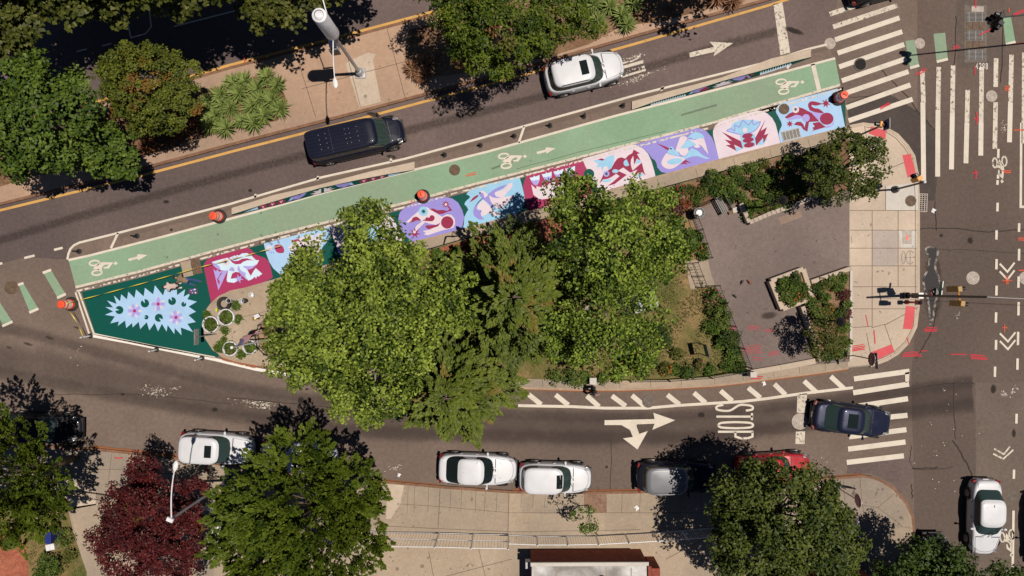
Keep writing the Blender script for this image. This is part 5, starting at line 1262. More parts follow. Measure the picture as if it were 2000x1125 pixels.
for row in range(9):
    for c_ in range(6 if row % 2 == 0 else 5):
        i = (c_ + (.5 if row % 2 == 0 else 1.0)) * 10 / 6.05; j = 6.0 + (row + .6) * 7 / 9.4
        p = flagpt(i, j); e1 = (flagpt(i + .3, j) - p).normalized() * .02; e2 = (flagpt(i, j + .2) - p).normalized() * .02; nn = e1.cross(e2).normalized() * .006
        for s in (1, -1): b.face([p + nn * s + e1, p + nn * s + e2, p + nn * s - e1, p + nn * s - e2])
b.build('star_pattern', M['flag_white'], cl)

# traffic drums, posts, tape
def drum_proto():
    r = thing('traffic_drum', 'orange and white striped traffic drum', 'traffic drum', (0, 0, 0), 0, 'orange traffic drums round the painted lane')
    b = MB(); b.lathe([(.44, 0), (.44, .06), (.33, .11), (.30, .12)], n=24); b.build('rubber_base', M['rubber'], r, True, 30)
    prof = [(.30, .11), (.295, .30), (.27, .31), (.265, .45), (.262, .60), (.258, .61), (.25, .74), (.247, .86), (.235, .88), (.225, .98), (.12, 1.0), (.001, 1.0)]
    b = MB(); b.lathe(prof, n=24, mats=[0, 0, 1, 1, 0, 0, 1, 0, 0, 0, 0, 0]); d = b.build('barrel', [M['drum_orange'], M['drum_white']], r, True, 30)
    b = MB(); b.tube([(-.12, 0, 1.0), (-.10, 0, 1.07), (.10, 0, 1.07), (.12, 0, 1.0)], .018, 6); b.build('handle', M['drum_orange'], d, True)
    return r
def copy_thing(root, loc, rz=0., label=None, group=None):
    c = root.copy(); COL.objects.link(c); c.location = loc; c.rotation_euler = (0, 0, rz)
    if label: c['label'] = label
    if group: c['group'] = group
    for ch in list(root.children):
        d = ch.copy(); COL.objects.link(d); d.parent = c
        for g in list(ch.children):
            e = g.copy(); COL.objects.link(e); e.parent = d
    return c
dp = drum_proto(); dl = [((140, 594), 'orange striped traffic drum alone on the road left of the lily pond'), ((429, 423), 'orange striped traffic drum at the left end of a painted barrier'), ((826, 384), 'orange striped traffic drum above the lilac frog panel'), ((1636, 193), 'orange striped traffic drum at the crosswalk end of the mural')]
for i, (p, lb) in enumerate(dl):
    o = dp if i == 0 else copy_thing(dp, (0, 0, 0)); o.location = at(p, .012); o.rotation_euler = (random.uniform(-.05, .05), random.uniform(-.05, .05), i * .9); o['label'] = lb
def post(p, label, proto=[None], mat='black_metal', h=.72, group='', name='delineator_post', lean=(0, 0)):
    key = mat
    for k, o in proto:
        pass
def posts(pl, mat, h, rad, label, group, tops=None):
    r0 = None
    for i, p in enumerate(pl):
        if r0 is None:
            r0 = thing('delineator_post', label, 'bollard', (0, 0, 0), 0, group)
            b = MB(); b.lathe([(.16, 0), (.16, .035), (.07, .07), (rad, .09)], n=14); b.build('base', M['rubber'], r0, True, 40)
            b = MB(); b.lathe([(rad, .06), (rad, h - .03), (rad * .6, h), (.001, h)], n=10); s_ = b.build('post', M[mat], r0, True, 40)
            if mat == 'white_metal': b = MB(); b.lathe([(rad + .004, h - .22), (rad + .004, h - .12)], n=10); b.build('reflective_band', M['galv'], s_)
            o = r0
        else: o = copy_thing(r0, (0, 0, 0))
        o.location = at(p, .010); o.rotation_euler = (random.uniform(-.06, .06), random.uniform(-.06, .06), random.random())
posts([(155, 491), (268, 461), (868, 303), (938, 284), (1004, 266), (1074, 246), (1140, 228), (1216, 207)], 'black_metal', .70, .05, 'small black flexible post standing in the brown strip beside the bike lane', 'black posts along the bike lane buffer')
posts([(177, 656), (306, 683), (395, 699)], 'white_metal', .95, .045, 'slim white flexible post on the double white line below the lily pond', 'white posts along the lower edge of the mural')
r = thing('caution_tape', 'yellow caution tape stretched from the left drum across the lily pond', 'caution tape', at((140, 594), 0))
def tape(pts, n=30, wd=.05):
    b = MB(); q = []
    for (a, za), (c, zc) in zip(pts, pts[1:]):
        for t in np.linspace(0, 1, n)[:-1 if c is not pts[-1][0] else None]:
            q.append(Vector((X(a[0] + (c[0] - a[0]) * t) - X(140), Y(a[1] + (c[1] - a[1]) * t) - Y(594), za + (zc - za) * t - .25 * math.sin(PI * t))))
    for i in range(len(q) - 1):
        d = (q[i + 1] - q[i]).normalized(); side = Vector((-d.y, d.x, 0)).normalized()
        f = lambda k: side * math.cos(k * .45) * wd / 2 + Vector((0, 0, 1)) * math.sin(k * .45) * wd / 2
        b.face([q[i] - f(i), q[i + 1] - f(i + 1), q[i + 1] + f(i + 1), q[i] + f(i)])
    return b
tape([((140, 594), .85), ((400, 523), .8), ((560, 482), 1.1)], 40).build('long_span', M['tape_yellow'], r)
tape([((140, 594), .8), ((177, 656), .75)], 16).build('short_span', M['tape_yellow'], r)

# covers, grates
def cover(p, rad, mat, label, z=.0, name='manhole_cover', rim='iron_pale'):
    r = thing(name, label, 'manhole cover', at(p, z))
    b = MB(); b.lathe([(rad, -.02), (rad, .006), (rad * .90, .008), (rad * .90, .002)], n=36, caps=False); b.build('ring', M[rim], r)
    b = MB(); b.lathe([(rad * .895, -.02), (rad * .895, .004), (.001, .0045)], n=36)
    for rr in (.25, .5, .74):
        b.lathe([(rad * rr, .004), (rad * rr, .011), (rad * (rr + .06), .011), (rad * (rr + .06), .004)], n=28, caps=False)
    for k in range(12):
        a = k * PI / 6; b.box((rad * .62 * math.cos(a), rad * .62 * math.sin(a), .006), (rad * .36, rad * .05, .010), a)
    b.build('lid', M[mat], r)
cover((888, 332), .34, 'iron_brown', 'brown round manhole cover in the green bike lane', .012, rim='iron_brown')
cover((1531, 213), .33, 'iron_brown', 'brown round manhole cover at the snout of the plum frog', .02, rim='iron_brown')
cover((1621, 85), .34, 'iron_pale', 'pale round manhole cover above the end of the bike lane', .006)
cover((1796, 85), .32, 'iron_pale', 'pale round manhole cover beside a green crossing block', .012)
cover((1936, 188), .35, 'iron_pale', 'pale round manhole cover among the avenue crosswalk bars', .026)
cover((1900, 543), .40, 'iron_pale', 'whitish round manhole cover in the avenue near the wet patch', .006)
cover((2003, 543), .40, 'iron_pale', 'whitish round manhole cover cut by the right picture edge', .006)
cover((1776, 393), .34, 'iron_brown', 'brown round manhole cover in the white footpath slab', .150, rim='iron_brown')
cover((1562, 823), .50, 'iron_pale', 'large pale round manhole cover in the stop line', .026)
cover((1976, 970), .30, 'cast_iron', 'dark round manhole cover above the solid avenue line', .008, rim='cast_iron')
cover((22, 562), .42, 'iron_brown', 'reddish brown manhole cover beside the green blocks at left', .006, rim='iron_brown')
cover((1266, 784), .38, 'cast_iron', 'dark manhole cover at a hatching bar below the garden', .03, rim='cast_iron')
r = thing('open_manhole', 'black open manhole in the upper crosswalk', 'manhole', at((1680, 126), .026))
b = MB(); b.lathe([(.40, -.02), (.40, .01), (.34, .014), (.34, 0)], n=30, caps=False); b.build('ring', M['cast_iron'], r); b = MB(); b.lathe([(.335, -.02), (.335, .003), (.001, .0035)], n=30); b.build('opening', M['hole'], r)
def grate(p, wx, wy, ang, mat, label, nx=2, ny=9, z=.02, name='drain_grate'):
    r = thing(name, label, 'grate', at(p, z), ang)
    b = MB(); b.box((0, 0, -.006), (wx, wy, .012)); b.build('pit', M['hole'], r)
    b = MB(); t = .05
    for s in (-1, 1): b.box((0, s * (wy / 2 - t / 2), .008), (wx, t, .016)); b.box((s * (wx / 2 - t / 2), 0, .0085), (t, wy - 2 * t - .002, .016))
    for i in range(1, nx): b.box((-wx / 2 + wx * i / nx, 0, .009), (.045, wy - 2 * t - .004, .015))
    for i in range(1, ny): b.box((0, -wy / 2 + wy * i / ny, .0075), (wx - 2 * t - .004, .028, .013))
    b.build('grating', M[mat], r)
grate((1545, 263), 1.12, .62, D(14), 'grey_metal', 'iron drain grate set in the blue frog panel', 5, 10, .022)
grate((1803, 396), .5, 1.12, D(-2), 'iron_pale', 'pale drain grate in the gutter beside the short signal post', 3, 9, .008)
r = thing('utility_vault', 'long iron utility vault with three grates in the avenue above the sprayed number', 'utility vault', at((1905, 66), .006))
b = MB(); b.box((0, 0, 0), (1.36, 3.5, .016)); b.build('frame', M['cast_iron'], r)
for y in (1.02, -.12, -1.28):
    b = MB(); b.box((0, y, .011), (1.16, .60, .008)); g_ = b.build('pit', M['hole'], r)
    b = MB()
    for i in range(8): b.box((0, y - .27 + i * .077, .018), (1.16, .03, .014))
    for i in range(3): b.box((-.4 + i * .4, y, .020), (.035, .60, .012))
    b.build('grating', M['grey_metal'], g_)
for y in (.45, -.70):
    b = MB()
    for x in (-.4, 0, .4): b.bbox((x, y, .014), (.37, .48, .02), e=.005)
    b.build('cover_plate', M['iron_brown'], r)
b = MB(); b.bbox((.12, 1.5, .014), (.75, .34, .02), e=.005); b.build('cover_plate', M['iron_pale'], r)
r = thing('utility_plate', 'brown and rust square utility plates at the lily pond edge near the people', 'utility cover', at((374, 523), .014), D(13))
b = MB(); b.bbox((-.28, 0, .006), (.60, .95, .012), e=.004); b.build('concrete_plate', M['concrete_tan'], r); b = MB(); b.bbox((.33, 0, .007), (.56, .92, .014), e=.004); x = b.build('iron_plate', M['iron_brown'], r)
b = MB()
for i in range(4): b.box((.13 + i * .135, 0, .016), (.03, .84, .008))
b.build('rib', M['kerb_steel'], x)
r = thing('pull_box', 'grey rectangular pull box lid with orange mark in the light footpath', 'utility cover', at((1769, 463), .152)); b = MB(); b.bbox((0, 0, .004), (.55, .85, .012), e=.004); b.build('lid', M['iron_pale'], r); b = MB(); b.box((0, -.05, .0125), (.12, .28, .006)); b.build('sprayed_mark', M['drum_orange'], r)

# fences
def fence(name, label, pts, h, mat='black_metal', step=.14, pw=.012, group=None, postw=.05, cat='fence', z0=.16, rails=(.12, 1.0), spikes=True):
    q = [Vector((X(p[0]), Y(p[1]))) for p in pts]
    r = thing(name, label, cat, (q[0].x, q[0].y, z0), 0, group); o = q[0].copy(); q = [p - o for p in q]
    b = MB()
    for f in rails:
        zz_ = h * f; b.tube([(p.x, p.y, zz_) for p in q], .018 if mat != 'white_metal' else .026, 6)
    for a, c in zip(q, q[1:]):
        n = max(1, int((c - a).length / step))
        for i in range(n):
            p = a.lerp(c, (i + .5) / n); b.tube([(p.x, p.y, .02), (p.x, p.y, h + (.08 if spikes else -.01))], pw, 4)
    b.build('railing', M[mat], r)
    for p in q:
        b = MB(); b.box((p.x, p.y, (h + .1) / 2), (postw, postw, h + .1)); b.ball((p.x, p.y, h + .13), postw * .7, 8, 6); b.build('post', M[mat], r)
    return r
fence('iron_fence', 'low black fence curving round the bare tree bed at the left end', [(548, 611), (530, 618), (513, 634), (506, 655), (510, 677), (524, 691), (541, 698), (566, 703), (595, 705)], .55, step=.16, group='black iron fences of the garden')
fence('iron_fence', 'low black fence between the upper footpath and the garden shrubs', [(840, 487), (920, 464), (1010, 442), (1100, 419), (1199, 393), (1300, 366), (1410, 336), (1480, 317), (1535, 302), (1640, 274)], .45, step=.25, group='black iron fences of the garden')
fence('iron_fence', 'black fence on the upper left side of the paved plaza, down to the gate', [(1352, 424), (1362, 451), (1371, 478), (1380, 505)], 1.05, group='black iron fences of the garden')
fence('iron_fence', 'short black fence between garden and plaza running right from the litter bin', [(1340, 415), (1368, 403), (1396, 391)], 1.05, group='black iron fences of the garden')
fence('iron_fence', 'black fence on the lower left side of the paved plaza behind green bushes', [(1394, 558), (1408, 592), (1425, 636), (1441, 678), (1456, 716)], 1.05, group='black iron fences of the garden')
fence('iron_fence', 'black fence along the lower edge of the garden above the hatched road strip', [(1225, 741), (1300, 740), (1380, 734), (1456, 721)], 1.0, group='black iron fences of the garden')
fence('iron_gate', 'black iron gate standing over the white slab at the plaza', [(1352, 514), (1362, 540), (1370, 561)], 1.15, cat='gate', step=.16)
fence('iron_fence', 'short black railing on the lower left footpath beside the red maple', [(128, 954), (170, 958), (222, 966)], 1.0, group='black railings of the lower yard')
FW = dict(mat='white_metal', spikes=False, postw=.06, pw=.010)
fence('steel_fence', 'tall white steel fence between footpath and concrete yard, left of the brick shed', [(640, 1030), (700, 1034), (757, 1037), (858, 1038), (925, 1040), (993, 1041)], 2.35, step=.17, rails=(.06, .52, 1.0), z0=.15, group='white steel fences of the yard', **FW)
fence('steel_fence', 'lower white steel fence above the brick shed', [(993, 1043), (1048, 1045), (1105, 1045), (1163, 1044), (1220, 1041), (1275, 1038), (1330, 1034), (1400, 1028)], 1.45, step=.14, rails=(.06, 1.0), z0=.15, group='white steel fences of the yard', **FW)
fence('steel_fence', 'short white steel fence beside the large tree at the lower right corner', [(1648, 1000), (1651, 1030), (1654, 1064)], 1.5, step=.12, rails=(.06, 1.0), z0=.15, group='white steel fences of the yard', **FW)
fence('steel_fence', 'small white lattice panel below the lamp arm between maple and green tree', [(408, 985), (430, 989), (455, 993)], .8, step=.07, rails=(.06, .5, 1.0), z0=.15, group='white steel fences of the yard', **FW)

# stone-edged beds
def coping(name, label, line, w, z, mat, z0=.14, blocks=None):
    q = [Vector((X(p[0]), Y(p[1]))) for p in line]; n = len(q)
    c = sum(q, Vector((0, 0))) / n; r = thing(name, label, 'bed wall', (c.x, c.y, 0))
    ac = 0; b = MB()
    for a, e in zip(q, q[1:]):
        d = e - a; l = d.length; k = max(1, round(l / blocks)) if blocks else 1
        for i in range(k):
            m_ = a + d * ((i + .5) / k) - c; g = .015 if blocks else 0
            b.bbox((m_.x, m_.y, (z0 + z) / 2), (l / k - g + (w if not blocks and False else 0), w, z - z0 + random.uniform(-.004, .004)), math.atan2(d.y, d.x), e=.02)
    b.build('coping', M[mat], r); return r
SQ = [(1494, 546), (1564, 520), (1584, 583), (1518, 609)]
SQi = [(1499, 549), (1561, 526), (1578, 581), (1521, 603)]
coping('planter_wall', 'pale stone coping of the square planter on the plaza', SQi + SQi[:1], .29, .62, 'concrete_pale')
sheet('planter_soil', [(1503, 552), (1557, 532), (1573, 578), (1524, 597)], .5, M['soil'])
coping('planter_wall', 'pale stone coping of the trapezoid planting bed beside the light footpath', [(1577, 551), (1655, 524)], .26, .58, 'concrete_pale')
coping('planter_wall', 'low stone kerb on the plaza side of the trapezoid planting bed', [(1560, 598), (1572, 632), (1584, 668), (1596, 704)], .26, .60, 'stone')
coping('planter_wall', 'narrow stone kerb between trapezoid bed and light footpath', [(1655, 528), (1654, 700)], .16, .50, 'concrete_white')
sheet('planter_soil', [(1579, 554), (1654, 528), (1652, 698), (1599, 703), (1562, 600), (1582, 583)], .42, M['soil'])
coping('planter_wall', 'row of pale stone blocks edging the upper bed along the plaza', [(1442, 399), (1458, 436), (1500, 418), (1545, 403), (1589, 383)], .26, .55, 'stone', blocks=.3)
coping('planter_wall', 'row of small pale stone blocks at the upper garden edge near the round tree', [(1536, 306), (1580, 293), (1632, 278)], .25, .30, 'stone', blocks=.28)
coping('planter_wall', 'long pale coping along the lower plaza edge', [(1462, 727), (1520, 717), (1588, 704)], .34, .36, 'concrete_pale')
r = thing('stone_pier', 'small square pale stone pier in the green hedge at the lower garden edge', 'stone pier', at((1155, 741), .14)); b = MB(); b.bbox((0, 0, .35), (.36, .36, .7)); b.build('shaft', M['stone'], r); b = MB(); b.bbox((0, 0, .73), (.42, .42, .06)); b.build('cap', M['concrete_white'], r)
r = thing('stone_pier', 'small pale end pier of the lower garden fence beside the plaza', 'stone pier', at((1462, 728), .14)); b = MB(); b.bbox((0, 0, .35), (.34, .30, .7)); b.build('shaft', M['stone'], r); b = MB(); b.bbox((0, 0, .73), (.40, .36, .06)); b.build('cap', M['concrete_white'], r)
r = thing('monument', 'grey granite monument block half hidden by leaves in the garden', 'monument', at((1256, 588), .15), D(18)); b = MB(); b.bbox((0, 0, .15), (1.5, 1.1, .3)); b.build('plinth', M['granite'], r); b = MB(); b.bbox((0, 0, .75), (1.05, .7, .9), e=.05); b.build('block', M['granite'], r)

# small things
def ring_planter(p, rad, label):
    r = thing('ring_planter', label, 'planter', at(p, GZ), 0, 'white ring planters at the island tip')
    b = MB(); b.lathe([(rad, 0), (rad + .03, .12), (rad, .26), (rad - .04, .28), (rad - .07, .24), (rad - .08, .15)], n=32, caps=False); b.build('ring', M['galv_white'], r, True, 50)
    b = MB(); b.lathe([(rad - .10, .14), (rad * .5, .19), (.001, .21)], n=24); b.build('soil', M['soil'], r, True)
    return r
RP = [((416, 633), .49, 'white ring planter at the very tip, beside the road sign'), ((446, 619), .50, 'white ring planter just below the black tyre'), ((454, 680), .44, 'white ring planter under the ball of the flagpole'), ((492, 677), .42, 'white ring planter beside the low curved fence')]
for a in RP: ring_planter(*a)
r = thing('tyre', 'black tyre lying flat on the footpath tip', 'tyre', at((441, 593), GZ)); b = MB()
b.lathe([(.25, .02), (.40, .0), (.43, .06), (.43, .16), (.40, .22), (.25, .20), (.23, .18), (.23, .04), (.25, .02)], n=30, caps=False); b.build('tread', M['rubber'], r, True, 35)
r = thing('pennant', 'small bright yellow pennant at the black tyre', 'pennant', at((429, 603), GZ)); b = MB(); b.tube([(0, 0, 0), (0, 0, .55)], .01, 5); b.build('stick', M['wood'], r); b = MB(); b.face([(0, 0, .5), (.14, .08, .54), (.16, -.1, .5)]); b.face([(0, -.0, .497), (.16, -.1, .497), (.14, .08, .537)]); b.face([(0, 0, .5), (.05, -.2, .45), (.16, -.1, .5)]); b.build('cloth', plain('lime', (.60, .70, .03), .7), r)
def bucket(p, label, mat):
    r = thing('bucket', label, 'bucket', at(p, GZ), random.random()); b = MB(); b.lathe([(.12, 0), (.15, .30), (.16, .31), (.145, .31), (.115, .03), (.001, .03)], n=18); b.build('pail', M[mat], r, True, 40)
    b = MB(); b.tube([(.15 * math.cos(a), .15 * math.sin(a) * .3, .3 + .0 + .12 * math.sin(a)) for a in np.linspace(0, PI, 9)], .006, 4); b.build('handle', M['galv'], r)
bucket((477, 588), 'pale grey paint bucket on the footpath below the plum frog', 'galv_white'); bucket((483, 587), 'black paint bucket standing beside the pale grey one', 'rubber'); bucket((496, 576), 'small white paint bucket near the leaves', 'white_metal'); bucket((452, 587), 'small white paint bucket at the rim of the black tyre', 'white_metal')
r = thing('garden_sign', 'small white sign panel on a black post at the curved fence', 'sign', at((517, 616), GZ), .6); b = MB(); b.tube([(0, 0, 0), (0, 0, 1.1)], .025, 6); b.build('post', M['black_metal'], r); b = MB(); M45 = Matrix.Rotation(.9, 3, 'Y'); b.box((0, 0, 1.15), (.36, .22, .02), M=M45); b.build('panel', M['white_metal'], r)
r = thing('hose_tap', 'brass topped standpipe beside the small white sign', 'standpipe', at((507, 621), GZ)); b = MB(); b.lathe([(.1, 0), (.06, .1), (.05, .6), (.12, .68), (.12, .72), (.001, .78)], n=12); b.build('pipe', plain('brass', (.42, .30, .10), .4, .6), r, True, 40); b = MB(); b.tube([(0, 0, .5), (.12, 0, .48), (.16, 0, .42)], .025, 6); b.build('spout', M['black_metal'], r)
r = thing('red_stand', 'small folded red metal stand at the kerb below the curved fence', 'stand', at((576, 712), GZ), -.9); b = MB(); b.box((0, 0, .35), (.45, .03, .7), M=Matrix.Rotation(.5, 3, 'X')); b.build('panel', M['sign_red'], r); b = MB(); b.box((0, .3, .3), (.42, .03, .66), M=Matrix.Rotation(-.5, 3, 'X')); b.build('rear_leg', M['sign_red'], r)
r = thing('folding_frame', 'black folded metal easel frame lying open on the upper footpath', 'easel', at((880, 465), GZ), D(12))
for a, c in (((-.50, -.35, .02), (-.18, .12, .30)), ((-.18, .12, .30), (.55, .0, .10))):
    b = MB(); b.tube([a, c], .035, 6); b.build('leg', M['black_metal'], r)
b = MB(); b.tube([(.55, 0, .10), (.30, .34, .30), (.12, .02, .15), (.55, 0, .10)], .028, 6); b.build('brace', M['black_metal'], r)
r = thing('trash_bag', 'shiny black trash bag on the footpath below the plum frog panel', 'trash bag', at((1237, 370), GZ)); 
b = MB(); n, kk = 28, 12
for i in range(kk + 1):
    t = i / kk
    for j in range(n):
        a = 2 * PI * j / n; rr = .36 * (math.sin(PI * min(1, t * .93 + .07)) ** .55) * (1 + .07 * math.sin(a * 9 + t * 2) * t + .05 * math.sin(a * 3 + 1))
        if t > .9: rr = .05
        b.v.append((rr * math.cos(a), rr * .9 * math.sin(a), .02 + .46 * t + .05 * math.sin(a * 2) * t * (1 - t)))
for i in range(kk):
    for j in range(n): q = (j + 1) % n; b.f.append((i * n + j, i * n + q, (i + 1) * n + q, (i + 1) * n + j)); b.m.append(0)
b.f.append(tuple(kk * n + j for j in range(n))); b.m.append(0)
k = N('bag_plastic'); nn = k.noise(7, 4); M['bag'] = k.done(k.bsdf((.012, .012, .018), .22, 0, .6, bump=nn, bstr=.7, bdist=.05))
b.build('bag', M['bag'], r, True); b = MB(); b.lathe([(.05, .46), (.03, .50), (.08, .58), (.001, .55)], n=9); b.build('knot', M['bag'], r, True)
r = thing('litter_bin', 'black round litter bin with white liner at the plaza corner', 'litter bin', at((1357, 419), .15)); b = MB(); b.lathe([(.26, 0), (.28, .05), (.31, .82), (.33, .84), (.33, .88), (.28, .88), (.27, .5), (.001, .5)], n=24); b.build('basket', M['black_metal'], r, True, 40); b = MB(); b.lathe([(.27, .84), (.22, .89), (.12, .78), (.001, .80)], n=9); b.build('liner', M['sign_back'], r)
r = thing('litter_bin', 'blue bin beside red mulch at the lower left corner', 'litter bin', at((115, 1037), .15)); b = MB(); b.bbox((0, 0, .5), (.58, .62, 1.0), e=.04); b.build('body', plain('bin_blue', (.012, .022, .13), .5), r); b = MB(); b.bbox((0, 0, 1.04), (.64, .68, .08), e=.03); b.build('lid', plain('bin_blue2', (.014, .028, .17), .45), r)
r = thing('cooler_box', 'whitish plastic box standing below the blue bin', 'box', at((110, 1062), .15), .2); b = MB(); b.bbox((0, 0, .2), (.5, .36, .4), e=.03); b.build('body', M['stone'], r); b = MB(); b.bbox((0, 0, .42), (.52, .38, .05), e=.02); b.build('lid', M['white_metal'], r)
def bench(p, ang, label, mat, leg, z=.15, ln=1.5):
    r = thing('bench', label, 'bench', at(p, z), ang); b = MB()
    for i in range(4): b.bbox((0, -.16 + i * .11, .45), (ln, .085, .035), e=.008)
    b.build('seat', M[mat], r); b = MB()
    for i in range(3): b.bbox((0, .28 + i * .03, .56 + i * .13), (ln, .03, .10), e=.008)
    b.build('backrest', M[mat], r)
    for s in (-1, 1):
        b = MB(); b.box((s * ln * .42, -.18, .22), (.05, .05, .44)); b.box((s * ln * .42, .25, .22), (.05, .05, .44)); b.box((s * ln * .42, .03, .41), (.05, .40, .04)); b.tube([(s * ln * .42, .25, .42), (s * ln * .42, .35, .88)], .025, 6); b.build('leg', M[leg], r)
    return r
bench((1302, 478), D(-30), 'dark wooden bench among leaves in the garden left of the plaza fence', 'wood', 'black_metal', ln=1.4)
bench((1403, 403), D(-62), 'black metal bench with open slats at the upper plaza edge', 'black_metal', 'black_metal', ln=1.1)
bench((434, 1043), D(75), 'white bench beside the red maple in the lower yard', 'white_metal', 'white_metal', ln=1.5)
r = thing('cardboard_box', 'flat pale carton by the stone blocks at the upper plaza edge', 'carton', at((1434, 411), .15), .3); b = MB(); b.box((0, 0, .07), (.36, .3, .14)); b.build('body', M['concrete_white'], r); b = MB(); b.box((-.32, -.02, .145), (.28, .3, .008)); b.build('flap', M['wood'], r)
r = thing('notice_board', 'dark green notice board on two legs casting an open shadow on the lawn', 'notice board', at((1363, 680), .155), 0)
b = MB(); b.bbox((.04, 0, 1.55), (.06, .72, .75), .25); b.build('board', plain('board_green', (.03, .07, .05), .5), r)
for s in (-1, 1):
    b = MB(); b.box((.04 - s * .08, s * .33, .95), (.05, .05, 1.9)); b.build('leg', M['black_metal'], r)
def pigeon(p, ang, label, col):
    r = thing('pigeon', label, 'pigeon', at(p, .148), ang, 'pigeons on the plaza'); b = MB()
    prof = [(.002, -.13), (.03, -.10), (.058, -.03), (.062, .03), (.045, .075), (.028, .095), (.03, .115), (.022, .135), (.006, .148), (.001, .16)]
    zc = [.10, .10, .10, .105, .125, .15, .17, .175, .172, .168]; n = 12
    for (rr, x), z in zip(prof, zc):
        for j in range(n): a = 2 * PI * j / n; b.v.append((x, rr * math.cos(a), z + rr * math.sin(a)))
    for i in range(len(prof) - 1):
        for j in range(n): q = (j + 1) % n; b.f.append((i * n + j, (i + 1) * n + j, (i + 1) * n + q, i * n + q)); b.m.append(0)
    b.face([(-.09, -.02, .11), (-.09, .02, .11), (-.19, .035, .095), (-.19, -.035, .095)])
    for s in (-1, 1): b.tube([(0, s * .02, .06), (.0, s * .02, .003)], .005, 5); b.tube([(-.01, s * .02, .004), (.03, s * .02, .004)], .004, 4)
    b.build('body', M[col], r, True)
pigeon((1447, 551), 1.2, 'dark pigeon standing on the plaza, left of the brown one', 'dark_metal'); pigeon((1461, 551), -.9, 'brownish pigeon standing on the plaza nearest the square planter', 'brick_red'); pigeon((1433, 578), 2.4, 'dark pigeon standing alone, lowest of the three on the plaza', 'dark_metal')
for p, lb in (((1491, 749), 'white paper scrap on the hatched road strip'), ((780, 928), 'white paper cup on the road left of the white parked sedan'), ((1339, 1042), 'white board scrap in tree shade'), ((1823, 412), 'white scrap near the gutter grate'), ((1242, 991), 'white paper scrap on the lower footpath')):
    r = thing('paper_scrap', lb, 'litter', at(p, .15 if p[1] > 955 else .03), random.random() * 3); b = MB(); s_ = random.uniform(.10, .14)
    b.face([(-s_, -s_, .01), (s_, -s_, .0), (s_ * .3, 0, .05), (-s_ * .3, s_ * .2, .04)]); b.face([(-s_ * .3, s_ * .2, .04), (s_ * .3, 0, .05), (s_, s_, .01), (-s_ * .8, s_, .0)]); b.face([(s_, -s_, 0), (s_, s_, .01), (s_ * .3, 0, .05)])
    b.build('sheet', M['white_metal'], r)

# ---- brick shed, house corner
r = thing('brick_shed', 'red brick shed with a stained white flat roof at the lower edge', 'shed', at((1145, 1200), .14))
def rel(p, o=(1145, 1200)): return ((p[0] - o[0]) / S, -(p[1] - o[1]) / S)
HS = 2.1
fp = [rel(p) for p in ((1036, 1071), (1250, 1070), (1258, 1330), (1036, 1330))]
b = MB(); b.prism(fp, 0, HS); b.build('wall', M['brick_red'], r)
rf = [rel(p) for p in ((1033, 1068), (1230, 1067), (1256, 1090), (1262, 1330), (1033, 1330))]
b = MB(); b.prism([rel(p) for p in ((1036.5, 1071.5), (1249.5, 1071), (1257.5, 1330), (1036.5, 1330))], HS - .1, HS + .05); ro = b.build('roof', M['roof_white'], r)
b = MB()
for a, c in (((1034, 1072), (1252, 1071)),):
    A, B_ = Vector(rel(a)), Vector(rel(c)); d = B_ - A; m_ = (A + B_) / 2; b.bbox((m_.x, m_.y, HS + .09), (d.length, .22, .12), math.atan2(d.y, d.x))
b.build('parapet', M['concrete_white'], ro)
b = MB(); A = Vector(rel((1253, 1074))); B_ = Vector(rel((1259, 1330))); d = B_ - A; m_ = (A + B_) / 2; b.bbox((m_.x, m_.y, HS + .12), (d.length, .2, .2), math.atan2(d.y, d.x)); b.build('parapet', M['brick_red'], ro)
b = MB(); p = rel((1167, 1098)); b.lathe([(.13, HS + .05), (.13, HS + .2), (.19, HS + .2), (.19, HS + .26), (.001, HS + .3)], (p[0], p[1], 0), 18); b.build('roof_vent', M['galv'], ro, True, 40)
for x in (1082, 1128, 1174, 1220):
    b = MB(); p = rel((x, 1200)); b.box((p[0], p[1], HS + .056), (.05, 7.6, .012)); b.build('membrane_seam', M['concrete_grey'], ro)
b = MB(); p = rel((1100, 1112)); b.lathe([(.16, HS + .05), (.16, HS + .07), (.10, HS + .075), (.001, HS + .06)], (p[0], p[1], 0), 16); b.build('roof_drain', M['cast_iron'], ro)
b = MB(); p = rel((1268, 1096)); b.bbox((p[0], p[1], .9), (.5, .7, 1.8)); b.build('chimney', M['brick_red'], r)
b = MB(); p = rel((1030, 1084)); b.bbox((p[0], p[1], 1.2), (.3, .4, .5)); b.build('meter_box', M['galv'], r)
r = thing('house', 'house with dark red roof at the lower edge under the large tree', 'house', at((1660, 1260), .14))
def rel2(p): return rel(p, (1660, 1260))
b = MB(); b.prism([rel2(p) for p in ((1570, 1110), (1668, 1102), (1720, 1140), (1720, 1400), (1570, 1400))], 0, 3.0); b.build('wall', M['brick_red'], r)
b = MB(); q = [rel2(p) for p in ((1564, 1104), (1668, 1096), (1726, 1136), (1726, 1410), (1564, 1410))]; b.prism(q, 3.0, 3.2); b.build('roof', plain('roof_maroon', (.085, .022, .024), .8), r)
b = MB(); b.tube([(*rel2((1564, 1102)), 3.15), (*rel2((1668, 1094)), 3.15), (*rel2((1728, 1135)), 3.15)], .07, 6); b.build('gutter', M['galv'], r)
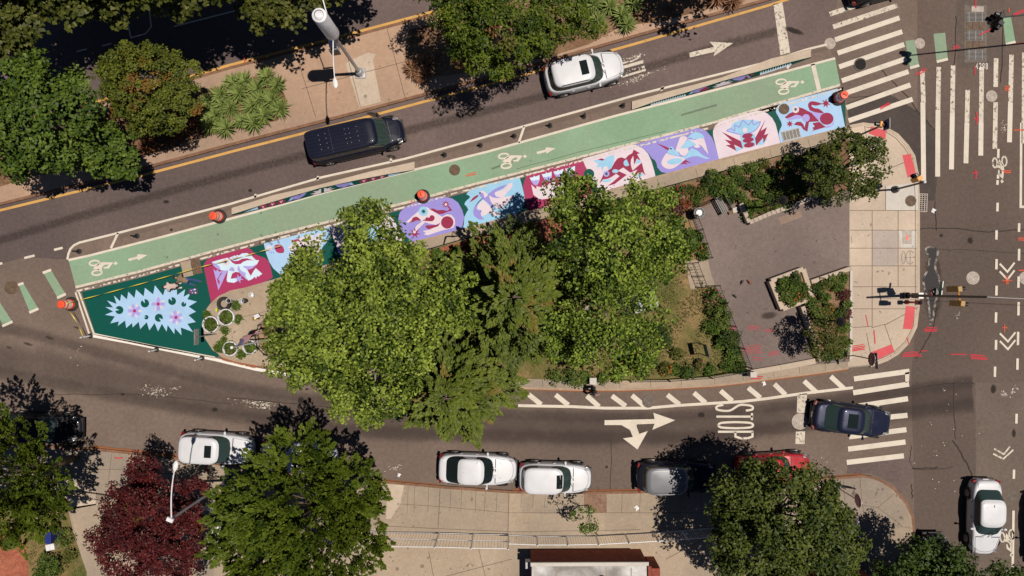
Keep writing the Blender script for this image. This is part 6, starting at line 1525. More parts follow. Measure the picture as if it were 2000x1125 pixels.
# ================================================================== plants
def unit(a): return a / np.maximum(np.linalg.norm(a, axis=-1, keepdims=True), 1e-9)
def leaves(name, P, D, Nn, ln, wd, tint, mat, parent=None, alt=None, fold=.18):
    """one mesh of many small bent leaf blades"""
    n = len(P); D = unit(D); W = unit(np.cross(D, Nn)); U = np.cross(W, D)
    ln = np.broadcast_to(np.asarray(ln, float), (n,))[:, None]; wd = np.broadcast_to(np.asarray(wd, float), (n,))[:, None]
    v = np.empty((n, 4, 3)); v[:, 0] = P
    v[:, 1] = P + D * ln * .48 + W * wd * .5 + U * wd * fold; v[:, 2] = P + D * ln - U * ln * .08; v[:, 3] = P + D * ln * .48 - W * wd * .5 + U * wd * fold
    me = bpy.data.meshes.new(name)
    me.vertices.add(n * 4); me.vertices.foreach_set('co', v.reshape(-1).astype(np.float32))
    me.loops.add(n * 4); me.loops.foreach_set('vertex_index', np.arange(n * 4, dtype=np.int32))
    me.polygons.add(n); me.polygons.foreach_set('loop_start', np.arange(0, n * 4, 4, dtype=np.int32))
    a = me.attributes.new('tint', 'FLOAT', 'POINT'); a.data.foreach_set('value', np.repeat(np.clip(tint, 0, 1), 4).astype(np.float32))
    if alt is not None:
        a = me.attributes.new('alt', 'FLOAT', 'POINT'); a.data.foreach_set('value', np.repeat(np.clip(alt, 0, 1), 4).astype(np.float32))
    me.materials.append(mat); me.update(calc_edges=True); me.validate()
    o = bpy.data.objects.new(name, me); COL.objects.link(o)
    if parent is not None: o.parent = parent
    return o
def dirs(n, zmin=-.35):
    z = rng.uniform(zmin, 1, n); a = rng.uniform(0, 2 * PI, n); r = np.sqrt(1 - z * z)
    return np.stack([r * np.cos(a), r * np.sin(a), z], 1)
def clump_crown(lobes, dens, cr, lpc, ln, flat=.65, up=.7, gap=0., jit=.5):
    """leaf clumps over a union of lobes; lobe = (x,y,z,r) metres. returns P,D,N,tint"""
    C = []; O = []
    for (x, y, z, r) in lobes:
        n = max(4, int(dens * r * r)); d = dirs(n); f = rng.uniform(.30, 1.10, n) ** .6
        C.append(np.array([x, y, z]) + d * (r * f)[:, None] * np.array([1, 1, .8])); O.append(d)
    C = np.concatenate(C); O = np.concatenate(O)
    keep = np.ones(len(C), bool)
    for (x, y, z, r) in lobes:   # drop clumps buried deep inside another lobe
        q = np.linalg.norm((C - [x, y, z]) / [1, 1, .8], axis=1); keep &= ~(q < r * .38)
    if gap: keep &= rng.random(len(C)) > gap
    C = C[keep]; O = O[keep]; n = len(C)
    sc = rng.uniform(.6, 1.25, n) * cr; tc = rng.normal(0, .16, n)
    k = rng.poisson(lpc, n).clip(4); idx = np.repeat(np.arange(n), k); m = len(idx)
    d = dirs(m, -.5); rr = rng.uniform(.25, 1, m) ** .5
    P = C[idx] + d * (rr * sc[idx])[:, None] * np.array([1, 1, flat])
    Nn = unit(np.array([0, 0, up]) + O[idx] * .35 + d * .45 + rng.normal(0, jit, (m, 3)) * .6)
    D = unit(np.cross(Nn, rng.normal(0, 1, (m, 3))) + d * .4)
    t = .44 + tc[idx] * 1.4 + rng.normal(0, .30, m)
    return P, D, Nn, t, C, idx
def plume_crown(lobes, dens, pl, pw, lpp, out=.8, upd=.55, droop=.15):
    """pointed sprays standing out from a union of lobes"""
    B = []; A = []
    for (x, y, z, r) in lobes:
        n = max(4, int(dens * r * r)); d = dirs(n, -.25); f = rng.uniform(.45, .95, n)
        B.append(np.array([x, y, z]) + d * (r * f)[:, None] * np.array([1, 1, .8])); A.append(unit(d * out + np.array([0, 0, upd]) + rng.normal(0, .25, (n, 3))))
    B = np.concatenate(B); A = np.concatenate(A)
    keep = np.ones(len(B), bool)
    for (x, y, z, r) in lobes: keep &= ~(np.linalg.norm((B - [x, y, z]) / [1, 1, .8], axis=1) < r * .4)
    B = B[keep]; A = A[keep]
    return spray(B, A, pl * rng.uniform(.6, 1.3, len(B)), pw, lpp, droop)
def spray(B, A, Lp, pw, lpp, droop=.15):
    n = len(B); idx = np.repeat(np.arange(n), lpp); m = len(idx); Lp = np.broadcast_to(Lp, (n,))
    t = rng.uniform(.05, 1, m) ** .8; side = rng.choice([-1., 1.], m)
    A = unit(A); up = np.array([0, 0, 1.0]); Wd = unit(np.cross(A, up + 1e-3)); Un = np.cross(Wd, A)
    lat = side * (1 - t) ** .8 * pw * rng.uniform(.1, 1, m)
    P = B[idx] + A[idx] * (t * Lp[idx])[:, None] + Wd[idx] * lat[:, None] + Un[idx] * rng.normal(0, .10 * pw, m)[:, None]
    P[:, 2] -= droop * t * t * Lp[idx]
    D = unit(A[idx] * .9 + Wd[idx] * (side * .8 * (1 - t))[:, None] + rng.normal(0, .25, (m, 3)))
    Nn = unit(Un[idx] + np.array([0, 0, .7]) + rng.normal(0, .35, (m, 3)))
    tn = .5 + rng.normal(0, .15, n)[idx] + rng.normal(0, .16, m) + .18 * (t - .5)
    return P, D, Nn, tn, B, idx

GREENS = {
 'plane': ((.022, .046, .004), (.300, .385, .058)), 'plane2': ((.020, .046, .004), (.270, .365, .052)),
 'redwood': ((.038, .064, .007), (.160, .200, .026)), 'elm': ((.026, .052, .005), (.130, .172, .016)),
 'dark': ((.022, .046, .008), (.070, .110, .018)), 'olive': ((.040, .052, .008), (.130, .138, .028)), 'mid': ((.030, .062, .008), (.125, .185, .026)),
 'bright': ((.055, .090, .016), (.150, .190, .038)), 'maple': ((.036, .007, .008), (.135, .022, .022)), 'oak': ((.045, .064, .008), (.150, .172, .022)),
 'yucca': ((.10, .15, .03), (.34, .42, .13)), 'dry': ((.20, .085, .045), (.42, .25, .15)), 'rust': ((.12, .045, .018), (.26, .11, .045)),
 'maroon': ((.055, .020, .016), (.13, .045, .034)), 'grass': ((.055, .065, .016), (.16, .15, .045)), 'pale': ((.20, .21, .10), (.42, .42, .24)),
 'street': ((.022, .040, .006), (.115, .140, .024)),
}
LM = {}
def lm(key, alt=None):
    kk = (key, alt)
    if kk not in LM:
        dk, lt = GREENS[key]; LM[kk] = leafmat('leaf_' + key, dk, lt, .15, .5, alt)
    return LM[kk]
def lobe_m(l, o):
    """lobe seen in the survey picture at (px, py) with radius r, h metres up -> metres relative to the tree's foot"""
    g = L((l[0], l[1]), l[3]); return (X(g[0]) - o[0], Y(g[1]) - o[1], l[3] - o[2], l[2] / S * (1 - l[3] / CAMH))
def trunk(root, top, r0, targets, mat, nl=12):
    b = MB(); t = Vector(top); pts = [Vector((0, 0, 0)), Vector((t.x * .05, t.y * .05, t.z * .3)), Vector((t.x * .4, t.y * .4, t.z * .7)), t]
    b.tube([(0, 0, -.05), (0, 0, .15)], [r0 * 1.5, r0 * 1.1], 10); b.tube(pts, [r0 * 1.1, r0 * .85, r0 * .6, r0 * .3], 10)
    tr = b.build('trunk', mat, root, True)
    if len(targets):
        b = MB()
        for c in targets:
            c = Vector(c); f = random.uniform(.3, .7); s = pts[1].lerp(pts[2], f); mid = s.lerp(c, .5) + Vector((0, 0, .15 * (c - s).length)) * .4 + Vector((random.uniform(-.2, .2), random.uniform(-.2, .2), 0))
            b.tube([s, mid, c], [r0 * .38, r0 * .22, r0 * .05], 6, caps=False)
        b.build('limbs', mat, tr, True)
    return tr
def tree(name, label, base, lobes, key, kind='clump', r0=.2, mat='trunk', z=.14, alt=None, altf=0., cat='tree', group=None, nl=14, **kw):
    o = (X(base[0]), Y(base[1]), z); r = thing(name, label, cat, o, 0, group)
    Lm = [lobe_m(l, o) for l in lobes]
    lw = kw.pop('lw', .7); ln = kw.pop('ln', .26); sub = kw.pop('sub', 0)
    if sub:   # bumps all over the crown: smaller boughs standing out of the main ones
        ex = []
        for (x, y, zz_, r_) in Lm:
            for d in dirs(max(3, int(sub * r_)), -.15):
                q = r_ * rng.uniform(.70, 1.08); ex.append((x + d[0] * q, y + d[1] * q, zz_ + d[2] * q * .8, r_ * rng.uniform(.14, .30)))
        Lm = [(x, y, zz_, r_ * .78) for x, y, zz_, r_ in Lm] + ex
    P, D, Nn, t, C, idx = (clump_crown(Lm, ln=ln, **kw) if kind == 'clump' else plume_crown(Lm, **kw))
    g = P[:, 2] > .25; P, D, Nn, t, idx = P[g], D[g], Nn[g], t[g], idx[g]
    a = None
    if alt is not None:
        ca = (np.sin(C[:, 0] * 1.3 + 1) * np.cos(C[:, 1] * 1.1 + C[:, 2]) + rng.normal(0, .35, len(C))) ; th = np.quantile(ca, 1 - altf); a = np.clip((ca - th) * 2 + .3, 0, .9) * (ca > th); a = a[idx]
    l = ln * rng.uniform(.7, 1.25, len(P))
    leaves('crown', P, D, Nn, l, l * lw, t, lm(key, alt), r, a)
    top = np.average([q[:3] for q in Lm], axis=0, weights=[q[3] for q in Lm])
    tg = C[rng.choice(len(C), min(nl, len(C)), replace=False)] if nl else []
    trunk(r, (top[0] * .9, top[1] * .9, top[2]), r0, tg, M[mat])
    return r
PL = dict(dens=14, cr=.50, lpc=82, ln=.162, lw=.72, gap=.40, jit=.9, flat=.5, sub=6)
tree('plane_tree', 'largest bright green plane tree, overhanging the mural and the lower road', (781, 605), [(725, 600, 150, 9), (655, 580, 86, 8), (718, 465, 62, 8), (800, 545, 95, 9), (645, 650, 110, 8), (760, 690, 110, 8.5), (850, 600, 78, 8.5), (690, 752, 60, 7), (592, 526, 32, 7), (572, 592, 38, 6.5), (745, 800, 40, 6.5), (735, 415, 22, 7.5), (615, 700, 60, 6.5)], 'plane', r0=.38, mat='trunk_pale', **PL)
tree('plane_tree', 'bright green plane tree nearer the paved plaza, reaching the tulip panel', (1154, 560), [(1180, 480, 105, 9), (1112, 412, 54, 8), (1126, 358, 22, 7.5), (1262, 445, 66, 8), (1235, 560, 88, 8), (1160, 600, 85, 8.5), (1200, 680, 66, 7.5), (1295, 515, 48, 7.5), (1100, 545, 50, 7), (1105, 665, 40, 6.5), (1235, 715, 28, 6), (1150, 675, 34, 6.5)], 'plane2', r0=.36, mat='trunk_pale', **{**PL, 'dens': 13.5})
def conifer(label, base, h, rb, key, n=150, top=(0, 0)):
    o = (X(base[0]), Y(base[1]), .14); r = thing('dawn_redwood', label, 'tree', o, 0, 'feathery conifers in the middle of the garden')
    B = []; A = []; Lp = []
    u = np.linspace(.06, 1, n) ** .9
    for i, t in enumerate(u):
        z = h * (1 - .80 * t); rr = rb * t ** .75 * rng.uniform(.78, 1.15); a = i * 2.39996 + rng.uniform(-.3, .3)
        d = np.array([math.cos(a), math.sin(a), .28 - .25 * t]); k = max(1, int(rr / .75))
        for j in range(k):
            f0 = j / k; side = (rng.uniform(-.55, .55) if j else 0)
            dd = np.array([math.cos(a + side * (.4 + f0)), math.sin(a + side * (.4 + f0)), .22 - .2 * t])
            B.append(np.array([0, 0, z]) + d * rr * f0 * .9); A.append(dd); Lp.append(max(.5, rr * (.42 if j < k - 1 else (1 - f0) + .15)))
    B = np.array(B); A = np.array(A); Lp = np.array(Lp)
    P, D, Nn, t, C, idx = spray(B, A, np.minimum(Lp, 1.9), .52, 130, .16)
    al = (rng.random(len(B)) < .06) * .5; l = .19 * rng.uniform(.7, 1.3, len(P))
    leaves('crown', P, D, Nn, l, l * .5, t, lm(key, (.22, .125, .035)), r, al[idx])
    b = MB(); b.tube([(0, 0, -.05), (0, 0, .4), (0, 0, h * .6), (0, 0, h)], [.40, .30, .16, .02], 10); tr = b.build('trunk', M['trunk'], r, True)
    b = MB()
    for i in range(0, n, 3):
        t_ = u[i]; z = h * (1 - .80 * t_); a = i * 2.39996; q = rb * t_ ** .75 * .8; b.tube([(0, 0, z), (math.cos(a) * q, math.sin(a) * q, z + q * .15)], [.05, .012], 5, caps=False)
    b.build('limbs', M['trunk'], tr, True)
conifer('feathery olive green conifer standing between the two plane trees', (1002, 575), 13.0, 4.1, 'redwood', 120)
conifer('feathery yellowish conifer overhanging the lower road between the plane trees', (903, 722), 11.5, 3.7, 'redwood', 150)
tree('crab_apple', 'round dark olive tree with open crown at the upper corner of the light footpath', (1592, 352), [(1655, 315, 50, 3.8), (1606, 330, 38, 3.3), (1695, 335, 36, 3.8), (1640, 362, 36, 3.4), (1702, 290, 28, 3.8), (1604, 372, 26, 3), (1655, 278, 28, 3.8), (1692, 370, 18, 3.4)], 'street', r0=.13, dens=36, cr=.28, lpc=40, ln=.15, lw=.65, gap=.3, nl=30)
tree('ornamental_tree', 'small dark tree at the lower end of the trapezoid bed', (1584, 648), [(1612, 652, 34, 2.7), (1630, 672, 20, 2.3), (1600, 678, 22, 2.2), (1615, 625, 14, 2.4)], 'olive', r0=.07, z=.45, dens=60, cr=.22, lpc=26, ln=.12, lw=.6, gap=.1)
tree('median_tree', 'large dark green tree on the median at the left picture edge', (205, 285), [(75, 225, 105, 6.5), (125, 300, 50, 5.5), (10, 265, 80, 6), (150, 200, 50, 6), (40, 315, 35, 5), (60, 150, 50, 6), (-40, 220, 70, 6)], 'mid', r0=.22, dens=17, cr=.45, lpc=54, ln=.19, lw=.75, gap=.2, group='trees on the median')
tree('median_tree', 'smaller fresh green tree between the dark one and the rounded olive one', (262, 322), [(215, 290, 50, 4.5), (238, 318, 30, 4), (200, 320, 30, 3.8), (185, 255, 28, 4.5)], 'mid', r0=.12, dens=30, cr=.36, lpc=44, ln=.18, lw=.75, gap=.2, group='trees on the median')
tree('median_tree', 'rounded olive tree with rusty patches on the median beside the yuccas', (372, 222), [(285, 160, 78, 5.5), (330, 195, 55, 5), (240, 150, 48, 5), (350, 150, 38, 5), (300, 235, 42, 4.3), (265, 195, 50, 5)], 'oak', r0=.18, dens=34, cr=.28, lpc=52, ln=.12, lw=.8, alt=(.22, .10, .022), altf=.10, group='trees on the median')
tree('median_tree', 'tree with small twisted leaves on the median above the white car', (975, 112), [(960, 60, 88, 7), (900, 25, 55, 6.5), (1010, 15, 70, 7), (945, 118, 36, 6), (915, 90, 36, 6), (880, -20, 60, 7)], 'elm', r0=.2, dens=24, cr=.38, lpc=54, ln=.18, lw=.5, gap=.15, alt=(.18, .085, .03), altf=.05, group='trees on the median')
tree('median_tree', 'loose light green tree on the median beside green yuccas', (1058, 92), [(1080, 25, 62, 6), (1130, 55, 30, 5.5), (1050, 80, 42, 6), (1120, 0, 40, 6), (1165, 62, 16, 5)], 'elm', r0=.16, dens=24, cr=.36, lpc=50, ln=.18, lw=.5, gap=.2, group='trees on the median')
tree('street_tree', 'tall tree beyond the upper road, only its lower crown showing at the left corner', (150, -40), [(15, -30, 105, 7), (-40, 50, 60, 7), (35, 50, 46, 6.5), (-20, -120, 120, 8)], 'olive', r0=.3, dens=14, cr=.55, lpc=60, ln=.25, lw=.8, gap=.1, group='street trees beyond the upper road')
tree('street_tree', 'tall tree beyond the upper road whose shadow blackens the parking lines', (330, -62), [(175, -160, 190, 8), (185, -55, 88, 7.5), (260, -150, 130, 8), (90, -110, 120, 8)], 'olive', r0=.3, dens=13, cr=.6, lpc=60, ln=.28, lw=.8, group='street trees beyond the upper road')
tree('street_tree', 'tree beyond the upper road next to the antenna drum', (655, -112), [(560, -25, 78, 6), (518, 15, 38, 6), (620, -62, 80, 6), (680, -85, 75, 6.5), (480, -60, 60, 6.5)], 'olive', r0=.25, dens=17, cr=.45, lpc=54, ln=.22, lw=.8, gap=.1, group='street trees beyond the upper road')
tree('street_tree', 'tree beyond the upper road mostly out of the picture, throwing dense shade', (470, -90), [(361, -150, 160, 8), (300, -62, 70, 7), (420, -120, 90, 7.5)], 'olive', r0=.25, dens=14, cr=.55, lpc=60, ln=.28, lw=.8, group='street trees beyond the upper road')
tree('median_tree', 'tree above the upper edge shading the yuccas on the median', (1385, -32), [(1440, -120, 90, 6), (1400, -90, 60, 5.5)], 'elm', r0=.18, dens=10, cr=.5, lpc=40, ln=.24, lw=.7, group='trees on the median')
EL = dict(kind='plume', dens=28, pl=1.0, pw=.30, lpp=64, ln=.155, lw=.62)
tree('elm_tree', 'bright green street tree at the lower left edge above the black car', (150, 893), [(10, 925, 100, 6), (88, 925, 48, 5.5), (45, 842, 34, 5.5), (0, 990, 85, 5.5), (75, 985, 50, 5), (-60, 860, 80, 6)], 'elm', r0=.2, group='street trees on the lower footpath', **EL)
tree('elm_tree', 'large green street tree between the maple and the open footpath, hiding a white car', (662, 952), [(590, 985, 125, 7), (505, 980, 75, 6), (680, 955, 62, 6.5), (585, 895, 55, 6.5), (640, 1060, 105, 6.5), (505, 1065, 85, 6), (712, 1040, 42, 6), (455, 1005, 34, 5), (620, 865, 25, 6.5), (560, 1120, 100, 6.5), (728, 930, 18, 6)], 'elm', r0=.26, group='street trees on the lower footpath', **EL)
tree('holly_oak', 'dense glossy dark green street tree over the red car', (1466, 970), [(1530, 1004, 100, 6), (1450, 972, 55, 5.5), (1600, 975, 50, 6), (1485, 935, 36, 5.5), (1600, 1060, 82, 6), (1480, 1070, 85, 5.5), (1560, 1120, 90, 6), (1630, 1032, 34, 5.5), (1430, 1020, 40, 5)], 'street', r0=.24, dens=24, cr=.42, lpc=60, ln=.19, lw=.6, gap=.12, group='street trees on the lower footpath')
tree('street_tree', 'dark tree at the lower right corner shading the avenue kerb', (1764, 1185), [(1890, 1190, 100, 5.5), (1838, 1122, 62, 5), (1800, 1100, 40, 5), (1955, 1158, 46, 5), (1770, 1150, 60, 4.5), (1990, 1190, 70, 5.5)], 'dark', r0=.2, dens=22, cr=.45, lpc=56, ln=.19, lw=.6, gap=.1, group='street trees on the lower footpath')
tree('red_maple', 'dark red Japanese maple at the lower left footpath', (352, 985), [(300, 1000, 92, 4), (240, 1010, 62, 3.5), (350, 1040, 68, 4), (290, 925, 40, 4), (205, 1050, 36, 3), (330, 1100, 78, 3.5), (380, 960, 32, 3.5), (255, 1090, 60, 3.5)], 'maple', r0=.13, dens=30, cr=.30, lpc=52, ln=.14, lw=.6, gap=.26, sub=4, alt=(.17, .15, .02), altf=.015)
tree('sapling', 'thin young tree in a bare soil pit in front of the white crossover', (1148, 985), [(1147, 1018, 25, 3), (1128, 1005, 16, 3.2), (1165, 1026, 16, 2.8), (1140, 1036, 12, 2.6)], 'mid', r0=.035, dens=26, cr=.2, lpc=20, ln=.14, lw=.6, gap=.2, nl=10)

# ---- shrubs, flowers, yuccas
FLC = {'red': (.36, .03, .035), 'pink': (.45, .13, .16), 'orange': (.50, .16, .02), 'white': (.62, .60, .52), 'yellow': (.60, .46, .06)}
WORD = {'dark': 'dark green', 'mid': 'mid green', 'bright': 'fresh light green', 'olive': 'olive green', 'maroon': 'maroon leaved', 'rust': 'rusty brown', 'pale': 'pale cream leaved', 'elm': 'green'}
def shrub(p, rp, key, where, z=.155, h=None, flower=None, name='shrub', label=None, hang=1.0):
    r = rp / S; h = h or r * 1.15
    g = L(p, h * .6); o = (X(g[0]), Y(g[1]), z)
    lab = label or f"{WORD[key]} shrub{' with ' + flower + ' flowers' if flower else ''} {where}"
    t = thing(name, lab, 'shrub', o, 0, f"shrubs {where}")
    lb = [(0, 0, h * .55, r * .72)] + [(r * .5 * math.cos(a), r * .5 * math.sin(a), h * random.uniform(.3, .55), r * random.uniform(.35, .5)) for a in np.linspace(0, 2 * PI, 6)[:-1] + random.random() * 3]
    lb = [(x, y, zz, rr) for x, y, zz, rr in lb]
    P, D, Nn, tt, C, idx = clump_crown(lb, 62, .15, 14, .1)
    P[:, 2] = np.clip(P[:, 2] * min(1.3, h / r), .03, h * 1.1); l = .115 * rng.uniform(.7, 1.3, len(P))
    leaves('foliage', P, D, Nn, l, l * .62, tt, lm(key), t)
    if flower:
        n = max(5, int(rp * .8)); d = dirs(n, .1); Q = np.array([0, 0, h * .45]) + d * np.array([r * .85, r * .85, h * .62]); 
        Q = np.repeat(Q, 5, 0); m = len(Q); a = np.tile(np.arange(5) * 2 * PI / 5, n); DD = np.stack([np.cos(a), np.sin(a), np.full(m, .35)], 1)
        if flower not in LM: LM[flower] = leafmat('petal_' + flower, tuple(c * .7 for c in FLC[flower]), FLC[flower], .15, .6)
        leaves('blossom', Q, DD, np.tile([0, 0, 1.], (m, 1)) + DD * -.2, .062, .055, rng.random(m), LM[flower], t)
    b = MB()
    for a in (0, 2.1, 4.2): b.tube([(0, 0, -.02), (r * .35 * math.cos(a), r * .35 * math.sin(a), h * .6)], [.02, .008], 5)
    b.build('stem', M['trunk'], t)
    return t
W1 = 'in the upper bed between plaza and mural footpath'
for p, r, k, f in (((1272, 388), 17, 'dark', None), ((1300, 378), 13, 'mid', None), ((1326, 372), 14, 'dark', 'red'), ((1347, 371), 10, 'olive', None), ((1380, 356), 16, 'dark', None), ((1405, 350), 12, 'mid', None), ((1435, 338), 16, 'mid', None), ((1465, 329), 14, 'bright', None), ((1490, 321), 10, 'olive', None), ((1320, 414), 15, 'maroon', None), ((1337, 398), 11, 'rust', 'red'), ((1357, 390), 12, 'mid', None), ((1410, 379), 16, 'mid', None), ((1430, 371), 15, 'mid', None), ((1394, 372), 12, 'dark', None), ((1470, 362), 16, 'dark', None), ((1490, 352), 15, 'mid', None), ((1512, 341), 14, 'dark', None), ((1532, 326), 14, 'bright', 'orange'), ((1553, 345), 18, 'dark', None), ((1475, 402), 15, 'mid', None), ((1500, 388), 15, 'dark', None), ((1520, 373), 14, 'bright', None), ((1546, 376), 14, 'dark', 'orange'), ((1460, 420), 11, 'mid', None), ((1562, 316), 12, 'bright', 'orange'), ((1532, 400), 12, 'mid', None), ((1240, 396), 17, 'bright', None), ((1256, 412), 12, 'mid', None), ((1585, 302), 14, 'dark', 'orange'), ((1445, 352), 12, 'dark', None), ((1565, 370), 14, 'dark', None), ((1290, 402), 9, 'olive', 'white'), ((1420, 358), 13, 'bright', None), ((1450, 385), 14, 'bright', None), ((1483, 376), 13, 'mid', None), ((1505, 360), 13, 'bright', None), ((1425, 388), 11, 'dark', None), ((1370, 376), 11, 'olive', None), ((1388, 342), 10, 'bright', None), ((1480, 345), 12, 'bright', None), ((1515, 405), 11, 'bright', None), ((1490, 410), 10, 'olive', None), ((1310, 396), 11, 'mid', None), ((1275, 412), 12, 'olive', None), ((1220, 402), 13, 'mid', None), ((1455, 400), 11, 'olive', None), ((1540, 310), 10, 'mid', None), ((1580, 318), 13, 'mid', 'orange'), ((1610, 290), 12, 'olive', None), ((1630, 285), 10, 'mid', None)):
    shrub(p, r, k, W1, flower=f)
W2 = 'in the garden lawn near the plaza fence'
for p, r, k, f in (((1286, 655), 32, 'dark', None), ((1405, 618), 26, 'bright', None), ((1421, 661), 25, 'dark', None), ((1394, 580), 20, 'mid', 'pink'), ((1440, 716), 17, 'dark', None), ((1340, 726), 17, 'dark', None), ((1366, 711), 11, 'olive', 'pink'), ((1300, 721), 14, 'olive', 'orange'), ((1335, 485), 16, 'dark', None), ((1346, 460), 18, 'mid', None), ((1366, 485), 16, 'mid', 'red'), ((1328, 455), 12, 'dark', None), ((1384, 640), 14, 'mid', None), ((1425, 690), 14, 'mid', None), ((1320, 690), 12, 'olive', None), ((1270, 705), 14, 'mid', None), ((1408, 592), 12, 'dark', None), ((1400, 640), 15, 'mid', None), ((1412, 640), 13, 'bright', None), ((1434, 686), 14, 'dark', None), ((1405, 672), 12, 'mid', None), ((1350, 478), 12, 'bright', None), ((1362, 462), 10, 'dark', None), ((1372, 498), 10, 'mid', None), ((1320, 440), 12, 'mid', None), ((1310, 462), 11, 'olive', None), ((1388, 606), 12, 'olive', None), ((1420, 712), 13, 'mid', None), ((1385, 722), 12, 'mid', None), ((1318, 722), 11, 'mid', None), ((1255, 728), 13, 'olive', None)):
    shrub(p, r, k, W2, flower=f)
for p, r, k in (((1085, 734), 18, 'bright'), ((1120, 736), 24, 'bright'), ((1142, 736), 14, 'mid'), ((1178, 738), 12, 'mid'), ((1205, 734), 14, 'olive')): shrub(p, r, k, 'along the lower garden edge by the stone pier')
for p, r, k, f in (((1525, 552), 12, 'mid', None), ((1546, 546), 14, 'dark', None), ((1561, 562), 10, 'mid', None), ((1528, 578), 13, 'bright', None), ((1551, 580), 11, 'olive', 'orange'), ((1540, 562), 13, 'mid', None), ((1519, 563), 9, 'dark', None), ((1540, 590), 9, 'bright', None), ((1563, 577), 9, 'olive', None)): shrub(p, r, k, 'inside the square stone planter', .5, flower=f)
for p, r, k, f in (((1590, 566), 12, 'dark', None), ((1606, 582), 14, 'mid', None), ((1630, 560), 12, 'mid', None), ((1644, 575), 12, 'maroon', None), ((1622, 547), 10, 'bright', None), ((1588, 606), 16, 'bright', None), ((1612, 604), 12, 'olive', 'orange'), ((1634, 612), 12, 'dark', None), ((1648, 612), 9, 'maroon', None), ((1642, 640), 11, 'mid', None), ((1630, 690), 15, 'mid', None), ((1645, 684), 8, 'pale', None), ((1612, 695), 13, 'dark', None), ((1640, 545), 11, 'mid', None), ((1600, 625), 13, 'mid', None), ((1605, 556), 11, 'olive', None), ((1648, 595), 9, 'bright', None), ((1645, 665), 11, 'mid', None), ((1580, 588), 9, 'mid', None)): shrub(p, r, k, 'in the trapezoid bed beside the light footpath', .42, flower=f)
for p, r, k in (((855, 497), 14, 'mid'), ((890, 490), 12, 'mid'), ((872, 505), 13, 'dark'), ((915, 482), 12, 'rust')): shrub(p, r, k, 'below the upper footpath between the trees')
for p, r, k, f in (((95, 1108), 32, 'mid', None), ((128, 1050), 20, 'bright', None), ((78, 1000), 26, 'olive', 'white'), ((20, 1060), 16, 'mid', None), ((140, 1085), 14, 'olive', None)): shrub(p, r, k, 'in the lower left front garden', flower=f)
for p, r, k in (((526, 630), 9, 'bright'), ((546, 628), 12, 'pale'), ((524, 646), 8, 'olive'), ((522, 676), 7, 'olive'), ((554, 696), 10, 'mid'), ((587, 690), 11, 'pale'), ((540, 668), 9, 'mid')): shrub(p, r, k, 'in the bare bed inside the low curved fence', h=.25)
for (p, _, lb), pos in zip(RP, ('at the very tip', 'below the black tyre', 'under the flagpole ball', 'beside the low curved fence')):
    shrub(p, 13, 'mid', '', GZ + .17, .28, name='potted_plant', label=f'low trailing green plant in the white ring planter {pos}')
for p, lb in (((405, 617), 'green trailing sprig left of the tip ring planter'), ((466, 622), 'green trailing sprig right of the upper ring planter'), ((440, 645), 'green trailing sprig between the two upper ring planters'), ((438, 668), 'green trailing sprig above the ring planter under the flagpole'), ((472, 692), 'green trailing sprig between the two lower ring planters'), ((462, 597), 'small green sprig beside the black tyre'), ((428, 680), 'leafy spray reaching left of the lower ring planters')): shrub(p, 8, 'mid', '', GZ, .14, name='trailing_plant', label=lb)
for p, r, lb in (((372, 238), 26, 'rusty dried shrub under the rounded olive tree'), ((338, 262), 22, 'rusty brown shrub at the foot of the rounded olive tree'), ((292, 282), 20, 'orange brown shrub near the median kerb left of the yuccas')): shrub(p, r, 'rust', '', name='dried_shrub', label=lb, h=.7)
def yucca(p, rp, key, label, group, n=70):
    g = L(p, .45); o = (X(g[0]), Y(g[1]), .15); t = thing('yucca', label, 'yucca', o, 0, group); r = rp / S
    a = np.arange(n) * 2.39996 + rng.uniform(-.2, .2, n); el = np.linspace(1.25, .02, n) + rng.normal(0, .08, n)
    D = np.stack([np.cos(a) * np.cos(el), np.sin(a) * np.cos(el), np.sin(el)], 1); P = D * .05 + np.array([0, 0, .22]); side = np.cross(D, [0, 0, 1.0]); Nn = np.cross(side, D)
    leaves('rosette', P, D, Nn, r * rng.uniform(.8, 1.15, n), .085, .42 + rng.normal(0, .22, n) + .55 * (el - .55), lm(key), t, fold=.25)  # upright leaves lighter, low ones darker: highlights and shaded gaps in the tint
    b = MB(); b.lathe([(.08, 0), (.06, .2), (.03, .28)], n=8); b.build('stem', M['trunk'], t)
for i, p in enumerate([(405, 202), (430, 186), (420, 226), (450, 210), (466, 182), (472, 236), (441, 250), (492, 206), (502, 172), (516, 226), (531, 196), (541, 166), (547, 212), (496, 240), (455, 162), (410, 243), (478, 158), (522, 150), (435, 205), (508, 195)]):
    yucca(p, random.uniform(19, 27), 'yucca', 'green yucca rosette in the large yucca patch on the median', 'yuccas in the median patch beside the lamp')
for p in ((1190, 12), (1214, 30), (1238, 8), (1168, 40), (1160, 8), (1225, 48)): yucca(p, random.uniform(20, 26), 'yucca', 'green yucca rosette beside the tree shade near the upper edge', 'yuccas near the upper edge')
for i, p in enumerate([(808, 134), (830, 124), (824, 146)]): yucca(p, 22, 'dry', 'dry straw coloured grass clump on the median left of the tree', 'dry clumps on the median', 90)
for p in ((1400, -4), (1432, 2)): yucca(p, 22, 'dry', 'dry straw coloured clump at the upper edge of the median', 'dry clumps at the upper edge', 90)
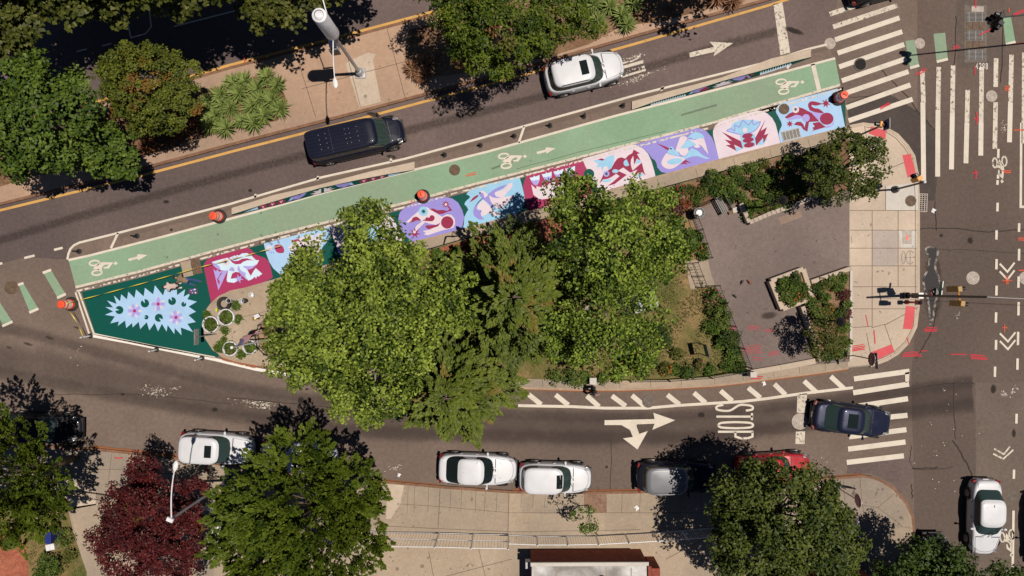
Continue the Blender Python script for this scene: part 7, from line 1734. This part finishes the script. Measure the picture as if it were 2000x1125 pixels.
# grass that nobody could count
def pts_in(poly, n):
    q = np.array(poly, float); lo, hi = q.min(0), q.max(0); P = rng.uniform(lo, hi, (n, 2)); x, y = P[:, 0], P[:, 1]; ins = np.zeros(n, bool); j = len(q) - 1
    for i in range(len(q)):
        c = ((q[i, 1] > y) != (q[j, 1] > y)) & (x < (q[j, 0] - q[i, 0]) * (y - q[i, 1]) / (q[j, 1] - q[i, 1] + 1e-12) + q[i, 0]); ins ^= c; j = i
    return P[ins]
def grass(polys, key, z, n, ln=.13, name='grass'):
    P = np.concatenate([pts_in(p, n) for p in polys]); f = np.sin(P[:, 0] * .045 + 1) * np.sin(P[:, 1] * .06) + np.sin(P[:, 0] * .11 + P[:, 1] * .07) + rng.normal(0, .6, len(P)); P = P[f > -.1]
    m = len(P); Q = np.stack([(P[:, 0] - 1000) / S, (562.5 - P[:, 1]) / S, np.full(m, z)], 1); D = rng.normal(0, 1, (m, 3)); D[:, 2] = np.abs(D[:, 2]) * .6 + .35; Nn = np.tile([0, 0, 1.0], (m, 1)) + rng.normal(0, .3, (m, 3))
    o = leaves(name, Q, D, Nn, ln * rng.uniform(.6, 1.3, m), .05, .5 + rng.normal(0, .22, m), lm(key)); o['kind'] = 'stuff'; return o
grass([[(1200, 560), (1345, 520), (1392, 565), (1440, 700), (1440, 725), (1250, 738), (1150, 738), (1150, 650)], [(600, 560), (840, 500), (1100, 440), (1300, 420), (1340, 505), (1100, 730), (660, 715)]], 'grass', .155, 9000)
grass([[(0, 955), (120, 965), (150, 1060), (170, 1125), (70, 1125), (55, 1060), (20, 1030), (0, 1030)]], 'grass', .151, 3500)
grass([[(0, 285), (150, 240), (300, 200), (400, 175), (545, 165), (555, 235), (420, 258), (200, 325), (0, 365)], [(800, 75), (1000, 10), (1240, -40), (1380, 15), (1150, 85), (960, 135), (860, 148), (800, 145)]], 'rust', .15, 5000, .12, 'fallen_leaves')
# ================================================================== people
M['skin'] = plain('skin', (.42, .24, .17), .6); M['skin_pale'] = plain('skin_pale', (.50, .33, .26), .6); M['hair_dark'] = plain('hair_dark', (.025, .016, .014), .6)
M['shirt_pale'] = plain('shirt_pale', (.52, .40, .37), .9, var=.2, scale=8); M['shorts_black'] = plain('shorts_black', (.014, .013, .015), .9); M['vest_tan'] = plain('vest_tan', (.22, .15, .095), .9, var=.25, scale=8); M['jeans'] = plain('jeans', (.035, .075, .22), .9, var=.2, scale=8); M['dark_cloth'] = plain('dark_cloth', (.018, .017, .02), .9); M['boot'] = plain('boot', (.09, .045, .03), .8)
M['sole_white'] = plain('sole_white', (.6, .58, .55), .7); M['eye'] = plain('eye', (.02, .015, .012), .2)
BONES = [('pelvis', 'spine', 'torso'), ('spine', 'chest', 'torso'), ('chest', 'neck', 'torso'), ('neck', 'head', 'head'), ('head', 'crown', 'head')]
for s in 'lr':
    BONES += [('chest', 'sh' + s, 'torso'), ('sh' + s, 'el' + s, 'uparm'), ('el' + s, 'wr' + s, 'forearm'), ('wr' + s, 'ha' + s, 'hand'), ('pelvis', 'hi' + s, 'hip'), ('hi' + s, 'kn' + s, 'thigh'), ('kn' + s, 'an' + s, 'shin'), ('an' + s, 'to' + s, 'foot')]
RAD = dict(pelvis=.135, spine=.125, chest=.145, neck=.055, head=.092, crown=.075, sh=.062, el=.045, wr=.031, ha=.036, hi=.095, kn=.062, an=.042, to=.036)
def person(label, p, rz, J, skin, wear, hair='hair_dark', hairlen=.0, z=.0):
    J = {k: Vector(v) for k, v in J.items()}; names = [k for k in J if k != 'face']; root_ = names.index('pelvis')
    me = bpy.data.meshes.new('person'); me.from_pydata([tuple(J[n]) for n in names], [(names.index(a), names.index(c)) for a, c, _ in BONES], [])
    tmp = bpy.data.objects.new('tmp_skin', me); COL.objects.link(tmp)
    tmp.modifiers.new('Skin', 'SKIN').use_smooth_shade = True
    for i, n in enumerate(names):
        rr = RAD[n] if n in RAD else RAD[n[:2]]; q = me.skin_vertices[0].data[i]; q.radius = (rr, rr * (.8 if n in ('chest', 'spine', 'pelvis') else 1)); q.use_root = i == root_
    ss = tmp.modifiers.new('Subdivision', 'SUBSURF'); ss.levels = 2; ss.render_levels = 2
    dg = bpy.context.evaluated_depsgraph_get(); dg.update(); em = tmp.evaluated_get(dg).to_mesh()
    V_ = [v.co.copy() for v in em.vertices]; Nr = [v.normal.copy() for v in em.vertices]; F_ = [tuple(f.vertices) for f in em.polygons]
    tmp.evaluated_get(dg).to_mesh_clear(); bpy.data.objects.remove(tmp); bpy.data.meshes.remove(me)
    def seg(c):
        best = (9, None)
        for a, b_, lab in BONES:
            A, B_ = J[a], J[b_]; d = B_ - A; t = max(0, min(1, (c - A).dot(d) / max(d.length_squared, 1e-9))); dist = (A + d * t - c).length
            if lab == 'torso': dist *= .8
            if dist < best[0]: best = (dist, lab)
        return best[1]
    lab = [seg(sum((V_[i] for i in f), Vector()) / len(f)) for f in F_]
    r = thing('person', label, 'person', (X(p[0]), Y(p[1]), z), rz)
    b = MB(); b.v = [tuple(v) for v in V_]; b.f = list(F_); b.m = [0] * len(F_)
    # face frame: forward = perpendicular to neck->crown, toward local 'face' direction
    up = (J['crown'] - J['neck']).normalized(); fw = J.get('face', Vector((1, 0, 0))); fw = (fw - up * fw.dot(up)).normalized(); lf = up.cross(fw); hc = J['head'].lerp(J['crown'], .35)
    b.ball(tuple(hc + fw * .105 - up * .01), .018, 8, 6)
    for s in (1, -1): b.ball(tuple(hc + lf * s * .098), .022, 8, 6)
    for s, sd in (('l', 1), ('r', -1)):      # five fingers, unequal and bent
        w_, h_ = J['wr' + s], J['ha' + s]; d = (h_ - w_).normalized(); sdv = d.cross(Vector((0, 0, 1))); sdv = sdv.normalized() if sdv.length > .1 else Vector((0, 1, 0)); dn = d.cross(sdv).normalized(); dn = dn if dn.z < 0 else -dn
        for k, (o_, ln_) in enumerate(((-.030, .062), (-.010, .076), (.010, .072), (.029, .055))):
            a = h_ + sdv * o_ + d * .012; b.tube([a, a + d * ln_ * .5 + sdv * o_ * .2 + dn * .008, a + d * ln_ * .82 + dn * .026], [.0095, .009, .006], 6)
        a = h_ - d * .02 - sdv * .034; b.tube([a, a - sdv * .03 + d * .02 + dn * .006, a - sdv * .038 + d * .05 + dn * .018], [.011, .010, .007], 6)
    body = b.build('body', M[skin], r, True)
    def cloth(nm, labs, mat, off):
        fs = [f for f, l in zip(F_, lab) if l in labs]
        if not fs: return
        used = sorted({i for f in fs for i in f}); mp = {v: i for i, v in enumerate(used)}; q = MB(); q.v = [tuple(V_[v] + Nr[v] * off) for v in used]; q.f = [tuple(mp[i] for i in f) for f in fs]; q.m = [0] * len(fs); q.build(nm, M[mat], r, True)
    for nm, labs, mat, off in wear: cloth(nm, labs, mat, off)
    q = MB(); n = 16      # hair cap
    prof = [(.112, -.045 - hairlen), (.118, .0), (.108, .05), (.075, .092), (.001, .112)]
    b0 = 0
    for rr, zz_ in prof:
        for k in range(n):
            a = 2 * PI * k / n; f_ = math.cos(a); zq = zz_ + (.05 if zz_ < .03 and f_ > .4 else 0)
            q.v.append(tuple(hc + fw * (rr * f_ - .012) + lf * rr * .92 * math.sin(a) + up * zq))
    for i in range(len(prof) - 1):
        for k in range(n): j = (k + 1) % n; q.f.append((i * n + k, i * n + j, (i + 1) * n + j, (i + 1) * n + k)); q.m.append(0)
    q.build('hair', M[hair], r, True)
    for s in (1, -1): q = MB(); q.ball(tuple(hc + fw * .094 + lf * s * .034 + up * .012), .011, 8, 6); q.build('eye', M['eye'], r, True)
    q = MB(); q.ball(tuple(hc + fw * .093 - up * .048), .02, 8, 6, 0, (1, 1, 1)); q.build('mouth', M['sign_red'], r, True)
    return r
def LR(d, **sym):
    out = dict(d)
    for k, (x, y, zz_) in sym.items(): out[k + 'l'] = (x, y, zz_); out[k + 'r'] = (x, -y, zz_)
    return out
# kneeling on shins, bent forward over the paint
j1 = LR(dict(pelvis=(-.20, 0, .34), spine=(-.05, 0, .47), chest=(.14, 0, .56), neck=(.30, 0, .60), head=(.38, 0, .60), crown=(.47, 0, .60), face=(.5, 0, -1)), sh=(.17, .20, .56), hi=(-.20, .10, .31), kn=(.08, .16, .10), an=(-.30, .14, .07), to=(-.42, .14, .06))
j1.update(ell=(.28, .27, .33), wrl=(.42, .20, .10), hal=(.49, .17, .05), elr=(.30, -.26, .33), wrr=(.46, -.14, .12), har=(.53, -.10, .06))
P1 = (343, 559)
person('person in a pinkish white shirt and black shorts kneeling over the pale blue pond', P1, D(188), j1, 'skin_pale', [('shirt', ('torso', 'uparm'), 'shirt_pale', .018), ('shorts', ('hip', 'thigh'), 'shorts_black', .016), ('shoe', ('foot',), 'sole_white', .012)], z=.014)
# on hands and knees, one leg stretched out behind
j2 = LR(dict(pelvis=(-.12, 0, .46), spine=(.06, 0, .50), chest=(.25, 0, .50), neck=(.42, .02, .52), head=(.50, .03, .52), crown=(.59, .04, .50), face=(.4, 0, -1)), sh=(.29, .19, .49), hi=(-.14, .10, .43))
j2.update(ell=(.36, .30, .26), wrl=(.50, .32, .08), hal=(.57, .32, .04), elr=(.36, -.25, .25), wrr=(.46, -.20, .07), har=(.54, -.18, .04), knl=(-.12, .16, .09), anl=(-.52, .14, .08), tol=(-.64, .14, .05), knr=(-.40, -.16, .12), anr=(-.80, -.20, .09), tor=(-.90, -.20, .05))
person('person in tan top and blue jeans crouching on hands and knees by the utility plates', (367, 547), D(160), j2, 'skin', [('shirt', ('torso',), 'vest_tan', .018), ('trousers', ('hip', 'thigh', 'shin'), 'jeans', .016), ('shoe', ('foot',), 'boot', .012)], z=.014)
# striding along the kerb
j3 = LR(dict(pelvis=(0, 0, .92), spine=(.02, 0, 1.08), chest=(.05, 0, 1.28), neck=(.08, 0, 1.45), head=(.11, 0, 1.54), crown=(.12, 0, 1.64), face=(1, 0, -.2)), sh=(.05, .20, 1.36), hi=(0, .09, .90))
j3.update(ell=(-.10, .27, 1.12), wrl=(.02, .28, .92), hal=(.06, .28, .84), elr=(.16, -.28, 1.12), wrr=(.36, -.24, 1.06), har=(.44, -.22, 1.05), knl=(.20, .10, .50), anl=(.22, .10, .09), tol=(.36, .10, .04), knr=(-.06, -.10, .48), anr=(-.34, -.10, .14), tor=(-.24, -.10, .04))
person('person in dark clothes striding along the kerb below the garden with a white bag', (1153, 757), D(-8), j3, 'skin', [('shirt', ('torso', 'uparm'), 'dark_cloth', .018), ('trousers', ('hip', 'thigh'), 'dark_cloth', .016), ('shoe', ('foot',), 'boot', .012)], hairlen=.08, z=.01)
r = thing('shoulder_bag', 'small white bag carried by the walking person', 'bag', (X(1155), Y(767), .62), .2); b = MB(); b.bbox((0, 0, 0), (.30, .09, .26), e=.02); b.build('pouch', M['sole_white'], r); b = MB(); b.tube([(-.12, 0, .12), (-.08, .02, .40), (.0, .06, .55), (.08, .02, .40), (.12, 0, .12)], .01, 5); b.build('strap', M['dark_cloth'], r)
r = thing('paint_tray', 'dark cloth with lilac paint pots lying on the green ground by the crouching people', 'paint tray', at((378, 569), .014), .1)
b = MB(); b.bbox((0, 0, .012), (.54, .38, .024), e=.008); b.build('cloth', plain('drop_cloth', (.06, .05, .085), .9, var=.5, scale=12), r)
for x, y, m_ in ((-.08, .06, 'm_lilac2'), (.06, .08, 'm_lilac'), (-.02, -.08, 'm_lilac2'), (.17, -.10, 'm_white'), (.15, .10, 'm_pale'), (-.17, -.02, 'm_plum')):
    b = MB(); b.lathe([(.045, .02), (.05, .12), (.052, .125), (.046, .12), (.044, .10), (.001, .10)], (x, y, 0), 12); b.build('paint_pot', M[m_], r, True, 40)
# ================================================================== camera, light, sky
cam = bpy.data.cameras.new('camera'); co = bpy.data.objects.new('camera', cam); COL.objects.link(co)
co.location = (0, 0, CAMH); co.rotation_euler = (0, 0, 0)
cam.lens = 24; cam.sensor_width = 36; cam.clip_end = 2000; cam.clip_start = .5
scene.camera = co
SUN_EL, SUN_AZ = math.radians(72), math.radians(3)     # azimuth counted from +x toward +y
sd = Vector((math.cos(SUN_EL) * math.cos(SUN_AZ), math.cos(SUN_EL) * math.sin(SUN_AZ), math.sin(SUN_EL)))
sl = bpy.data.lights.new('sun', 'SUN'); so = bpy.data.objects.new('sun', sl); COL.objects.link(so)
sl.energy = 5.0; sl.angle = math.radians(.5); sl.color = (1.0, .905, .80)
so.rotation_euler = (-sd).to_track_quat('-Z', 'Y').to_euler(); so.location = sd * 80
w = bpy.data.worlds.new('World'); scene.world = w; w.use_nodes = True
nt = w.node_tree; nt.nodes.clear()
sky = nt.nodes.new('ShaderNodeTexSky'); sky.sky_type = 'NISHITA'; sky.sun_disc = False
sky.sun_elevation = SUN_EL; sky.sun_rotation = PI / 2 - SUN_AZ; sky.air_density = .5; sky.dust_density = .1; sky.ozone_density = 1.0
bg = nt.nodes.new('ShaderNodeBackground'); bg.inputs['Strength'].default_value = .05
wo = nt.nodes.new('ShaderNodeOutputWorld'); nt.links.new(sky.outputs[0], bg.inputs[0]); nt.links.new(bg.outputs[0], wo.inputs[0])
scene.view_settings.view_transform = 'Standard'; scene.view_settings.look = 'None'
scene.view_settings.exposure = -0.22; scene.view_settings.gamma = 1.0
scene.cycles.max_bounces = 6; scene.cycles.transparent_max_bounces = 12; scene.cycles.diffuse_bounces = 1
